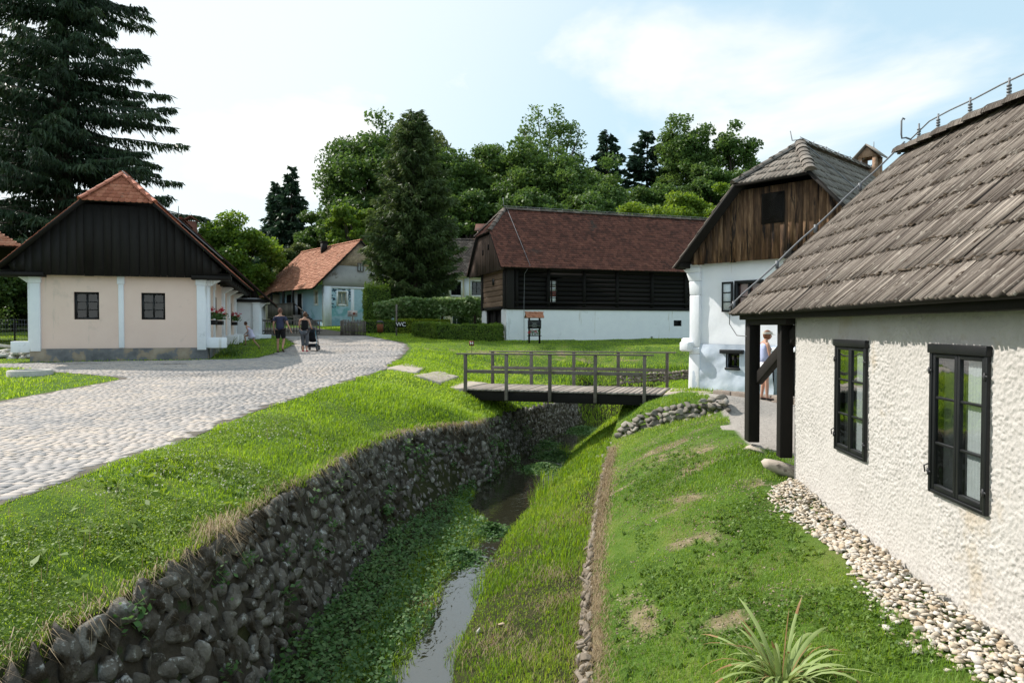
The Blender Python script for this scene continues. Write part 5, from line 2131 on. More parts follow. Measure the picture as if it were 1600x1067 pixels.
# ================================================================== timber barn
def barn():
    F = Frame((-.3, 36), (.949, .316))
    t = thing('barn', 'long timber barn with red brown tiled roof on a white base', 'barn', F(6, 0, .7))
    Lb, D = 15.0, 4.7
    S = F.lside(0, D)           # a = D at the front corner
    zb = 2.61
    mb = MB()
    wall_panel(mb, F, 0, Lb, 0, zb, .4, [(10.1, 10.62, 1.72, 2.05), (8.6, 8.74, .92, 1.12)], res=.3, disp=lumpy(.05, .8))
    wall_panel(mb, S, 0, D - .4, 0, zb, .4, [(D - 3.74, D - .9, .2, zb + 1)], disp=None)
    F.box(mb, Lb - .3, Lb - .001, -D, -.401, 0, zb)
    F.box(mb, .3, Lb - .3, -D, -D + .3, 0, zb - .01)
    mb.build('base_wall', MT['white'], t, smooth=False)
    hb = MB()
    F.box(hb, 10.1, 10.62, -.2, -.15, 1.72, 2.05)
    F.box(hb, 10.1, 10.14, -.149, -.05, 1.72, 2.05)
    F.box(hb, 10.58, 10.62, -.149, -.05, 1.72, 2.05)
    F.box(hb, 10.34, 10.37, -.149, -.08, 1.72, 2.05)
    hb.build('hatch', MT['blackwood'], t)
    db = MB()
    x = D - 3.74
    while x < D - .92:
        S.box(db, x, x + .22, -.25, -.19 + random.uniform(-.01, .01), .3, zb)
        x += .23
    for x in (D - 3.74, D - 2.35, D - 1.04):
        S.box(db, x, x + .14, -.17, -.02, .3, zb)
    S.box(db, D - 3.9, D - .8, -.1, .10, zb - .02, zb + .16)
    db.build('door', MT['darkwood'], t)
    # log storey: gable end of hewn logs, long side a dark slatted gallery
    lg = MB()
    z = zb + .16
    i = 0
    while z < 4.85:
        h = random.uniform(.26, .36)
        S.box(lg, .35, D - .45, -.35, .02 + random.uniform(-.02, .02), z, z + h - .012)
        z += h
    lg.build('log_wall', MT['brownlog'], t, bevel=.03)
    hatch = MB()
    S.box(hatch, 2.25, 2.58, .0, .05, 4.0, 4.35)
    hatch.build('hatch', MT['blackwood'], t)
    ps = MB()
    for a in (0.0, D - .45):
        S.box(ps, a, a + .34, -.35, .07, zb, 4.9)
    F.box(ps, 0, .42, -.45, .08, zb, 4.9)
    S.box(ps, -.6, D, -.3, .14, 4.72, 4.9)
    ps.build('corner_post', MT['darkwood'], t, bevel=.01)
    gal = MB()
    F.box(gal, .43, Lb, -1.0, -.9, zb, 4.9)
    gal.build('gallery_wall', MT['logwood'], t)
    sl = MB()
    z = zb + .02
    k = 0
    while z < 4.6:
        h = .20
        segs = [(.43, 2.26), (2.94, Lb)] if 2.95 < z + h / 2 < 4.25 else [(.43, Lb)]
        for s0, s1 in segs:
            F.box(sl, s0, s1, -.12, -.05 + random.uniform(-.01, .01), z, z + h)
        z += h + .045
        k += 1
    F.box(sl, 0, Lb, -.2, .05, zb - .02, zb + .12)
    F.box(sl, 0.43, Lb, -.02, .06, zb + .30, zb + .40)
    sl.build('slats', MT['logwood'], t)
    po = MB()
    for a in (.5, 2.3, 4.4, 6.4, 8.6, 10.8, 13):
        F.box(po, a, a + .16, -.04, .05, zb + .12, 4.75)
    F.box(po, 0, Lb, -.1, .1, 4.751, 4.9)
    po.build('gallery_post', MT['logwood'], t)
    w = window(F, t, 2.60, 3.6, .62, 1.25, d=-.06, fw=.04, nx=2, ny=5, fm='darkwood', gm='glass')
    cu = MB()
    for (z0, z1, mm) in ((3.02, 3.3, 0), (3.33, 3.6, 1), (3.63, 3.8, 0), (3.86, 4.15, 2)):
        for a0 in (2.34, 2.62):
            F.box(cu, a0, a0 + .24, -.13, -.125, z0, z1, m=mm)
    cu.build('curtain', [MT['paint'], MT['red'], MT['curtain']], w)  # pale and red panels paint the lit view through the barn
    # roof
    fr = MB()
    Sx = S
    a0, a1 = -1.9, D + .5
    left, right, hip, (r0, r1) = hip_planes(S, a0, a1, .45, -Lb - .3, 4.78, 8.35, 6.9, 1.3)
    sh = MB()
    kw = dict(exp=.18, tw=.19, th=.024, jit=.005, style='round', lap=1.3, lift=1.9)
    tile_plane(sh, right, S.n, seed=51, drop=.008, **kw)
    tile_plane(sh, left, S.n, seed=52, **kw)
    tile_plane(sh, hip, S.ax, seed=53, **kw)
    roof = sh.build('roof', MT['browntile'], t)
    und = MB()
    for p in (left, right, hip):
        slab(und, p, .08)
    und.build('roof_frame', MT['darkwood'], roof)
    rc = MB()
    up = Vector((0, 0, .05))
    ridge_caps(rc, r0 + up, r1 + up, w=.34, seg=.36)
    ridge_caps(rc, hip[0] + up, hip[2] + up, w=.3, seg=.36, seed=3)
    ridge_caps(rc, hip[1] + up, hip[2] + up, w=.3, seg=.36, seed=4)
    rc.build('ridge', MT['greytile'], roof)
    gb = MB()
    ac = (a0 + a1) / 2
    kk = (8.35 - 4.78) / (ac - a0)

    def rz(a):
        return 4.70 + kk * min(a - a0, a1 - a)
    gable_boards(gb, S, .30, [(a0 + .1, 4.66), (a1 - .1, 4.66), (a1 - .12, rz(a1 - .12)), (ac + 1.35, 6.8), (ac - 1.35, 6.8), (a0 + .12, rz(a0 + .12))], w=.24, seed=8)
    g = gb.build('gable', MT['barnplank'], t)
    for a, z in ((ac - .35, 5.9), (ac + .75, 6.1)):
        gh = MB()
        S.box(gh, a - .12, a + .12, .295, .315, z - .15, z + .15)
        gh.build('vent_hole', MT['dark'], g)
    lc = MB()
    p0, p1 = r0 + Vector((0, 0, .1)) + F.ax * .15, F(1.15, .5, 4.84)
    lc.tube([p0.lerp(p1, i / 6) + Vector((0, 0, .06)) for i in range(7)] + [F(1.0, .06, 4.5), F(.95, .10, 3.0), F(.95, .12, .8)], .013, 5)
    lc.tube([r0.lerp(r1, i / 20) + Vector((0, 0, .22)) for i in range(21)], .014, 5)
    for i in range(0, 21):
        p = r0.lerp(r1, i / 20)
        lc.tube([p, p + Vector((0, 0, .24))], .012, 4)
    lc.tube([r0 + Vector((0, 0, .1)), r0 + Vector((-.05, 0, .7))], .016, 5)
    lc.build('lightning_conductor', MT['zinc'], t)


barn()


# ================================================================== neighbour's roof at the left edge
def neighbour():
    c = at(34, 385, 30)
    F = Frame((c.x, c.y), (.86, .5))
    t = thing('neighbour_house', 'orange tiled hipped roof corner behind the farmhouse at the picture edge', 'house', F(-5, -3, .7))
    ze = c.z
    mb = MB()
    F.box(mb, -10, -2.2, -9, -1.6, .3, ze - .1)
    mb.build('wall', MT['cream'], t)
    zr = ze + 3.4
    A, B, Cc, Dd = F(-11, 0, ze), F(0, 0, ze), F(0, -10, ze), F(-11, -10, ze)
    R0, R1 = F(-6.2, -5, zr), F(-4.8, -5, zr)
    sh = MB()
    kw = dict(exp=.2, tw=.21, th=.02, style='round', jit=.004)
    planes = [[A, B, R1, R0], [B, Cc, R1], [Cc, Dd, R0, R1], [Dd, A, R0]]
    for i, (p, e) in enumerate(zip(planes, (F.ax, F.n, F.ax, F.n))):
        tile_plane(sh, p, e, seed=60 + i, **kw)
    roof = sh.build('roof', MT['orangetile'], t)
    und = MB()
    for p in planes:
        slab(und, p, .09)
    und.build('roof_frame', MT['darkwood'], roof)


neighbour()
# ================================================================== trees
LEAF = {
    'dark': leafmat('dark_broadleaf', (.036, .076, .020), (.074, .138, .034), (.14, .21, .058), trans=.36),
    'mid': leafmat('mid_broadleaf', (.040, .088, .022), (.084, .152, .038), (.155, .235, .062), trans=.38),
    'light': leafmat('light_broadleaf', (.055, .115, .018), (.12, .21, .032), (.22, .31, .06), trans=.4),
    'bright': leafmat('bright_bush', (.075, .135, .018), (.15, .24, .034), (.26, .34, .065), trans=.42),
    'olive': leafmat('olive_broadleaf', (.055, .080, .026), (.11, .145, .048), (.19, .225, .085), trans=.35),
    'spruce': leafmat('spruce_needles', (.010, .024, .011), (.024, .050, .020), (.058, .090, .030), trans=.18, nscale=.5),
    'conif': leafmat('conifer_needles', (.032, .056, .019), (.066, .106, .032), (.135, .18, .056), trans=.3, nscale=.5),
    'pine': leafmat('pine_needles', (.014, .034, .020), (.030, .062, .034), (.065, .11, .055), trans=.18),
    'vine': leafmat('vine_leaves', (.07, .14, .04), (.17, .27, .09), (.44, .52, .30), trans=.42),
    'hedge': leafmat('hedge_leaves', (.045, .10, .014), (.12, .21, .028), (.24, .33, .055), trans=.42),
    'yhedge': leafmat('yellow_hedge_leaves', (.09, .14, .010), (.19, .26, .018), (.33, .38, .04), trans=.42),
}


def broadleaf(name, label, cat, base, h, rx, mat, seed, trunk=.25, nclump=70, nleaf=170, ls=.34, rz=None, low=.0, group=None, airy=0.0, lobes=1.0, shape=1.0):
    """tapered trunk, limbs, and a crown of leaf clumps with gaps"""
    global RNG
    keep = RNG
    RNG = np.random.default_rng(seed)
    rg = random.Random(seed)
    t = thing(name, label, cat, base, group)
    bx, by, bz = base
    rz = rz or h * (1 - trunk) / 2
    zc = h - rz
    tr = MB()
    lean = Vector((rg.uniform(-.04, .04) * h, rg.uniform(-.04, .04) * h, 0))
    B = Vector(base)
    tr.tube([B + Vector((0, 0, -.3)), B + lean * .2 + Vector((0, 0, h * .15)), B + lean * .6 + Vector((0, 0, zc * .8)), B + lean + Vector((0, 0, h * .82))], [h * .028, h * .022, h * .014, h * .004], 8)
    lv = MB()
    cs, cr, rr = [], [], []
    for i in range(nclump):
        d = RNG.normal(size=3)
        d[2] = d[2] * .9 + .12
        d /= np.linalg.norm(d)
        az = math.atan2(d[1], d[0])
        lob = 1 + lobes * .14 * math.sin(az * 3 + seed) * math.cos(d[2] * 4 + seed * 1.7)
        f = rg.uniform(.35, 1.0) ** .55 * lob
        wz = 1.0 if d[2] < 0 else shape
        c = np.array((d[0] * rx * f, d[1] * rx * f, d[2] * rz * f * wz)) * (1 - .1 * rg.random())
        if d[2] < 0:
            c[2] *= (1 - low)
        cs.append(np.array((bx, by, bz + zc)) + c + np.array(tuple(lean)) * .7)
        cr.append(rx * rg.uniform(.18, .34) * (1 - .25 * airy))
        rr.append(rg.uniform(-.22, .22))
    for i in range(0, nclump, max(1, nclump // 16)):
        e = Vector(cs[i])
        s0 = B + lean * .5 + Vector((0, 0, zc * rg.uniform(.45, .95)))
        mid = s0.lerp(e, .5) + Vector((0, 0, -.04 * h * rg.random()))
        tr.tube([s0, mid, e], [h * .011, h * .007, h * .002], 5)
    pts, rv = [], []
    for c, r, q in zip(cs, cr, rr):
        n = int(1.5 * nleaf * (r / (rx * .24)) ** 2 * (1 - .35 * airy))
        d = RNG.normal(size=(n, 3))
        d /= np.linalg.norm(d, axis=1)[:, None]
        rad = r * (RNG.random(n) ** .45)
        p = c + d * rad[:, None] * np.array((1.15, 1.15, .78))
        p = p + (fbm(p * .9, 2, seed)[:, None] - .5) * r * .5
        pts.append(p)
        rv.append(np.clip(.5 + q + RNG.normal(0, .16, n), 0, 1))
    p = np.concatenate(pts)
    leaves(lv, p, ls, .35, r=np.concatenate(rv))
    tr.build('trunk', MT['bark'], t, smooth=True)
    lv.build('crown', LEAF[mat], t)
    RNG = keep
    return t


def conifer(name, label, base, h, rad, mat, seed, whorl=.5, nb=6, droop=.35, hang=.5, spr=26, z0=.10, pw=.85, upturn=.15, lw=.09, ll=.5, group=None, ragged=.25, fill=1.0, bulge=None):
    """trunk and whorls of drooping branches carrying hanging sprays"""
    rg = random.Random(seed)
    rn = np.random.default_rng(seed)
    t = thing(name, label, 'tree', base, group)
    B = np.array(base)
    tr = MB()
    tr.tube([B + (0, 0, -.3), B + (0, 0, h * .3), B + (0, 0, h * .75), B + (0, 0, h)], [h * .020, h * .015, h * .006, .02], 8)
    pos, dirs, lens, rr, wid = [], [], [], [], []
    z = h * z0
    while z < h * .985:
        f = z / h
        prof = (1 - f) ** pw
        if bulge:
            prof *= min(1, .55 + .45 * (f - z0) / bulge)
        for k in range(nb):
            az = rg.uniform(0, 2 * math.pi)
            L = rad * prof * rg.uniform(1 - ragged * 1.6, 1 + ragged * .5) + .15
            zz = z + rg.uniform(-.5, .5) * whorl
            u = np.array((math.cos(az), math.sin(az), 0))
            sd = np.array((-u[1], u[0], 0))
            dr = droop * rg.uniform(.7, 1.3)
            s = np.linspace(0, 1, 6)
            pts = [B + u * (L * q) + np.array((0, 0, zz + L * (upturn * q * 1.2 - dr * q * q + dr * .45 * max(0, q - .75) * 2))) for q in s]
            if L > 1.0:
                tr.tube(pts, [.035 * L ** .5 * (1 - .9 * q) + .006 for q in s], 4, caps=False)
            n = int(spr * L * fill * (1.3 - .3 * f)) + 3
            q = rn.random(n) ** .75
            q = .10 + .90 * q
            qq = q[:, None]
            wz = L * (upturn * q * 1.2 - dr * q * q + dr * .9 * np.clip(q - .75, 0, 1))
            lat = rn.normal(0, 1, n) * L * .13 * (1.15 - q)
            p = B + u * (L * qq) + sd * lat[:, None]
            p[:, 2] += zz + wz + rn.normal(0, .04, n) - np.abs(lat) * .25
            hd = np.array((0, 0, -1.0)) * hang + u * (1 - hang) + rn.normal(0, .28, (n, 3)) + sd * (np.sign(lat) * .4)[:, None] * (1 - hang)
            hd /= np.linalg.norm(hd, axis=1)[:, None]
            pos.append(p)
            dirs.append(hd)
            lens.append(ll * rn.uniform(.45, 1.25, n) * (.65 + .35 * min(1, L / rad * 2)))
            wid.append(lw * rn.uniform(.6, 1.4, n))
            rr.append(np.clip(.42 + rg.uniform(-.2, .2) + .35 * (q - .5) + rn.normal(0, .13, n), 0, 1))
        z += whorl * rg.uniform(.7, 1.3)
    p, d, l, r, w = np.concatenate(pos), np.concatenate(dirs), np.concatenate(lens), np.concatenate(rr), np.concatenate(wid)
    n = len(p)
    a = np.cross(d, rn.normal(size=(n, 3)))
    a /= np.linalg.norm(a, axis=1)[:, None]
    V = np.stack([p - a * (w * .35)[:, None], p + a * (w * .35)[:, None], p + d * (l * .55)[:, None] + a * (w * .6)[:, None], p + d * l[:, None], p + d * (l * .5)[:, None] - a * (w * .6)[:, None]], 1)
    F = np.arange(n)[:, None] * 5 + np.arange(5)[None]
    lv = MB()
    lv.add(V.reshape(-1, 3), F, r=np.repeat(r, 5))
    tr.build('trunk', MT['bark'], t)
    lv.build('crown', LEAF[mat], t)
    return t


def gp(px, Y, z=None):
    x = (px - 800) / 1067 * Y
    return (x, Y, h1(x, Y) if z is None else z)


def hgt(py, Y, base):
    return CAMZ + (510 - py) / 1067 * Y - base[2]


def trees():
    # the great spruce behind the farmhouse
    b = gp(103, 56)
    conifer('spruce_tree', 'huge dark spruce with drooping branches rising out of frame above the farmhouse', b, 44, 11.2, 'spruce', 3, whorl=.66, nb=7, droop=.34, hang=.70, spr=42, z0=.05, pw=.62, upturn=.22, lw=.095, ll=.62, ragged=.38)
    b = gp(-30, 64)
    conifer('spruce_tree', 'second dark spruce standing behind the huge one at the left edge', b, 32, 8, 'spruce', 5, whorl=.8, nb=6, droop=.34, hang=.7, spr=30, z0=.05, pw=.7, upturn=.2, lw=.11, ll=.6)
    # the broad conifer in the middle
    b = gp(647, 50)
    conifer('conifer_tree', 'tall broad conifer with feathery ascending boughs in front of the cream house', b, hgt(176, 50, b), 4.15, 'conif', 8, whorl=.26, nb=10, droop=.36, hang=.42, spr=46, z0=.05, pw=.58, upturn=.55, lw=.065, ll=.42, ragged=.17, bulge=.22)
    b = gp(457, 95)
    conifer('conifer_tree', 'right and taller of two pointed dark conifers behind the orange roof', b, hgt(262, 95, b), 4.2, 'pine', 12, whorl=.6, nb=7, droop=.2, hang=.4, spr=20, z0=.05, pw=.75, upturn=.2, lw=.26, ll=.9, ragged=.3)
    b = gp(433, 97)
    conifer('conifer_tree', 'left and shorter of two pointed dark conifers behind the orange roof', b, hgt(288, 97, b), 3.9, 'pine', 13, whorl=.6, nb=7, droop=.2, hang=.4, spr=20, z0=.05, pw=.75, upturn=.2, lw=.26, ll=.9, ragged=.3)
    for px, py, seed, lab in ((948, 211, 21, 'dark pine with pointed top just right of the tall airy tree'), (1010, 211, 22, 'dark pine with pointed top left of the two loose crowned poplars')):
        b = gp(px, 103)
        conifer('pine_tree', lab, b, hgt(py - 4, 103, b), 5.6, 'pine', seed, whorl=.7, nb=6, droop=.15, hang=.25, spr=18, z0=.2, pw=.6, upturn=.3, lw=.34, ll=.95, ragged=.35)
    BL = [  # px, top, Y, half width px, material, label, kw
        (383, 344, 63, 64, 'light', 'round light green walnut tree above the white outbuilding', dict(nclump=95, nleaf=190, ls=.30)),
        (332, 372, 70, 42, 'mid', 'smaller green tree just right of the farmhouse roof ridge', dict(nclump=60, ls=.3)),
        (585, 196, 84, 84, 'dark', 'big dark broadleaf tree left of the broad conifer', dict(nclump=170, nleaf=170, ls=.42, shape=1.0, trunk=.15)),
        (515, 320, 84, 46, 'dark', 'dark tree low on the slope behind the orange roof', dict(nclump=70, ls=.4)),
        (648, 184, 92, 62, 'olive', 'olive green tree topping out behind the broad conifer', dict(nclump=110, ls=.42)),
        (552, 310, 70, 40, 'light', 'fresh green tree rising directly behind the brick gable', dict(nclump=75, ls=.3)),
        (600, 330, 74, 40, 'mid', 'green tree squeezed between brick gable and broad conifer', dict(nclump=60, ls=.32)),
        (466, 376, 74, 34, 'olive', 'low olive tree peeping over the orange roof ridge', dict(nclump=50, ls=.3)),
        (705, 224, 88, 70, 'mid', 'rounded green tree just right of the broad conifer top', dict(nclump=100, ls=.40)),
        (768, 226, 88, 64, 'mid', 'rounded green tree above the barn chimney in the forest edge', dict(nclump=95, ls=.40)),
        (832, 224, 84, 68, 'mid', 'rounded green tree left of the tall airy tree', dict(nclump=105, ls=.40)),
        (905, 244, 80, 72, 'mid', 'broad green tree beneath the tall airy tree', dict(nclump=105, ls=.38)),
        (735, 300, 76, 56, 'dark', 'dark shaded tree behind the grey tiled roof', dict(nclump=85, ls=.38)),
        (820, 300, 74, 60, 'dark', 'dark shaded tree over the left part of the barn ridge', dict(nclump=85, ls=.38)),
        (925, 298, 74, 56, 'mid', 'shaded green tree over the middle of the barn ridge', dict(nclump=85, ls=.36)),
        (866, 173, 102, 62, 'mid', 'tall airy tree with visible trunk towering over the forest edge', dict(nclump=64, nleaf=110, ls=.42, trunk=.45, airy=.7, lobes=1.4)),
        (1072, 186, 98, 54, 'mid', 'left of two tall loose crowned poplars beside the plank gable', dict(nclump=150, nleaf=150, ls=.42, airy=.15, shape=1.05, trunk=.15)),
        (1150, 196, 94, 52, 'mid', 'right of two tall loose crowned poplars beside the plank gable', dict(nclump=110, nleaf=140, ls=.42, airy=.3, trunk=.2)),
        (985, 285, 92, 50, 'dark', 'dark tree filling the gap below the two pines', dict(nclump=110, ls=.4)),
        (1038, 275, 92, 44, 'mid', 'green tree between the right pine and the left poplar', dict(nclump=90, ls=.4)),
        (800, 236, 96, 60, 'mid', 'green tree behind the forest edge, left of the airy tree', dict(nclump=90, ls=.42)),
        (945, 288, 98, 56, 'dark', 'dark tree behind the forest edge, below the left pine', dict(nclump=90, ls=.42)),
        (1112, 258, 90, 52, 'dark', 'dark tree low between the poplars', dict(nclump=75, ls=.4)),
        (1008, 303, 66, 58, 'bright', 'bright green bushy tree above the barn ridge, leftmost of three', dict(nclump=70, ls=.30, trunk=.15)),
        (1060, 288, 68, 54, 'bright', 'bright green bushy tree above the barn ridge, middle of three', dict(nclump=75, ls=.30, trunk=.15)),
        (1110, 292, 66, 50, 'bright', 'bright green bushy tree against the plank gable, rightmost of three', dict(nclump=70, ls=.30, trunk=.15)),
        (1190, 300, 80, 50, 'mid', 'green tree hidden mostly behind the plank gable roof', dict(nclump=60, ls=.36)),
        (22, 392, 47, 66, 'mid', 'shady round tree behind the wire fence at the left edge', dict(nclump=120, ls=.25, trunk=.0, nleaf=220)),
        (-45, 385, 44, 80, 'dark', 'shady dark tree outside the left edge behind the fence', dict(nclump=60, ls=.3, trunk=.1)),
    ]
    for i, (px, py, Y, hw, mat, lab, kw) in enumerate(BL):
        b = gp(px, Y)
        hh = hgt(py, Y, b)
        bush = mat == 'bright'
        broadleaf('broadleaf_tree' if not bush else 'bushy_tree', lab, 'tree', b, hh, hw / 1067 * Y * .95, mat, 200 + i * 7, **kw)


trees()


def wood():
    """the dark wooded slope behind the barn, read as one mass"""
    mb = MB()
    n = 26000
    x = RNG.uniform(-45, 62, n)
    y = RNG.uniform(98, 150, n)
    z = H(x, y) + (RNG.random(n) ** .8) * (8 + 5 * fbm(P3(x * .12, y * .12), 3, 4)) * np.clip((x + 46) / 20, .15, 1)
    leaves(mb, np.stack([x, y, z], 1), .95, .3)
    n = 9000
    x = RNG.uniform(-12, 40, n)
    y = RNG.uniform(84, 98, n)
    z = H(x, y) + RNG.random(n) * 4.5
    leaves(mb, np.stack([x, y, z], 1), .6, .3)
    tag(mb.build('forest', LEAF['dark']), 'dark forest mass on the slope behind the barn', 'forest', kind='stuff')


wood()


# ================================================================== hedges and clipped greens
def leafy_box(name, label, F, a0, a1, d0, d1, z0, z1, mat, n, size=.075, group=None, round_=.0, cat='hedge'):
    t = thing(name, label, cat, F((a0 + a1) / 2, (d0 + d1) / 2, z0), group)
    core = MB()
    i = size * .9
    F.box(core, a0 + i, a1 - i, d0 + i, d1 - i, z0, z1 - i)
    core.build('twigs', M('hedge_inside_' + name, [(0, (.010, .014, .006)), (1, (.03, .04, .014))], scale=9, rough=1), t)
    P_, Nn = [], []
    A, Dp, Hh = a1 - a0, d1 - d0, z1 - z0
    areas = [A * Dp, A * Hh, A * Hh, Dp * Hh, Dp * Hh]
    tot = sum(areas)
    for k, ar in enumerate(areas):
        m = int(n * ar / tot)
        u, v = RNG.random(m), RNG.random(m)
        e = RNG.normal(0, size * .45, m) - size * .2
        if k == 0:
            q, nn = (a0 + A * u, d0 + Dp * v, z1 + e), (0, 0, 1)
        elif k == 1:
            q, nn = (a0 + A * u, d1 + e, z0 + Hh * v), (0, 1, 0)
        elif k == 2:
            q, nn = (a0 + A * u, d0 - e, z0 + Hh * v), (0, -1, 0)
        elif k == 3:
            q, nn = (a0 - e, d0 + Dp * u, z0 + Hh * v), (-1, 0, 0)
        else:
            q, nn = (a1 + e, d0 + Dp * u, z0 + Hh * v), (1, 0, 0)
        a, d, z = [np.broadcast_to(np.asarray(w, float), (m,)) for w in q]
        W = np.array(F.o)[None] + a[:, None] * np.array(F.ax) + d[:, None] * np.array(F.n)
        W[:, 2] = z
        W = W + (fbm(W * 2.5, 2, 7)[:, None] - .5) * size * 2.2
        P_.append(W)
        nv = np.array(F.ax) * nn[0] + np.array(F.n) * nn[1] + np.array((0, 0, nn[2]))
        Nn.append(np.broadcast_to(nv, (m, 3)))
    lv = MB()
    leaves(lv, np.concatenate(P_), size, nrm=np.concatenate(Nn))
    lv.build('leaves', LEAF[mat], t)
    return t


def hedges():
    B, C = Vector((-4.05, 36.3)), Vector((-.72, 35.3))
    F = Frame(B, C - B)
    L = (C - B).length
    leafy_box('clipped_hedge', 'clipped green hedge in front of the barn door, its long side in shade', F, 0, L, -1.0, 0, .75, 1.80, 'hedge', 12000)
    A = Vector((-5.75, 39.2))
    F2 = Frame(A, B - A)
    leafy_box('clipped_hedge', 'sunlit short arm of the clipped hedge turning away beside the road', F2, 0, (B - A).length - .05, -.9, 0, .8, 1.9, 'hedge', 11000)
    F3 = Frame((-6.95, 42.6), (.93, .36))
    leafy_box('clipped_hedge', 'yellow green clipped hedge behind the toilet sign', F3, 0, 3.2, -1.2, 0, 1.0, 2.12, 'yhedge', 9000)
    F4 = Frame((-9.7, 43.6), (.99, -.1))
    leafy_box('clipped_hedge', 'dark low hedge behind the waste bin and picket fence', F4, 0, 2.75, -2.6, 0, 1.1, 2.06, 'hedge', 9000)
    F5 = Frame((-9.95, 46.5), (.95, .3))
    t = leafy_box('clipped_tree', 'clipped square topped tree beside the blue house mural', F5, 0, 1.7, -1.7, 0, 2.0, 4.3, 'hedge', 10000, size=.10, cat='tree')
    tr = MB()
    c = F5(.85, -.85, 0)
    tr.tube([(c.x, c.y, 1.0), (c.x, c.y, 2.4)], .10, 8)
    tr.build('trunk', MT['bark'], t)
    lv = MB()
    P_ = np.array([tuple(F5(random.uniform(0, 1.7), random.uniform(-1.7, 0), 4.3 + abs(random.gauss(0, .22)))) for _ in range(900)])
    leaves(lv, P_, .12, .4)
    lv.build('shoots', LEAF['light'], t)
    # vine arbour
    t = thing('vine_arbour', 'flat topped vine arbour on thin trunks before the cream house', 'arbour', (-5, 47, 1.4))
    for px in (620, 690, 741):
        b = gp(px, 45.4 if px > 640 else 44.6)
        tr = MB()
        tr.tube([(b[0], b[1], b[2] - .2), (b[0] + .05, b[1], b[2] + 1.0), (b[0] - .05, b[1], 3.2)], [.10, .085, .07], 7)
        tr.build('trunk', MT['bark'], t)
    lv = MB()
    n = 9000
    x = RNG.uniform(-8.9, -1.6, n)
    y = RNG.uniform(43.9, 46.6, n)
    top = 3.5 + .25 * (fbm(P3(x * 1.1, y * 1.1), 3, 6) - .5) * 2 - .3 * np.clip((-7.3 - x) / 1.5, 0, 1)
    dep = .75 + .6 * fbm(P3(x * .8, y * .8, 3), 3, 7)
    z = top - RNG.random(n) ** 1.5 * dep
    leaves(lv, np.stack([x, y, z], 1), .20, .5, aspect=.9)
    lv.build('foliage', LEAF['vine'], t)
    # weeds in front of the garden
    shrub('garden_shrub', 'dark garden shrub in the shade below the vine arbour', (-3.3, 48.9), 1.1, 1.1, 'dark')
    shrub('garden_shrub', 'round dark shrub under the left part of the vine arbour', (-7.2, 49.3), 1.4, 1.3, 'dark')
    shrub('garden_shrub', 'dark shrub below the broad conifer beside the arbour', (-6.0, 49.8), 1.6, 1.6, 'mid')
    shrub('garden_shrub', 'green shrub at the right end of the arbour next to the barn', (-1.6, 46.0), .8, .9, 'mid')
    for x, y, r, h, m, lab in ((-29, 36, 1.7, 1.6, 'dark', 'dark shrub behind the wire fence, nearest the left edge'), (-24.5, 37.5, 1.8, 2.2, 'dark', 'dark tall shrub behind the wire fence beside the farmhouse corner')):
        shrub('fence_shrub', lab, (x, y), r, h, m)
    shrub('flower_shrub', 'low flowering shrub at the foot of the picket fence', (-9.6, 41.3), .45, .75, 'bright')


def shrub(name, label, xy, r, h, mat, n=1500, ls=.14):
    t = thing(name, label, 'shrub', (xy[0], xy[1], h1(*xy)))
    z0 = h1(*xy)
    lv, st = MB(), MB()
    P_ = []
    for i in range(14):
        c = np.array((xy[0] + random.gauss(0, r * .4), xy[1] + random.gauss(0, r * .4), z0 + h * random.uniform(.3, .85)))
        d = RNG.normal(size=(n // 14, 3))
        d /= np.linalg.norm(d, axis=1)[:, None]
        P_.append(c + d * r * .38 * RNG.random((n // 14, 1)) ** .4)
        st.tube([(xy[0], xy[1], z0), tuple(c)], [.02, .006], 4)
    leaves(lv, np.concatenate(P_), ls, .4)
    st.build('stem', MT['bark'], t)
    lv.build('foliage', LEAF[mat], t)


hedges()
# ================================================================== grass
def blades(mb, x, y, h, w, lean=.35, z=None, r=None, flop=.35):
    n = len(x)
    z = H(x, y) if z is None else z
    az = RNG.uniform(0, 2 * np.pi, n)
    wv = np.stack([np.cos(az), np.sin(az), np.zeros(n)], 1)
    bd = np.stack([-np.sin(az), np.cos(az), np.zeros(n)], 1)
    ln = np.abs(RNG.normal(lean, .22, n))[:, None]
    B = np.stack([x, y, z - .01], 1)
    up = np.array((0, 0, 1.0))
    h_, w_ = h[:, None], w[:, None]
    m = B + up * h_ * .6 + bd * h_ * ln * .35
    t = B + up * h_ * (1 - flop * ln) + bd * h_ * ln * 1.1
    V = np.stack([B - wv * w_ * .5, B + wv * w_ * .5, m + wv * w_ * .4, t, m - wv * w_ * .4], 1)
    i = np.arange(n)[:, None] * 5
    F4 = i + np.array((0, 1, 2, 4))[None]
    F3 = i + np.array((4, 2, 3))[None]
    r = RNG.random(n) if r is None else r
    k = mb.n
    mb.v.append(V.reshape(-1, 3))
    mb.r.append(np.repeat(r, 5))
    mb.g.append(np.zeros((n * 5, 3)))
    mb.f.append((F4 + k, 0))
    mb.f.append((F3 + k, 0))
    mb.n += n * 5


def scatter(n, x0, x1, y0, y1, mask, near=None):
    x = RNG.uniform(x0, x1, n)
    y = RNG.uniform(y0, y1, n)
    k = mask(x, y)
    return x[k], y[k]


def visible(x, y):
    return (np.abs(x) < .80 * y + 1.2)


BUILD = [(FL, -.1, 5.5, -13.1, .1), (FM, -.1, 5.3, -10, .1), (FN, -.4, 12, -5, .0)]


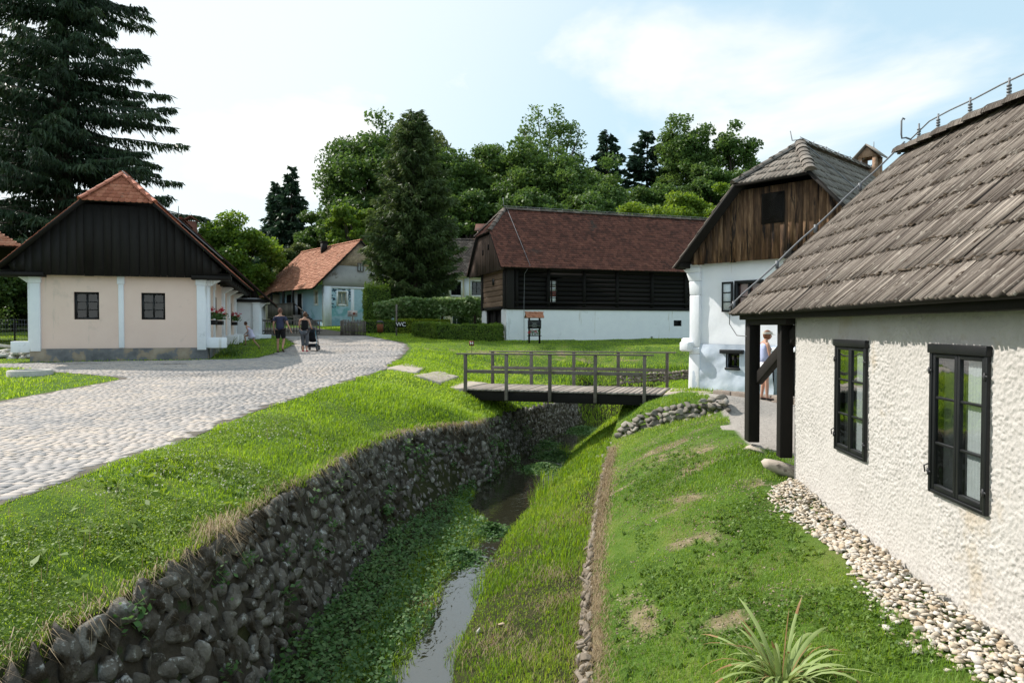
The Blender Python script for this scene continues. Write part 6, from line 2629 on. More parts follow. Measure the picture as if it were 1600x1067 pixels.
def inside(x, y):
    k = np.zeros(x.shape, bool)
    for F, a0, a1, d0, d1 in BUILD:
        dx, dy = x - F.o.x, y - F.o.y
        a = dx * F.ax.x + dy * F.ax.y
        d = dx * F.n.x + dy * F.n.y
        k |= (a > a0) & (a < a1) & (d > d0) & (d < d1)
    return k


def grass():
    # --- left bank
    mb = MB()

    def left(x, y):
        edge = (fbm(P3(x * 2.2, y * 2.2), 3, 71) - .5) * .35
        return (x > xRE(y) - .02 + edge) & (x < xWT(y) + .06) & visible(x, y) & (RNG.random(x.shape) < np.clip(7.0 / y, .16, 1) ** 1.15)
    x, y = scatter(330000, -5.3, -.3, 3.0, 24, left)
    tall = fbm(P3(x * .9, y * .9), 3, 5)
    lip = np.clip(1 - (xWT(y) - x) / .3, 0, 1)
    sc = np.clip(y / 9, .75, 2.2)
    h = (.030 + .055 * np.clip((tall - .38) * 3, 0, 1)) * RNG.uniform(.55, 1.5, len(x)) * (1 + lip * .8) * sc ** .45
    r = np.clip(RNG.normal(.45, .24, len(x)) + (fbm(P3(x * .6, y * .6), 3, 81) - .5) * 1.2, 0, 1)
    blades(mb, x, y, h, RNG.uniform(.005, .011, len(x)) * sc, lean=.5, r=r)
    tag(mb.build('grass', MT['grass']), 'sunlit grass on the bank between the cobbled road and the stone wall', 'grass', kind='stuff')
    # broad clover leaves and flower heads on it
    x, y = scatter(60000, -5.2, -2.4, 3.2, 13, lambda x, y: (x > xRE(y) + .1) & (x < xWT(y)) & visible(x, y) & (fbm(P3(x * 1.1, y * 1.1), 3, 33) > .47) & (RNG.random(x.shape) < np.clip(6.5 / y, .2, 1)))
    mb = MB()
    leaves(mb, np.stack([x, y, H(x, y) + RNG.uniform(.02, .07, len(x))], 1), .022, 1.2, aspect=.9)
    x, y = scatter(400, -5.2, -2.6, 3.6, 9, lambda x, y: (x > xRE(y) + .3) & (x < xWT(y) - .15) & visible(x, y))
    for a, b in list(zip(x, y))[:34]:
        k = random.randint(5, 11)
        c = np.array((a, b, h1(a, b) + .07))[None] + RNG.normal(0, (.06, .06, .015), (k, 3))
        leaves(mb, c, random.uniform(.07, .13), .9, aspect=.45)
    tag(mb.build('clover', MT['herb'] if False else LEAF['bright']), 'patches of clover and broad leaved weeds in the bank grass', 'clover', kind='stuff')
    x, y = scatter(700, -5.3, -2.7, 4.5, 12, lambda x, y: (x > xRE(y) + .1) & (x < xWT(y) - .2) & (fbm(P3(x * .8, y * .8), 2, 37) > .47))
    mb = MB()
    c = np.repeat(np.stack([x, y, H(x, y) + RNG.uniform(.06, .10, len(x))], 1), 7, 0) + RNG.normal(0, .006, (len(x) * 7, 3))
    leaves(mb, c, .0125, .4, aspect=.8)
    tag(mb.build('clover_flowers', MT['clover']), 'tiny white clover flowers dotted over the bank grass', 'flowers', kind='stuff')
    # rosettes of plantain and dandelion, and thin seed stalks
    mb = MB()
    for (x0, x1, y0, y1, n, ok) in ((-5.1, -2.7, 4, 13, 900, lambda a, b: (a > xRE(b) + .15) & (a < xWT(b) - .1)), (.9, 3.0, 4.2, 12, 700, lambda a, b: (a > xCT(b) + .2) & (a < 2.925 + .075 * b - .55))):
        x, y = scatter(n, x0, x1, y0, y1, lambda a, b: ok(a, b) & visible(a, b) & (fbm(P3(a * .9, b * .9), 2, 55) > .5))
        k = 7
        xx, yy = np.repeat(x, k) + RNG.normal(0, .012, len(x) * k), np.repeat(y, k) + RNG.normal(0, .012, len(x) * k)
        blades(mb, xx, yy, RNG.uniform(.05, .11, len(xx)), RNG.uniform(.012, .026, len(xx)), lean=1.0, flop=.75)
    tag(mb.build('weeds', LEAF['light']), 'rosettes of plantain and dandelion leaves scattered through both lawns', 'weeds', kind='stuff')
    # --- straw overhanging the wall lip
    mb = MB()
    yy = np.concatenate([RNG.uniform(3.3, 18.5, 2600), RNG.normal(7.1, .16, 170), RNG.normal(16.9, .5, 500)])
    xx = xWT(yy) + RNG.normal(-.02, .05, len(yy))
    blades(mb, xx, yy, RNG.uniform(.06, .2, len(yy)) * np.where(np.abs(yy - 7.1) < .4, 1.7, 1), RNG.uniform(.004, .008, len(yy)) * np.clip(yy / 9, .8, 1.6), lean=1.3, flop=.9)
    yy = RNG.uniform(4, 14, 260)
    xx = xRE(yy) + .2 + (xWT(yy) - xRE(yy) - .3) * RNG.random(260)
    blades(mb, xx, yy, RNG.uniform(.14, .26, 260), RNG.uniform(.003, .005, 260), lean=.3)
    # straw along the right edging
    yy = RNG.uniform(3.6, 15.5, 11000)
    xx = xCF(yy) + RNG.normal(.09, .09, len(yy))
    blades(mb, xx, yy, RNG.uniform(.04, .13, len(yy)), RNG.uniform(.004, .008, len(yy)) * np.clip(yy / 8, .8, 1.6), lean=1.1, flop=.8)
    # thin dry thatch in the right lawn
    yy = RNG.uniform(4, 13, 9000)
    xx = xCT(yy) + RNG.uniform(.05, 1.9, 9000)
    k = (fbm(P3(xx * 1.4, yy * 1.4), 3, 91) > .50) & (xx < 2.925 + .075 * yy - .5)
    xx, yy = xx[k], yy[k]
    blades(mb, xx, yy, RNG.uniform(.02, .06, len(yy)), RNG.uniform(.003, .006, len(yy)) * np.clip(yy / 7, .8, 1.8), lean=1.1, flop=.85)
    yy = RNG.uniform(4.2, 15, 1500)
    xx = xR_(yy) + (xCF(yy) - xR_(yy)) * RNG.random(1500)
    k = fbm(P3(xx * 1.2, yy * 1.2), 3, 93) > .53
    xx, yy = xx[k], yy[k]
    blades(mb, xx, yy, RNG.uniform(.06, .17, len(yy)), RNG.uniform(.004, .007, len(yy)) * np.clip(yy / 7, .8, 1.8), lean=1.0, flop=.8)
    # dead tufts in the stream meadow
    for cx, cy, s, k in ((.05, 6.1, .25, 260), (.35, 5.6, .18, 300), (.3, 7.4, .2, 160), (-.2, 8.0, .22, 260), (.55, 9.7, .2, 240), (.62, 8.6, .2, 200), (-1.25, 9.6, .14, 220), (.9, 12.2, .3, 500), (.1, 5.0, .25, 500)):
        blades(mb, RNG.normal(cx, s, k), RNG.normal(cy, s, k), RNG.uniform(.07, .2, k), RNG.uniform(.004, .007, k), lean=1.2, flop=.85)
    tag(mb.build('dry_grass', MT['straw']), 'dry straw coloured grass along wall lip and stone edging', 'dry grass', kind='stuff')
    # --- right lawn
    mb = MB()

    def right(x, y):
        peb = (xHL(y) - .06 + .1 * np.sin(y * 3)) - np.where(y < 8.6, 0, -2.0)
        lim = np.where(y < 8.7, 2.925 + .075 * y - .46, 6)
        d = dirtmap(x, y)
        return (x > xCF(y) + .10) & (x < lim) & visible(x, y) & (RNG.random(x.shape) > d * 1.25) & ~courtmap(x, y) & ~inside(x, y) & (RNG.random(x.shape) < np.clip(6.5 / y, .16, 1) ** 1.1)
    x, y = scatter(330000, .3, 5.5, 3.4, 20, right)
    sc = np.clip(y / 8, .8, 2.2)
    h = (.022 + .05 * np.clip((fbm(P3(x * .8, y * .8), 3, 6) - .35) * 2.5, 0, 1)) * RNG.uniform(.55, 1.5, len(x)) * sc ** .45
    dry = np.clip(.55 - (x - xCF(y)) * .0, 0, 1)
    r = np.clip(RNG.normal(.45, .24, len(x)) + (fbm(P3(x * .9, y * .9), 3, 83) - .5) * 1.5 + np.clip(.5 - (x - xCT(y)) * 1.6, 0, .4), 0, 1)
    blades(mb, x, y, h, RNG.uniform(.004, .009, len(x)) * sc, lean=.55, r=r)
    tag(mb.build('grass', MT['grass_r']), 'short lawn grass sloping from the plastered cottage to the stone edging', 'grass', kind='stuff')
    x, y = scatter(26000, .8, 3.2, 4, 12, lambda x, y: (x < np.where(y < 8.7, 2.925 + .075 * y - .5, 3.2)) & (x > xCT(y) + .5) & visible(x, y) & (fbm(P3(x * 1.5, y * 1.5), 3, 39) > .52) & (dirtmap(x, y) < .4) & (RNG.random(x.shape) < np.clip(6 / y, .2, 1)))
    mb = MB()
    leaves(mb, np.stack([x, y, H(x, y) + RNG.uniform(.01, .045, len(x))], 1), .03, 1.1, aspect=.9)
    tag(mb.build('clover', LEAF['light']), 'low clover patches in the right lawn near the pebbles', 'clover', kind='stuff')
    # --- stream meadow, right of the water
    mb = MB()

    def bed(x, y):
        return (x > xR_(y) - .06) & (x < xCF(y) + .06) & visible(x, y) & (RNG.random(x.shape) < np.clip(7 / y, .2, 1))
    x, y = scatter(230000, -1.3, 4.5, 4.2, 27, bed)
    sc = np.clip(y / 8, .8, 2.4)
    h = (.04 + .085 * np.clip((fbm(P3(x * 1.1, y * 1.1), 3, 61) - .36) * 3, 0, 1)) * RNG.uniform(.5, 1.4, len(x)) * sc ** .3
    r = np.clip(RNG.normal(.48, .22, len(x)) + (fbm(P3(x * .9, y * .9), 3, 85) - .5) * 1.3, 0, 1)
    blades(mb, x, y, h, RNG.uniform(.005, .010, len(x)) * sc, lean=.45, r=r)
    # far ditch banks
    def far(x, y):
        return (x > xRE(y) + .15) & ((x < xWT(y)) | ((y > 27.7) & (x < 12)) | ((x > xR_(y)) & (x < 6 + 0 * y))) & ~courtmap(x, y) & ~inside(x, y) & (dirtmap(x, y) < .75) & ((x > -5.9) | (y < 36)) & (x > xRE(y) + .1)
    mb2 = MB()
    x, y = scatter(190000, -7, 14, 19, 40, far)
    k = RNG.random(len(x)) < np.clip(24 / y, .2, 1) ** 1.5
    x, y = x[k], y[k]
    sl = np.where((y > 27.5) & (y < 31) & (x > 2), 1.9, np.where(y > 30, .55, 1.0))
    h = (.05 + .06 * fbm(P3(x, y), 3, 8)) * RNG.uniform(.5, 1.4, len(x)) * sl
    r = np.clip(RNG.normal(.5, .2, len(x)) + (fbm(P3(x * .35, y * .35), 3, 86) - .5) * 1.4 + dirtmap(x, y) * .3 + np.clip((y - 29) / 12, 0, .25), 0, 1)
    blades(mb2, x, y, h, RNG.uniform(.012, .03, len(x)), lean=.5, r=r)
    tag(mb.build('grass', MT['wetgrass']), 'lush meadow grass between stream and stone edging', 'grass', kind='stuff')
    tag(mb2.build('grass', MT['grass']), 'lawn between the footbridge and the barn', 'grass', kind='stuff')
    # --- watercress and herbs left of the water and on its islands
    mb = MB()

    def cress(x, y):
        return (x > xWB(y) + .02) & (x < xL(y) + .12 * np.sin(y * 3) + .02) & visible(x, y)
    x, y = scatter(120000, -3, 1.5, 3.8, 24, cress)
    k = RNG.random(len(x)) < np.clip(8 / y, .2, 1)
    x, y = x[k], y[k]
    z = H(x, y) + RNG.random(len(x)) * (.10 + .20 * fbm(P3(x * 1.6, y * 1.6), 3, 41))
    leaves(mb, np.stack([x, y, z], 1), .055, .9, aspect=.75)
    for cx, cy, s, k in ((-.4, 12.9, .22, 1300), (.85, 18.6, .35, 2000), (1.35, 20.5, .4, 2000), (2.6, 25.5, .5, 2500), (-.9, 11.4, .25, 1200), (1.0, 22.4, .35, 1600)):
        xx, yy = RNG.normal(cx, s * .8, k), RNG.normal(cy, s, k)
        leaves(mb, np.stack([xx, yy, -2.2 + RNG.random(k) * .2 * np.exp(-(((xx - cx) / s) ** 2 + ((yy - cy) / s) ** 2))], 1), .075, 1.0, aspect=.75)
    tag(mb.build('watercress', MT['herb']), 'watercress and herbs growing along the shaded left side of the stream', 'herbs', kind='stuff')
    mb = MB()
    x, y = scatter(60000, -3, 1, 4, 16, lambda x, y: (x > xWB(y) + .5 * (xL(y) - xWB(y))) & (x < xL(y) + .1) & visible(x, y))
    blades(mb, x, y, RNG.uniform(.06, .2, len(x)), RNG.uniform(.005, .012, len(x)), lean=.5)
    for cx, cy, k in ((.55, 15.0, 40), (.75, 15.6, 60), (.9, 17, 40), (1.6, 20.5, 50)):
        blades(mb, RNG.normal(cx, .12, k), RNG.normal(cy, .2, k), RNG.uniform(.3, .55, k), RNG.uniform(.01, .018, k), lean=.25, z=np.full(k, -2.22))
    tag(mb.build('reeds', MT['wetgrass']), 'reeds and rank grass at the left edge of the water', 'reeds', kind='stuff')
    # --- weeds rooted in the stone wall
    mb = MB()
    for _ in range(48):
        yy = random.uniform(4.5, 22)
        f = random.random()
        xt, zt, xb = float(xWT(yy)), float(zWT(yy)), float(xWB(yy))
        c = np.array((xt + (xb - xt) * f + .12, yy, zt - f * (zt + 2.1)))
        k = random.randint(20, 60)
        leaves(mb, c[None] + RNG.normal(0, random.uniform(.04, .1), (k, 3)), random.uniform(.04, .08), .6)
    tag(mb.build('wall_weeds', MT['herb']), 'small leafy weeds rooted in the joints of the stone wall', 'weeds', kind='stuff')
    # --- grass at the left: island, verge before the farmhouse, yard
    mb = MB()

    def verge(x, y):
        return ~on_road(x, y, -.05) & (x < xRE(y) - 2) & visible(x, y) & ~inside(x, y)
    x, y = scatter(210000, -34, -9, 11, 44, verge)
    k = RNG.random(len(x)) < np.clip(18 / y, .25, 1) ** 1.6
    x, y = x[k], y[k]
    h = (.04 + .09 * np.clip((fbm(P3(x * .8, y * .8), 3, 9) - .35) * 2.5, 0, 1)) * RNG.uniform(.5, 1.4, len(x)) * (1 - .35 * ((y > 21) & (y < 25)))
    blades(mb, x, y, h, RNG.uniform(.012, .028, len(x)), lean=.5)
    tag(mb.build('grass', MT['grass']), 'grass of the island and the yard around the cream farmhouse', 'grass', kind='stuff')
    # strip in front of hedges and along the far verge
    mb = MB()

    def hv(x, y):
        return (x > xRE(y) + .05) & (x < 1) & (y > 35)
    x, y = scatter(40000, -16, .5, 35, 54, hv)
    blades(mb, x, y, RNG.uniform(.05, .12, len(x)), RNG.uniform(.02, .04, len(x)), lean=.5)
    tag(mb.build('grass', MT['grass']), 'grass verge below the hedges and picket fence', 'grass', kind='stuff')


grass()


def crumbs():
    mb = MB()
    x, y = scatter(60000, .9, 4.3, 4, 15, lambda x, y: (dirtmap(x, y) > .16) & (x > xCT(y)) & ~inside(x, y))
    for a, b, z in list(zip(x, y, H(x, y)))[:3200]:
        s_ = random.uniform(.006, .017)
        rock(mb, (a, b, z + .002), (s_ * 1.3, s_, s_ * .7), lvl=1)
    tag(mb.build('soil_crumbs', M('dry_soil_crumbs', [(0, (.12, .09, .06)), (1, (.40, .33, .25))], scale=9, rough=1, rnd=.8)), 'crumbs of dry soil and grit on the worn spots of the right lawn', 'soil', kind='stuff')


crumbs()


# ================================================================== clumps with sword leaves
def sword_clump(name, label, cat, c, nleaf, L, w, mat, seed, dry=True, spread=.12, arch=1.0):
    rg = random.Random(seed)
    t = thing(name, label, cat, c)
    mb, db = MB(), MB()
    for i in range(nleaf):
        az = rg.uniform(0, 6.28)
        tilt = rg.uniform(.25, 1.45)
        ln = L * rg.uniform(.55, 1.1)
        ww = w * rg.uniform(.6, 1.15)
        isdry = dry and rg.random() < .16
        if isdry:
            ww *= .35
        u = np.array((math.cos(az), math.sin(az), 0))
        sd = np.array((-u[1], u[0], 0)) * math.cos(rg.uniform(-.5, .5)) + np.array((0, 0, 1)) * math.sin(rg.uniform(-.5, .5))
        p = np.array(c) + u * rg.uniform(0, spread)
        th = math.pi / 2 - tilt * .75
        cv = arch * rg.uniform(.3, 1.9) * (.4 + tilt)
        n = 9
        V = []
        R_ = []
        for k in range(n):
            s = k / (n - 1)
            wd = ww * (1 - s) ** .5 * (.75 + .5 * s) if k < n - 1 else .001
            nn = np.cross(u * math.cos(th) + np.array((0, 0, math.sin(th))), sd)
            V += [p - sd * wd / 2 + nn * .0, p + nn * wd * .12, p + sd * wd / 2]
            R_ += [rg.random() * .2 + .4 + .3 * s] * 3
            p = p + (u * math.cos(th) + np.array((0, 0, math.sin(th)))) * ln / (n - 1)
            th -= cv / (n - 1)
        F = [(3 * k + j, 3 * k + j + 1, 3 * k + j + 4, 3 * k + j + 3) for k in range(n - 1) for j in (0, 1)]
        if dry and not isdry and rg.random() < .4:      # the withered tip
            cut = (n - 3) * 2
            mb.add(V, F[:cut], r=R_)
            db.add(V, F[cut:], r=R_)
        else:
            (db if isdry else mb).add(V, F, r=R_)
    mb.build('leaves', mat, t, smooth=True)
    if dry:
        db.build('withered_leaves', M('withered_leaf', [(0, (.13, .055, .025)), (.6, (.30, .17, .08)), (1, (.48, .36, .22))], scale=8, rnd=.5, trans=.2, rough=.8), t, smooth=True)
    return t


iris = leafmat('iris_leaves', (.12, .18, .05), (.25, .33, .11), (.42, .49, .21), trans=.25, nscale=3)
c = on(1222, 1058, -.62)
c = (c.x, c.y, h1(c.x, c.y))
sword_clump('iris_plant', 'clump of pale green sword leaves with withered brown tips in the foreground lawn', 'plant', c, 110, .58, .040, iris, 5, arch=1.7)
p = ong(372, 556)
sword_clump('lily_plant', 'dark green clump of arching leaves at the corner of the farmhouse', 'plant', (p.x - .2, p.y + .1, p.z), 70, .85, .05, LEAF['mid'], 6, dry=False, spread=.45, arch=1.3)
p = ong(350, 556)
sword_clump('lily_plant', 'smaller dark clump of upright leaves against the farmhouse side wall', 'plant', (p.x, p.y + .25, p.z), 40, .8, .05, LEAF['mid'], 9, dry=False, spread=.3, arch=.8)
# ================================================================== small things
def text_mesh(name, s, size, F, a, d, z, mat, parent, depth=.006):
    cu = bpy.data.curves.new('lettering', 'FONT')
    cu.body = s
    cu.size = size
    cu.extrude = depth / 2
    cu.align_x = 'CENTER'
    cu.align_y = 'CENTER'
    o = bpy.data.objects.new('lettering', cu)
    COL.objects.link(o)
    dg = bpy.context.evaluated_depsgraph_get()
    me = bpy.data.meshes.new_from_object(o.evaluated_get(dg))
    bpy.data.objects.remove(o)
    vs = []
    for v in me.vertices:
        p = F(a + v.co.x, d + v.co.z, z + v.co.y)
        vs.append(tuple(p))
    fs = [tuple(p.vertices) for p in me.polygons]
    mb = MB().add(vs, fs)
    return mb.build(name, mat, parent)


def props():
    # H marker
    p = ong(737, 556)
    F = Frame((p.x, p.y), (1, -.05))
    t = thing('marker_sign', 'small dark red marker board with a white letter H on a thin stake', 'sign', p)
    zc = CAMZ + (510 - 536.5) / 1067 * p.y
    mb = MB()
    mb.tube([(p.x, p.y, p.z - .1), (p.x, p.y, zc)], .010, 6)
    mb.build('stake', MT['iron'], t)
    mb = MB()
    s = .105
    F.box(mb, -s, s, .012, .028, zc - s, zc + s)
    b = mb.build('board', MT['red'], t)
    lt = MB()
    F.box(lt, -.065, -.03, .0285, .034, zc - .06, zc + .06)
    F.box(lt, .03, .065, .0285, .034, zc - .06, zc + .06)
    F.box(lt, -.03, .03, .0285, .034, zc - .017, zc + .017)
    lt.build('letter', MT['paint'], b)
    # WC sign and its post
    Y = 40.2
    c = at(626, 507, Y)
    F = Frame((c.x, c.y), (1, 0))
    g = h1(c.x - .25, Y)
    t = thing('toilet_sign', 'dark direction board lettered WC beside a thin pale post', 'sign', (c.x - .25, Y, g))
    mb = MB()
    mb.tube([(c.x - .26, Y, g - .2), (c.x - .24, Y, 3.0)], .05, 7)
    mb.build('post', MT['greywood'], t)
    mb = MB()
    F.box(mb, -.28, .30, .06, .085, c.z - .16, c.z + .16)
    b = mb.build('board', MT['darkwood'], t)
    text_mesh('letters', 'WC', .34, F, .03, .09, c.z, MT['paint'], b)
    # pale arrow board behind the picket fence
    Y = 43.2
    c = at(551, 490, Y)
    F = Frame((c.x, c.y), (1, 0))
    t = thing('direction_board', 'pale board with a dark red patch standing behind the picket fence', 'sign', (c.x, Y, h1(c.x, Y)))
    mb = MB()
    mb.tube([(c.x, Y, h1(c.x, Y)), (c.x, Y, c.z)], .03, 6)
    mb.build('post', MT['greywood'], t)
    mb = MB()
    F.box(mb, -.31, .31, .03, .06, c.z - .19, c.z + .19)
    b = mb.build('board', flat('pale_board', (.50, .44, .40)), t)
    mb = MB()
    F.box(mb, .02, .18, .0605, .066, c.z - .07, c.z + .07)
    mb.build('patch', flat('brown_red', (.22, .06, .035)), b)
    mb = MB()
    for z, a0, a1 in ((.08, -.25, -.05), (.02, -.25, -.1), (-.06, -.24, -.06)):
        F.box(mb, a0, a1, .0605, .064, c.z + z - .012, c.z + z + .012)
    mb.prism([F(.21, .0605, c.z - .05), F(.21, .0605, c.z + .05), F(.27, .0605, c.z)], F.n * .005)
    mb.build('lettering', MT['darkwood'], b)
    # information board with its own tiled roof
    Y = 34.6
    p = at(835, 533, Y)
    F = Frame((p.x, p.y), (.985, .17))
    g = h1(p.x, p.y)
    z = lambda py: CAMZ + (510 - py) / 1067 * Y
    t = thing('information_board', 'black information board with red tiled roof and geraniums before the barn', 'sign', (p.x, p.y, g))
    for a in (-.27, .27):
        mb = MB()
        F.box(mb, a - .04, a + .04, -.05, .03, g - .1, z(492))
        mb.build('post', MT['darkwood'], t)
    mb = MB()
    F.box(mb, -.35, .34, .031, .06, z(513.5), z(500))
    b = mb.build('board', MT['blackwood'], t)
    mb = MB()
    rg = random.Random(2)
    for zz, wl in ((502.2, .42), (504.2, .26), (505.8, .16), (507.3, .28), (509, .56), (510.6, .24)):
        a = -wl / 2
        while a < wl / 2:
            w = rg.uniform(.02, .06)
            F.box(mb, a, min(a + w, wl / 2), .0605, .064, z(zz) - .012, z(zz) + .012)
            a += w + .018
    mb.build('lettering', flat('grey_lettering', (.30, .33, .33)), b)
    mb = MB()
    F.box(mb, -.36, .33, -.02, .18, z(525.2), z(524))
    mb.build('shelf', MT['darkwood'], t)
    lv, fl = MB(), MB()
    cpt = np.array([tuple(F(random.uniform(-.28, .3), .09 + random.gauss(0, .05), z(523.5) + random.random() * .26)) for _ in range(260)])
    leaves(lv, cpt, .07, .5)
    lv.build('leaves', MT['herb'], t)
    for _ in range(9):
        q = F(random.uniform(-.35, .3), .14, z(522) + random.random() * .2)
        leaves(fl, np.array(q)[None] + RNG.normal(0, .03, (14, 3)), .05, .5)
    fl.build('blossoms', MT['petal'], t)
    sh = MB()
    ze, zr = z(496.5), z(488)
    front = [F(-.46, .30, ze), F(.44, .30, ze), F(.44, 0, zr), F(-.46, 0, zr)]
    back = [F(.44, -.3, ze), F(-.46, -.3, ze), F(-.46, 0, zr), F(.44, 0, zr)]
    for i, pl in enumerate((front, back)):
        tile_plane(sh, pl, F.ax, exp=.14, tw=.15, th=.02, style='round', seed=70 + i)
        slab(sh, pl, .02)
    ridge_caps(sh, F(-.47, 0, zr + .01), F(.45, 0, zr + .01), w=.14, seg=.22)
    sh.build('roof', MT['orangetile'], t)
    # concrete well ring in the grass island
    p = ong(47, 586)
    t = thing('well_ring', 'pale concrete manhole ring with dark iron lid in the grass island', 'manhole', p)
    mb = MB()
    R0 = .55
    mb.lathe((p.x, p.y, p.z), [(R0 * .74, .0), (R0 * .74, .13), (R0 * .8, .15), (R0 * .96, .145), (R0, .12), (R0 * 1.02, -.25)], 40)
    mb.build('ring', MT['concrete'], t, smooth=False)
    mb = MB()
    mb.lathe((p.x, p.y, p.z), [(.01, .115), (R0 * .3, .115), (R0 * .735, .10)], 40)
    mb.build('lid', MT['iron'], t)
    # waste bin
    p = ong(594, 523)
    x, y = (594 - 800) / 1067 * 42.3, 42.3
    g = h1(x, y)
    t = thing('waste_bin', 'orange brown slatted waste bin in front of the dark low hedge', 'waste bin', (x, y, g))
    mb = MB()
    for i in range(14):
        a = i / 14 * 6.283
        mb.beam((x + .17 * math.cos(a), y + .17 * math.sin(a), g + .12), (x + .19 * math.cos(a), y + .19 * math.sin(a), g + .62), .07, .02, up=(math.cos(a), math.sin(a), 0))
    mb.build('slats', flat('orange_slat', (.22, .075, .03)), t)
    mb = MB()
    mb.lathe((x, y, g), [(.05, 0), (.05, .1), (.155, .11), (.155, .6), (.14, .6)], 14)
    mb.build('liner', MT['iron'], t)
    mb = MB()
    mb.lathe((x, y, g), [(.21, .72), (.21, .78), (.12, .84), (.01, .85)], 14)
    for a in (0, 3.14):
        mb.tube([(x + .2 * math.cos(a), y, g + .1), (x + .2 * math.cos(a), y, g + .75)], .012, 5)
    mb.build('cover', MT['iron'], t)
    # picket fence
    a0 = Vector((-10.25, 40.9))
    a1 = Vector((-8.75, 40.7))
    t = thing('picket_fence', 'short grey picket fence at the corner beside the low hedge', 'fence', (a0.x, a0.y, h1(a0.x, a0.y)))
    F = Frame(a0, a1 - a0)
    L = (a1 - a0).length
    n = 17
    for i in range(n):
        mb = MB()
        a = L * i / (n - 1)
        p = F(a, 0, 0)
        g = h1(p.x, p.y)
        hh = .92 + random.uniform(-.05, .05)
        w = .032
        mb.prism([F(a - w, .0, g), F(a + w, .0, g), F(a + w, .0, g + hh - .06), F(a, .0, g + hh), F(a - w, .0, g + hh - .06)], F.n * .022)
        mb.build('picket', MT['greywood'], t)
    F2 = Frame((a0.x - .25, a0.y + 1.9), Vector((.25, -1.9)))
    for i in range(7):
        mb = MB()
        a = 1.75 * i / 7
        p = F2(a, 0, 0)
        g = h1(p.x, p.y)
        mb.prism([F2(a - .03, .0, g), F2(a + .03, .0, g), F2(a + .03, .0, g + .84), F2(a, .0, g + .9), F2(a - .03, .0, g + .84)], F2.n * .022)
        mb.build('picket', MT['greywood'], t)
    g = h1(-9.5, 40.8)
    mb = MB()
    for z in (.25, .72):
        F.box(mb, -.05, L + .05, -.05, -.002, g + z, g + z + .07)
        F2.box(mb, -.05, 1.7, -.05, -.002, g + z, g + z + .07)
    mb.build('rail', MT['greywood'], t)
    # wheeled wooden gate across the far road
    G0, G1 = Vector((-15.35, 41.6)), Vector((-11.7, 42.1))
    F = Frame(G0, G1 - G0)
    L = (G1 - G0).length
    g = h1(-13.5, 41.8)
    t = thing('gate', 'grey wheeled wooden gate standing across the road behind the walkers', 'gate', F(0, 0, g))
    mb = MB()
    F.box(mb, -.14, .14, -.12, .12, g - .2, g + 1.0)
    mb.build('gate_post', MT['greywood'], t)
    mb = MB()
    F.box(mb, .14, L, -.03, .03, g + .82, g + .9)
    F.box(mb, .14, L, -.03, .03, g + .20, g + .27)
    mb.build('rail', MT['greywood'], t)
    i = 0
    a = .3
    while a < L:
        mb = MB()
        F.box(mb, a - .025, a + .025, .031, .05, g + .08, g + .86)
        mb.build('picket', MT['greywood'], t)
        a += .17
    for a in (.9, L - .25):
        mb = MB()
        c = F(a, .1, g + .13)
        pts = []
        for k in range(15):
            q = k / 14 * 6.283
            pts.append(c + F.ax * (.11 * math.cos(q)) + Vector((0, 0, .11 * math.sin(q))))
        mb.tube(pts, .03, 6)
        F.box(mb, a - .02, a + .02, .0, .09, g + .1, g + .3)
        mb.build('wheel', MT['iron'], t)
    # wire fence and white debris by the left edge
    t = thing('wire_fence', 'thin wire mesh fence in front of the dark shrubs at the left edge', 'fence', (-21, 28.5, .6))
    A, B = Vector((-26.5, 30)), Vector((-18.4, 28.6))
    F = Frame(A, B - A)
    L = (B - A).length
    for a in (0.2, 2.8, 5.4, L - .1):
        p = F(a, 0, 0)
        g = h1(p.x, p.y)
        mb = MB()
        mb.tube([(p.x, p.y, g - .1), (p.x, p.y, g + 1.35)], .03, 6)
        mb.build('post', MT['darkwood'], t)
    mb = MB()
    for z in np.arange(.1, 1.31, .2):
        mb.tube([F(L * i / 8, 0, h1(F(L * i / 8, 0, 0).x, F(L * i / 8, 0, 0).y) + z) for i in range(9)], .006, 4)
    for i in range(60):
        a = L * i / 60
        p = F(a, 0, 0)
        g = h1(p.x, p.y)
        mb.tube([(p.x, p.y, g + .1), (p.x, p.y, g + 1.3)], .004, 4)
    mb.build('mesh', MT['zinc'], t)
    rg = random.Random(3)
    birch = M('peeled_pale_timber', [(0, (.42, .38, .34)), (1, (.72, .70, .66))], scale=6, rough=.8, bump=.3)
    for i, lab in enumerate(('long pale pole on top of the heap by the wire fence', 'pale pole lying across the heap towards the farmhouse corner', 'lowest pale pole of the heap resting on the grass', 'short pale pole sticking up at the left of the heap')):
        p = at(8 + i * 13, 536, 25.2)
        a = (.55, -.25, .9, 2.2)[i]
        z = h1(p.x, p.y) + (.42, .30, .10, .34)[i]
        d = Vector((math.cos(a), math.sin(a) * .7, (-.10, .12, 0, .22)[i]))
        mb = MB()
        l0 = (1.0, .8, .9, .6)[i]
        c = Vector((p.x, p.y, z))
        mb.tube([c - d * l0, c - d * .2 + Vector((0, 0, .02)), c + d * l0], [.06, .055, .045], 8)
        tag(mb.build('timber_pole', birch, loc=tuple(c)), lab, 'pole', 'pale poles heaped by the wire fence')
    mb = MB()
    for _ in range(46):
        p = at(rg.uniform(-20, 52), 541, 25)
        rock(mb, (p.x, p.y + rg.uniform(-.3, .3), h1(p.x, p.y) + rg.uniform(0, .2)), (.2, .13, .10), lvl=1)
    tag(mb.build('rubble', birch), 'pale rubble heap under the poles beside the farmhouse', 'rubble', kind='stuff')
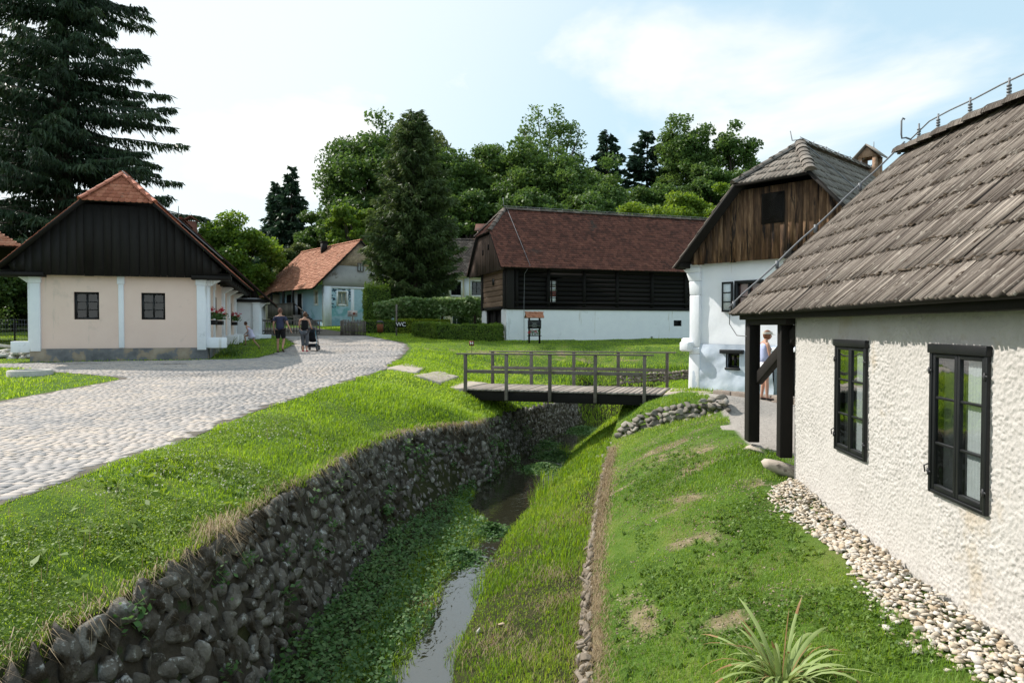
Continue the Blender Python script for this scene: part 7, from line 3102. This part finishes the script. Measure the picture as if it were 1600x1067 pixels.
    # a white stone in the stream meadow
    for px, py, lab in ((747, 992, 'small upright white stone in the meadow grass by the stream'), (783, 980, 'small flat pale stone in the meadow to the right of the white one')):
        q = ong(px, py)
        mb = MB()
        rock(mb, (q.x, q.y, q.z + .03), (.03, .03, .06) if px < 760 else (.05, .04, .03), lvl=2)
        tag(mb.build('meadow_stone', MT['pebble'], loc=tuple(q)), lab, 'stone')


props()
# ================================================================== people
def skin_bake(V, E, root=0, sub=1):
    """grow one continuous surface over a skeleton; V = [(pos, (rx, ry))]"""
    b = bmesh.new()
    ly = b.verts.layers.skin.verify()
    vs = []
    for i, (p, r) in enumerate(V):
        v = b.verts.new(p)
        v[ly].radius = r if hasattr(r, '__len__') else (r, r)
        v[ly].use_root = (i == root)
        vs.append(v)
    for a, c in E:
        b.edges.new((vs[a], vs[c]))
    me = bpy.data.meshes.new('skeleton')
    b.to_mesh(me)
    b.free()
    o = bpy.data.objects.new('skeleton', me)
    COL.objects.link(o)
    o.modifiers.new('skin', 'SKIN').use_smooth_shade = True
    s = o.modifiers.new('sub', 'SUBSURF')
    s.levels = s.render_levels = sub
    dg = bpy.context.evaluated_depsgraph_get()
    dg.update()
    m2 = bpy.data.meshes.new_from_object(o.evaluated_get(dg))
    out = ([tuple(v.co) for v in m2.vertices], [tuple(p.vertices) for p in m2.polygons])
    bpy.data.objects.remove(o)
    return out


SKIN = M('skin', [(0, (.42, .22, .15)), (1, (.56, .32, .23))], scale=8, rough=.6, trans=.05)


class Fig:
    def __init__(s, H, J, build=1.0):
        s.H, s.J, s.b = H, {k: Vector(v) for k, v in J.items()}, build

    def body(s):
        J, H, b = s.J, s.H, s.b
        V, E, ix = [], [], {}

        def v(n, p, r):
            ix[n] = len(V)
            V.append((tuple(p), r))

        def e(*ns):
            for a, c in zip(ns[:-1], ns[1:]):
                E.append((ix[a], ix[c]))
        v('pel', J['pel'], (.085 * b * H / 1.75, .075 * b * H / 1.75))
        v('abd', J['abd'], (.080 * b * H / 1.75, .075 * b * H / 1.75))
        v('che', J['che'], (.090 * b * H / 1.75, .075 * b * H / 1.75))
        v('nb', J['nb'], (.060 * H / 1.75, .055 * H / 1.75))
        v('nk', J['nk'], .046 * H / 1.75)
        v('hb', J['hd'] + (J['nk'] - J['hd']) * .35, .052 * H / 1.75)
        e('pel', 'abd', 'che', 'nb', 'nk', 'hb')
        k = H / 1.75
        for S_ in 'LR':
            v('sh' + S_, J['sh' + S_], .050 * k * (b * .5 + .5))
            v('ua' + S_, J['sh' + S_].lerp(J['el' + S_], .5), .043 * k * (b * .6 + .4))
            v('el' + S_, J['el' + S_], .036 * k)
            v('fa' + S_, J['el' + S_].lerp(J['wr' + S_], .35), .036 * k)
            v('wr' + S_, J['wr' + S_], .024 * k)
            e('nb', 'sh' + S_, 'ua' + S_, 'el' + S_, 'fa' + S_, 'wr' + S_)
            v('hip' + S_, J['hip' + S_], .078 * k * b)
            v('th' + S_, J['hip' + S_].lerp(J['kn' + S_], .5), .070 * k * (b * .6 + .4))
            v('kn' + S_, J['kn' + S_], .050 * k)
            v('ca' + S_, J['kn' + S_].lerp(J['an' + S_], .35), .052 * k)
            v('an' + S_, J['an' + S_], .033 * k)
            e('pel', 'hip' + S_, 'th' + S_, 'kn' + S_, 'ca' + S_, 'an' + S_)
            v('ft' + S_, J['an' + S_].lerp(J['toe' + S_], .5) - Vector((0, 0, .015)), (.034 * k, .026 * k))
            v('to' + S_, J['toe' + S_], (.036 * k, .018 * k))
            e('an' + S_, 'ft' + S_, 'to' + S_)
            # palm, four fingers and thumb
            d = (J['wr' + S_] - J['el' + S_]).normalized()
            if ('hand' + S_) in J:
                d = J['hand' + S_].normalized()
            side = d.cross(Vector((1, 0, 0)))
            if side.length < .3:
                side = d.cross(Vector((0, 1, 0)))
            side.normalize()
            palm = J['wr' + S_] + d * .06 * k
            v('pa' + S_, palm, (.030 * k, .018 * k))
            e('wr' + S_, 'pa' + S_)
            curl = Vector((0, .4, -.2)) if S_ == 'L' else Vector((0, .4, -.2))
            for f in range(4):
                o = side * (.013 * (f - 1.5)) * k
                L = (.062, .074, .070, .056)[f] * k
                p0 = palm + o + d * .03 * k
                p1 = p0 + d * L * .5
                p2 = p1 + (d + curl * .8).normalized() * L * .5
                v('f%d' % f + S_, p0, .0085 * k)
                v('g%d' % f + S_, p1, .008 * k)
                v('h%d' % f + S_, p2, .0065 * k)
                e('pa' + S_, 'f%d' % f + S_, 'g%d' % f + S_, 'h%d' % f + S_)
            p0 = palm + side * .028 * k
            v('t0' + S_, p0, .010 * k)
            v('t1' + S_, p0 + (d * .7 + side * .7).normalized() * .045 * k, .008 * k)
            e('pa' + S_, 't0' + S_, 't1' + S_)
        return skin_bake(V, E)

    def head(s, yaw=0.0):
        """skull with brow, nose, chin and ears, facing +Y turned by yaw"""
        b = bmesh.new()
        bmesh.ops.create_icosphere(b, subdivisions=4, radius=1)
        v = np.array([tuple(x.co) for x in b.verts])
        f = [tuple(q.index for q in p.verts) for p in b.faces]
        b.free()
        k = s.H / 1.75
        p = v * np.array((.074, .096, .118))
        z = v[:, 2]
        p[:, 0] *= 1 - .22 * np.clip(-z - .1, 0, 1)
        p[:, 1] += np.where(z < -.2, .012 * np.clip(v[:, 1], 0, 1), 0)
        fr = np.clip(v[:, 1], 0, 1)
        p[:, 1] += .026 * np.exp(-((v[:, 0] / .16) ** 2) - ((z + .18) / .20) ** 2) * fr         # nose
        p[:, 1] -= .010 * (np.exp(-(((np.abs(v[:, 0]) - .36) / .17) ** 2) - ((z - .06) / .13) ** 2)) * fr   # eye sockets
        p[:, 1] += .006 * np.exp(-((z - .24) / .1) ** 2) * fr                                # brow
        p[:, 1] += .007 * np.exp(-((v[:, 0] / .3) ** 2) - ((z + .52) / .10) ** 2) * fr        # lips
        p[:, 1] += .012 * np.exp(-((v[:, 0] / .3) ** 2) - ((z + .85) / .15) ** 2) * fr        # chin
        ear = np.exp(-((v[:, 1] + .08) / .16) ** 2 - ((z - .0) / .24) ** 2)
        p[:, 0] += np.sign(v[:, 0]) * .016 * ear * (np.abs(v[:, 0]) > .75)
        c, s_ = math.cos(yaw), math.sin(yaw)
        Rm = np.array([[c, -s_, 0], [s_, c, 0], [0, 0, 1]])
        return p * k, f, v, Rm


def place(V, loc, rz):
    V = np.asarray(V, float)
    c, s = math.cos(rz), math.sin(rz)
    return V @ np.array([[c, -s, 0], [s, c, 0], [0, 0, 1]]).T + np.array(tuple(loc))


def person(label, loc, rz, H, J, hairmat, clothes, build=1.0, yaw=0.0, hair='short', shoes=None, extras=None):
    t = thing('person', label, 'person', loc)
    fg = Fig(H, J, build)
    V, F = fg.body()
    mb = MB()
    mb.add(place(V, loc, rz), F, r=.5)
    hp, hf, hv, Rm = fg.head(yaw)
    hd = np.array(tuple(fg.J['hd']))
    mb.add(place(hp @ Rm.T + hd, loc, rz), hf, r=.5)
    k = H / 1.75
    for sx in (-1, 1):        # eyes
        e = (np.array((sx * .030, .083, .010)) * k) @ Rm.T + hd
        q, qf = ROCKS[(1, 0)]
        mb.add(place(q * np.array((.010, .008, .006)) * k + e, loc, rz), qf, r=.5, m=1)
    mo = (np.array((0, .098, -.060)) * k) @ Rm.T + hd
    mb.add(place(ROCKS[(1, 1)][0] * np.array((.022, .006, .005)) * k + mo, loc, rz), ROCKS[(1, 1)][1], r=.5, m=2)
    mb.build('body', [SKIN, MT['dark'], flat('lips', (.40, .14, .12))], t, smooth=True)
    # hair shell
    keep = (hv[:, 2] > (.28 if hair == 'short' else .22) - .62 * (hv[:, 1] < -.05) - (.45 if hair == 'bob' else 0) * (hv[:, 1] < .35))
    keep |= (hv[:, 1] < -.2) & (hv[:, 2] > (-.45 if hair == 'short' else -.95))
    if hair == 'bob':
        keep |= (hv[:, 1] < .3) & (hv[:, 2] > -.75)
    hh = [f for f in hf if all(keep[i] for i in f)]
    sc = 1.10 if hair == 'short' else 1.20
    hq = (hp * np.array((sc, sc, 1.08))) + (fbm(hp * 60, 2, 3)[:, None] - .5) * .012
    hb = MB()
    hb.add(place(hq @ Rm.T + hd + np.array((0, 0, .006)), loc, rz), hh, r=.5)
    hb.build('hair', hairmat, t, smooth=True)
    for (nm, mat, VV, EE) in clothes:
        V, F = skin_bake(VV, EE)
        cb = MB()
        cb.add(place(V, loc, rz), F, r=.5)
        cb.build(nm, mat, t, smooth=True)
    for S_ in 'LR':
        if shoes:
            a, q = fg.J['an' + S_], fg.J['toe' + S_]
            back = a + (a - q).normalized() * .03 - Vector((0, 0, .045))
            V, F = skin_bake([(tuple(back), (.036, .030)), (tuple(a.lerp(q, .5) - Vector((0, 0, .028))), (.040, .028)), (tuple(q + (q - a) * .06), (.042, .022))], [(0, 1), (1, 2)])
            sb = MB()
            sb.add(place(V, loc, rz), F, r=.5)
            sb.build('shoe', shoes, t, smooth=True)
    if extras:
        extras(t, fg, lambda p: place(p, loc, rz))
    return t


def cloth(name, c, var=.15):
    return M(name, [(0, tuple(x * (1 - var) for x in c)), (1, tuple(min(1, x * (1 + var)) for x in c))], scale=9, rough=.95, bump=.5, bscale=7, bdist=.02)


def chain(J, spec):
    """spec: list of (joint-or-vector, r, parent index)"""
    V, E = [], []
    for i, (p, r, par) in enumerate(spec):
        V.append((tuple(p), r))
        if par is not None:
            E.append((par, i))
    return V, E


def people():
    hairb = M('brown_hair', [(0, (.05, .022, .012)), (1, (.12, .055, .03))], scale=30, stretch=(3, 3, 1), rough=.6, bump=.5)
    # ---- man walking away
    p = ong(438, 551)
    J = dict(pel=(0, 0, .95), abd=(0, .0, 1.10), che=(0, .01, 1.30), nb=(0, .0, 1.46), nk=(0, .01, 1.54), hd=(0, .03, 1.675),
             shL=(-.205, 0, 1.435), elL=(-.265, -.03, 1.14), wrL=(-.255, .05, .90), shR=(.205, 0, 1.435), elR=(.315, -.06, 1.15), wrR=(.40, .02, .93),
             hipL=(-.095, 0, .92), knL=(-.11, .06, .50), anL=(-.115, .03, .085), toeL=(-.13, .19, .03),
             hipR=(.095, 0, .92), knR=(.13, .04, .50), anR=(.155, -.26, .19), toeR=(.20, -.20, .04))
    j = {k: Vector(v) for k, v in J.items()}
    navy = cloth('navy_shirt', (.040, .045, .085))
    V1, E1 = chain(j, [(j['pel'] - Vector((0, 0, .10)), (.195, .155), None), (j['abd'], (.195, .16), 0), (j['che'], (.175, .135), 1), (j['nb'] - Vector((0, 0, .03)), (.11, .09), 2), (j['nk'] - Vector((0, 0, .05)), .066, 3),
                       (j['shL'] - Vector((0, 0, .01)), .078, 3), (j['shL'].lerp(j['elL'], .62), .072, 5), (j['shR'] - Vector((0, 0, .01)), .078, 3), (j['shR'].lerp(j['elR'], .62), .072, 7)])
    V2, E2 = chain(j, [(j['pel'] + Vector((0, 0, .11)), (.180, .145), None), (j['hipL'] - Vector((0, 0, .06)), .112, 0), (j['hipL'].lerp(j['knL'], .55), .105, 1), (j['knL'] + Vector((0, 0, .05)), .098, 2),
                       (j['hipR'] - Vector((0, 0, .06)), .112, 0), (j['hipR'].lerp(j['knR'], .55), .105, 4), (j['knR'] + Vector((0, 0, .05)), .098, 5)])
    person('man seen from behind in navy shirt and black shorts, walking up the road', p, .05, 1.80, J, M('short_hair', [(0, (.09, .04, .03)), (1, (.16, .08, .055))], scale=40, rough=.8), [('shirt', navy, V1, E1), ('shorts', cloth('black_shorts', (.010, .010, .012)), V2, E2)], build=1.25, shoes=cloth('dark_shoe', (.03, .022, .018)))
    # ---- woman pushing the stroller
    p = ong(476, 550)
    J = dict(pel=(0, 0, .89), abd=(0, 0, 1.02), che=(0, .02, 1.20), nb=(0, .02, 1.34), nk=(0, .03, 1.41), hd=(0.02, .06, 1.53),
             shL=(-.175, .0, 1.315), elL=(-.235, .04, 1.05), wrL=(-.20, .26, .96), shR=(.175, .0, 1.315), elR=(.245, .04, 1.05), wrR=(.23, .26, .95), handL=(.3, .8, 0), handR=(-.3, .8, 0),
             hipL=(-.09, 0, .86), knL=(-.08, .05, .46), anL=(-.07, -.02, .08), toeL=(-.075, .13, .03),
             hipR=(.09, 0, .86), knR=(.09, .03, .46), anR=(.075, .02, .08), toeR=(.08, .17, .03))
    j = {k: Vector(v) for k, v in J.items()}
    V1, E1 = chain(j, [(j['pel'] - Vector((0, 0, .05)), (.178, .148), None), (j['abd'], (.168, .14), 0), (j['che'], (.145, .12), 1), (j['nb'] - Vector((0, 0, .07)), (.105, .085), 2), (j['shL'] + Vector((.075, 0, -.005)), (.035, .06), 3), (j['shR'] + Vector((-.075, 0, -.005)), (.035, .06), 3)])
    V2, E2 = chain(j, [(j['pel'] - Vector((0, 0, .02)), (.165, .14), None), (j['hipL'] - Vector((0, 0, .05)), .108, 0), (j['knL'], .086, 1), (j['knL'].lerp(j['anL'], .62), .074, 2), (j['hipR'] - Vector((0, 0, .05)), .108, 0), (j['knR'], .086, 4), (j['knR'].lerp(j['anR'], .62), .074, 5)])
    woman = p
    person('woman seen from behind in black sleeveless top and grey trousers, pushing a stroller', p, 0, 1.63, J, hairb, [('top', cloth('black_top', (.008, .008, .009)), V1, E1), ('trousers', cloth('grey_trousers', (.085, .09, .105), .3), V2, E2)], build=1.2, hair='bob', shoes=cloth('pink_shoe', (.45, .05, .10)))
    stroller(Vector((p.x + .13, p.y + .30, h1(p.x + .13, p.y + .3) + .02)))
    # ---- girl running towards the farmhouse (facing -X: rz = +90 deg)
    p = ong(392, 546)
    J = dict(pel=(0, 0, .64), abd=(0, .06, .74), che=(0, .13, .88), nb=(0, .18, .985), nk=(0, .21, 1.03), hd=(0, .26, 1.115),
             shL=(-.115, .17, .965), elL=(-.15, .06, .80), wrL=(-.15, .18, .69), shR=(.115, .17, .965), elR=(.17, .10, .77), wrR=(.15, .06, .60),
             hipL=(-.06, .02, .62), knL=(-.06, .27, .58), anL=(-.06, .22, .27), toeL=(-.06, .33, .20),
             hipR=(.06, 0, .62), knR=(.06, -.09, .36), anR=(.06, -.33, .13), toeR=(.06, -.30, .02))
    j = {k: Vector(v) for k, v in J.items()}
    V1, E1 = chain(j, [(j['pel'] + Vector((0, 0, .04)), (.125, .13), None), (j['abd'], (.10, .09), 0), (j['che'], (.10, .085), 1), (j['nb'] - Vector((0, 0, .04)), (.07, .055), 2), (j['pel'] + Vector((0, -.02, -.10)), (.16, .20), 0), (j['pel'] + Vector((0, -.05, -.19)), (.18, .23), 4)])
    person('girl with brown hair in a pale lilac summer dress, running towards the farmhouse', (p.x + .02, p.y, p.z), math.pi / 2 - .15, 1.22, J, hairb, [('dress', cloth('lilac_dress', (.52, .50, .66), .1), V1, E1)], hair='bob', build=.95, shoes=cloth('brown_sandal', (.12, .08, .06)))
    # ---- woman in white by the white house, facing +X
    q = on(1194, 634, -.13)
    q = Vector((q.x, q.y, h1(q.x, q.y)))
    J = dict(pel=(0, 0, .88), abd=(0, 0, 1.0), che=(0, .02, 1.18), nb=(0, .0, 1.32), nk=(0, .03, 1.385), hd=(0, .07, 1.495),
             shL=(-.155, .0, 1.295), elL=(-.19, .02, 1.04), wrL=(-.15, .20, .92), shR=(.155, .0, 1.295), elR=(.19, .03, 1.03), wrR=(.16, .22, .93), handL=(0, .8, -.2), handR=(0, .8, -.2),
             hipL=(-.08, 0, .85), knL=(-.075, .02, .45), anL=(-.07, -.03, .075), toeL=(-.075, .13, .025),
             hipR=(.08, 0, .85), knR=(.08, .02, .45), anR=(.08, .03, .075), toeR=(.085, .19, .025))
    j = {k: Vector(v) for k, v in J.items()}
    V1, E1 = chain(j, [(j['pel'] - Vector((0, 0, .04)), (.155, .13), None), (j['abd'], (.14, .12), 0), (j['che'], (.14, .12), 1), (j['nb'] - Vector((0, 0, .06)), (.105, .08), 2), (j['shL'] + Vector((.03, 0, 0)), .058, 3), (j['shR'] + Vector((-.03, 0, 0)), .058, 3)])
    V2, E2 = chain(j, [(j['pel'] + Vector((0, 0, .03)), (.15, .13), None), (j['pel'] - Vector((0, 0, .12)), (.165, .145), 0), (j['pel'] - Vector((0, 0, .36)), (.165, .15), 1)])

    def extras(t, fg, pl):
        hd = fg.J['hd']
        # sun visor: band and brim
        mb = MB()
        n = 24
        vs = []
        for k in range(n):
            a = 2 * math.pi * k / n
            for z, r in ((.030, 1.16), (.080, 1.10)):
                vs.append((hd.x + .080 * r * math.cos(a), hd.y + .100 * r * math.sin(a), hd.z + z))
        mb.add(pl(vs), [(2 * k, 2 * ((k + 1) % n), 2 * ((k + 1) % n) + 1, 2 * k + 1) for k in range(n)])
        vs, fs = [], []
        for k in range(13):
            a = math.pi * (.08 + .84 * k / 12)
            vs += [(hd.x + .092 * math.cos(a), hd.y + .112 * math.sin(a), hd.z + .035), (hd.x + .13 * math.cos(a), hd.y + .20 * math.sin(a), hd.z + .010)]
        mb.add(pl(vs), [(2 * k, 2 * k + 2, 2 * k + 3, 2 * k + 1) for k in range(12)])
        mb.build('visor', cloth('beige_visor', (.55, .50, .43)), t)
        mb = MB()
        pts = pl([tuple(fg.J['shR'] + Vector((-.05, -.02, .06))), tuple(fg.J['che'] + Vector((.02, .135, 0))), tuple(fg.J['abd'] + Vector((-.10, .125, -.02))), tuple(fg.J['pel'] + Vector((-.18, .03, .02)))])
        mb.tube([Vector(x) for x in pts], .014, 6)
        mb.build('strap', MT['iron'], t)
    person('woman in sun visor, lilac sleeveless top and white skirt, standing behind the porch posts', q, -math.pi / 2 + .12, 1.60, J, M('auburn_hair', [(0, (.13, .05, .025)), (1, (.26, .11, .055))], scale=30, rough=.6), [('top', cloth('lilac_top', (.42, .46, .66), .12), V1, E1), ('skirt', cloth('white_skirt', (.74, .73, .75), .06), V2, E2)], hair='bob', shoes=cloth('black_sandal', (.02, .018, .018)), extras=extras)
    # the red bottle she carries
    c = place([(-.02, .31, .86)], q, -math.pi / 2 + .12)[0]
    t = thing('bottle', 'small red bottle with green cap held by the woman in white skirt', 'bottle', tuple(c))
    mb = MB()
    mb.lathe(c, [(.001, -.09), (.032, -.09), (.034, .03), (.018, .07), (.018, .09)], 14)
    mb.build('flask', flat('red_plastic', (.40, .03, .04), rough=.3), t, smooth=True)
    mb = MB()
    mb.lathe(c, [(.021, .085), (.021, .115), (.001, .117)], 14)
    mb.build('cap', flat('green_plastic', (.05, .35, .08), rough=.35), t, smooth=True)


def stroller(o):
    t = thing('stroller', 'black stroller with turquoise trim pushed along the cobbled road', 'stroller', o)
    blk, tq = MT['iron'], flat('turquoise_trim', (.02, .20, .30))
    ox, oy, oz = o

    def P(x, y, z):
        return (ox + x, oy + y, oz + z)
    for x, y, r in ((-.30, .0, .13), (.30, .0, .13), (-.20, .62, .10), (.20, .62, .10)):
        mb = MB()
        pts = [P(x, y + r * math.cos(a), r + .01 + r * math.sin(a)) for a in np.linspace(0, 6.283, 19)]
        mb.tube(pts, .022, 7)
        w = mb.build('wheel', MT['blackwood'], t)
        mb = MB()
        for k in range(5):
            a = k * 1.257
            mb.beam(P(x, y, r + .01), P(x, y + r * .9 * math.cos(a), r + .01 + r * .9 * math.sin(a)), .014, .014, up=(1, 0, 0))
        mb.tube([P(x - .03, y, r + .01), P(x + .03, y, r + .01)], .025, 7)
        mb.build('rim', MT['zinc'], w)
    mb = MB()
    for x in (-.24, .24):
        mb.tube([P(x, -.06, .93), P(x, .05, .80), P(x * .95, .38, .42), P(x * .85, .62, .12)], .014, 6)
        mb.tube([P(x * 1.2, .0, .14), P(x, .25, .40), P(x, .36, .50)], .014, 6)
    mb.tube([P(-.24, -.06, .93), P(0, -.09, .95), P(.24, -.06, .93)], .017, 6)
    mb.tube([P(-.30, 0, .14), P(.30, 0, .14)], .012, 6)
    mb.build('chassis', blk, t)
    V, F = skin_bake([(P(0, .22, .42), (.19, .06)), (P(0, .17, .60), (.19, .06)), (P(0, .12, .86), (.17, .05)), (P(0, .45, .40), (.18, .06))], [(0, 1), (1, 2), (0, 3)])
    MB().add(V, F).build('seat', cloth('black_canvas', (.012, .014, .018)), t, smooth=True)
    mb = MB()
    vs, fs = [], []
    for i in range(7):
        a = math.pi * (.05 + .55 * i / 6)
        for k in range(7):
            x = -.21 + .42 * k / 6
            vs.append(P(x, .22 - .26 * math.cos(a), .72 + (.30 - .04 * (x / .21) ** 2) * math.sin(a)))
    for i in range(6):
        for k in range(6):
            fs.append((i * 7 + k, i * 7 + k + 1, i * 7 + k + 8, i * 7 + k + 7))
    mb.add(vs, fs)
    mb.build('hood', cloth('dark_hood', (.014, .018, .024)), t, smooth=True)
    mb = MB()
    for x in (-.225, .225):
        mb.tube([P(x, .0, .92), P(x, .08, .62), P(x, .20, .42), P(x, .05, .22)], .012, 5)
    mb.build('trim', tq, t)
    mb = MB()
    mb.box(P(-.2, .02, .16), P(.2, .42, .30))
    mb.build('basket', cloth('basket_cloth', (.012, .014, .018)), t)


people()
# ================================================================== light, sky, camera
SUN_EL = 43.0
SUN_D = Vector((-.88, .47, 0)).normalized()
el = R(SUN_EL)
dvec = Vector((SUN_D.x * math.cos(el), SUN_D.y * math.cos(el), math.sin(el)))
sl = bpy.data.lights.new('sun', 'SUN')
sl.energy = 3.8
sl.angle = R(.6)
sl.color = (1.0, .945, .86)
so = bpy.data.objects.new('sun', sl)
COL.objects.link(so)
so.location = (0, 0, 40)
so.rotation_euler = dvec.to_track_quat('Z', 'Y').to_euler()

w = bpy.data.worlds.new('World')
SC.world = w
w.use_nodes = True
nt = w.node_tree
nt.nodes.clear()
out = nt.nodes.new('ShaderNodeOutputWorld')
bg = nt.nodes.new('ShaderNodeBackground')
bg.inputs['Strength'].default_value = .15
sky = nt.nodes.new('ShaderNodeTexSky')
sky.sky_type = 'NISHITA'
sky.sun_disc = False
sky.sun_elevation = el
sky.sun_rotation = math.atan2(SUN_D.x, SUN_D.y)
sky.air_density = 1.0
sky.dust_density = 1.6
sky.ozone_density = 1.0
L = nt.links.new
tc = N(nt, 'ShaderNodeTexCoord')


def cl(scale, loc, stretch, lo, hi, detail=7, rough=.55):
    mp = N(nt, 'ShaderNodeMapping')
    mp.inputs['Scale'].default_value = stretch
    mp.inputs['Location'].default_value = loc
    L(tc.outputs['Generated'], mp.inputs['Vector'])
    n = N(nt, 'ShaderNodeTexNoise')
    n.inputs['Scale'].default_value = scale
    n.inputs['Detail'].default_value = detail
    n.inputs['Roughness'].default_value = rough
    n.inputs['Distortion'].default_value = .3
    L(mp.outputs[0], n.inputs['Vector'])
    m = N(nt, 'ShaderNodeMapRange', interpolation_type='SMOOTHSTEP')
    m.inputs['From Min'].default_value = lo
    m.inputs['From Max'].default_value = hi
    L(n.outputs['Fac'], m.inputs['Value'])
    return m.outputs['Result']


c1 = cl(2.3, (.35, .45, .2), (1, 1, 2.0), .47, .70)
# a milky veil that thickens towards the sun
vm = N(nt, 'ShaderNodeVectorMath', operation='DOT_PRODUCT')
nv = N(nt, 'ShaderNodeVectorMath', operation='NORMALIZE')
L(tc.outputs['Generated'], nv.inputs[0])
L(nv.outputs[0], vm.inputs[0])
vm.inputs[1].default_value = tuple(dvec)
mr = N(nt, 'ShaderNodeMapRange', interpolation_type='SMOOTHSTEP')
mr.inputs['From Min'].default_value = .34
mr.inputs['From Max'].default_value = .80
mr.inputs['To Min'].default_value = .0
mr.inputs['To Max'].default_value = .66
L(vm.outputs['Value'], mr.inputs['Value'])
mx = N(nt, 'ShaderNodeMath', operation='MAXIMUM')
L(c1, mx.inputs[0])
L(mr.outputs['Result'], mx.inputs[1])
mix = N(nt, 'ShaderNodeMix', data_type='RGBA')
L(mx.outputs[0], mix.inputs[0])
veil = N(nt, 'ShaderNodeMix', data_type='RGBA')      # thin haze everywhere
veil.inputs[0].default_value = .72
L(sky.outputs[0], veil.inputs[6])
veil.inputs[7].default_value = (2.95, 4.0, 4.4, 1)
L(veil.outputs[2], mix.inputs[6])
mix.inputs[7].default_value = (4.8, 4.9, 4.8, 1)
L(mix.outputs[2], bg.inputs['Color'])
L(bg.outputs[0], out.inputs['Surface'])

cam = bpy.data.cameras.new('camera')
cam.lens = 24.0
cam.sensor_width = 36.0
cam.clip_start = .05
cam.clip_end = 2000
co = bpy.data.objects.new('camera', cam)
COL.objects.link(co)
co.location = (0, 0, CAMZ)
co.rotation_euler = (math.pi / 2 - PITCH, 0, 0)
SC.camera = co
vs = SC.view_settings
vs.view_transform = 'Standard'
vs.look = 'None'
vs.exposure = 0.60
vs.gamma = 1.0
SC.render.resolution_x, SC.render.resolution_y = 1024, 682
cy = SC.cycles
cy.max_bounces = 8
cy.diffuse_bounces = 4
cy.glossy_bounces = 3
cy.transmission_bounces = 4
cy.transparent_max_bounces = 8
cy.sample_clamp_indirect = 6
cy.use_denoising = True
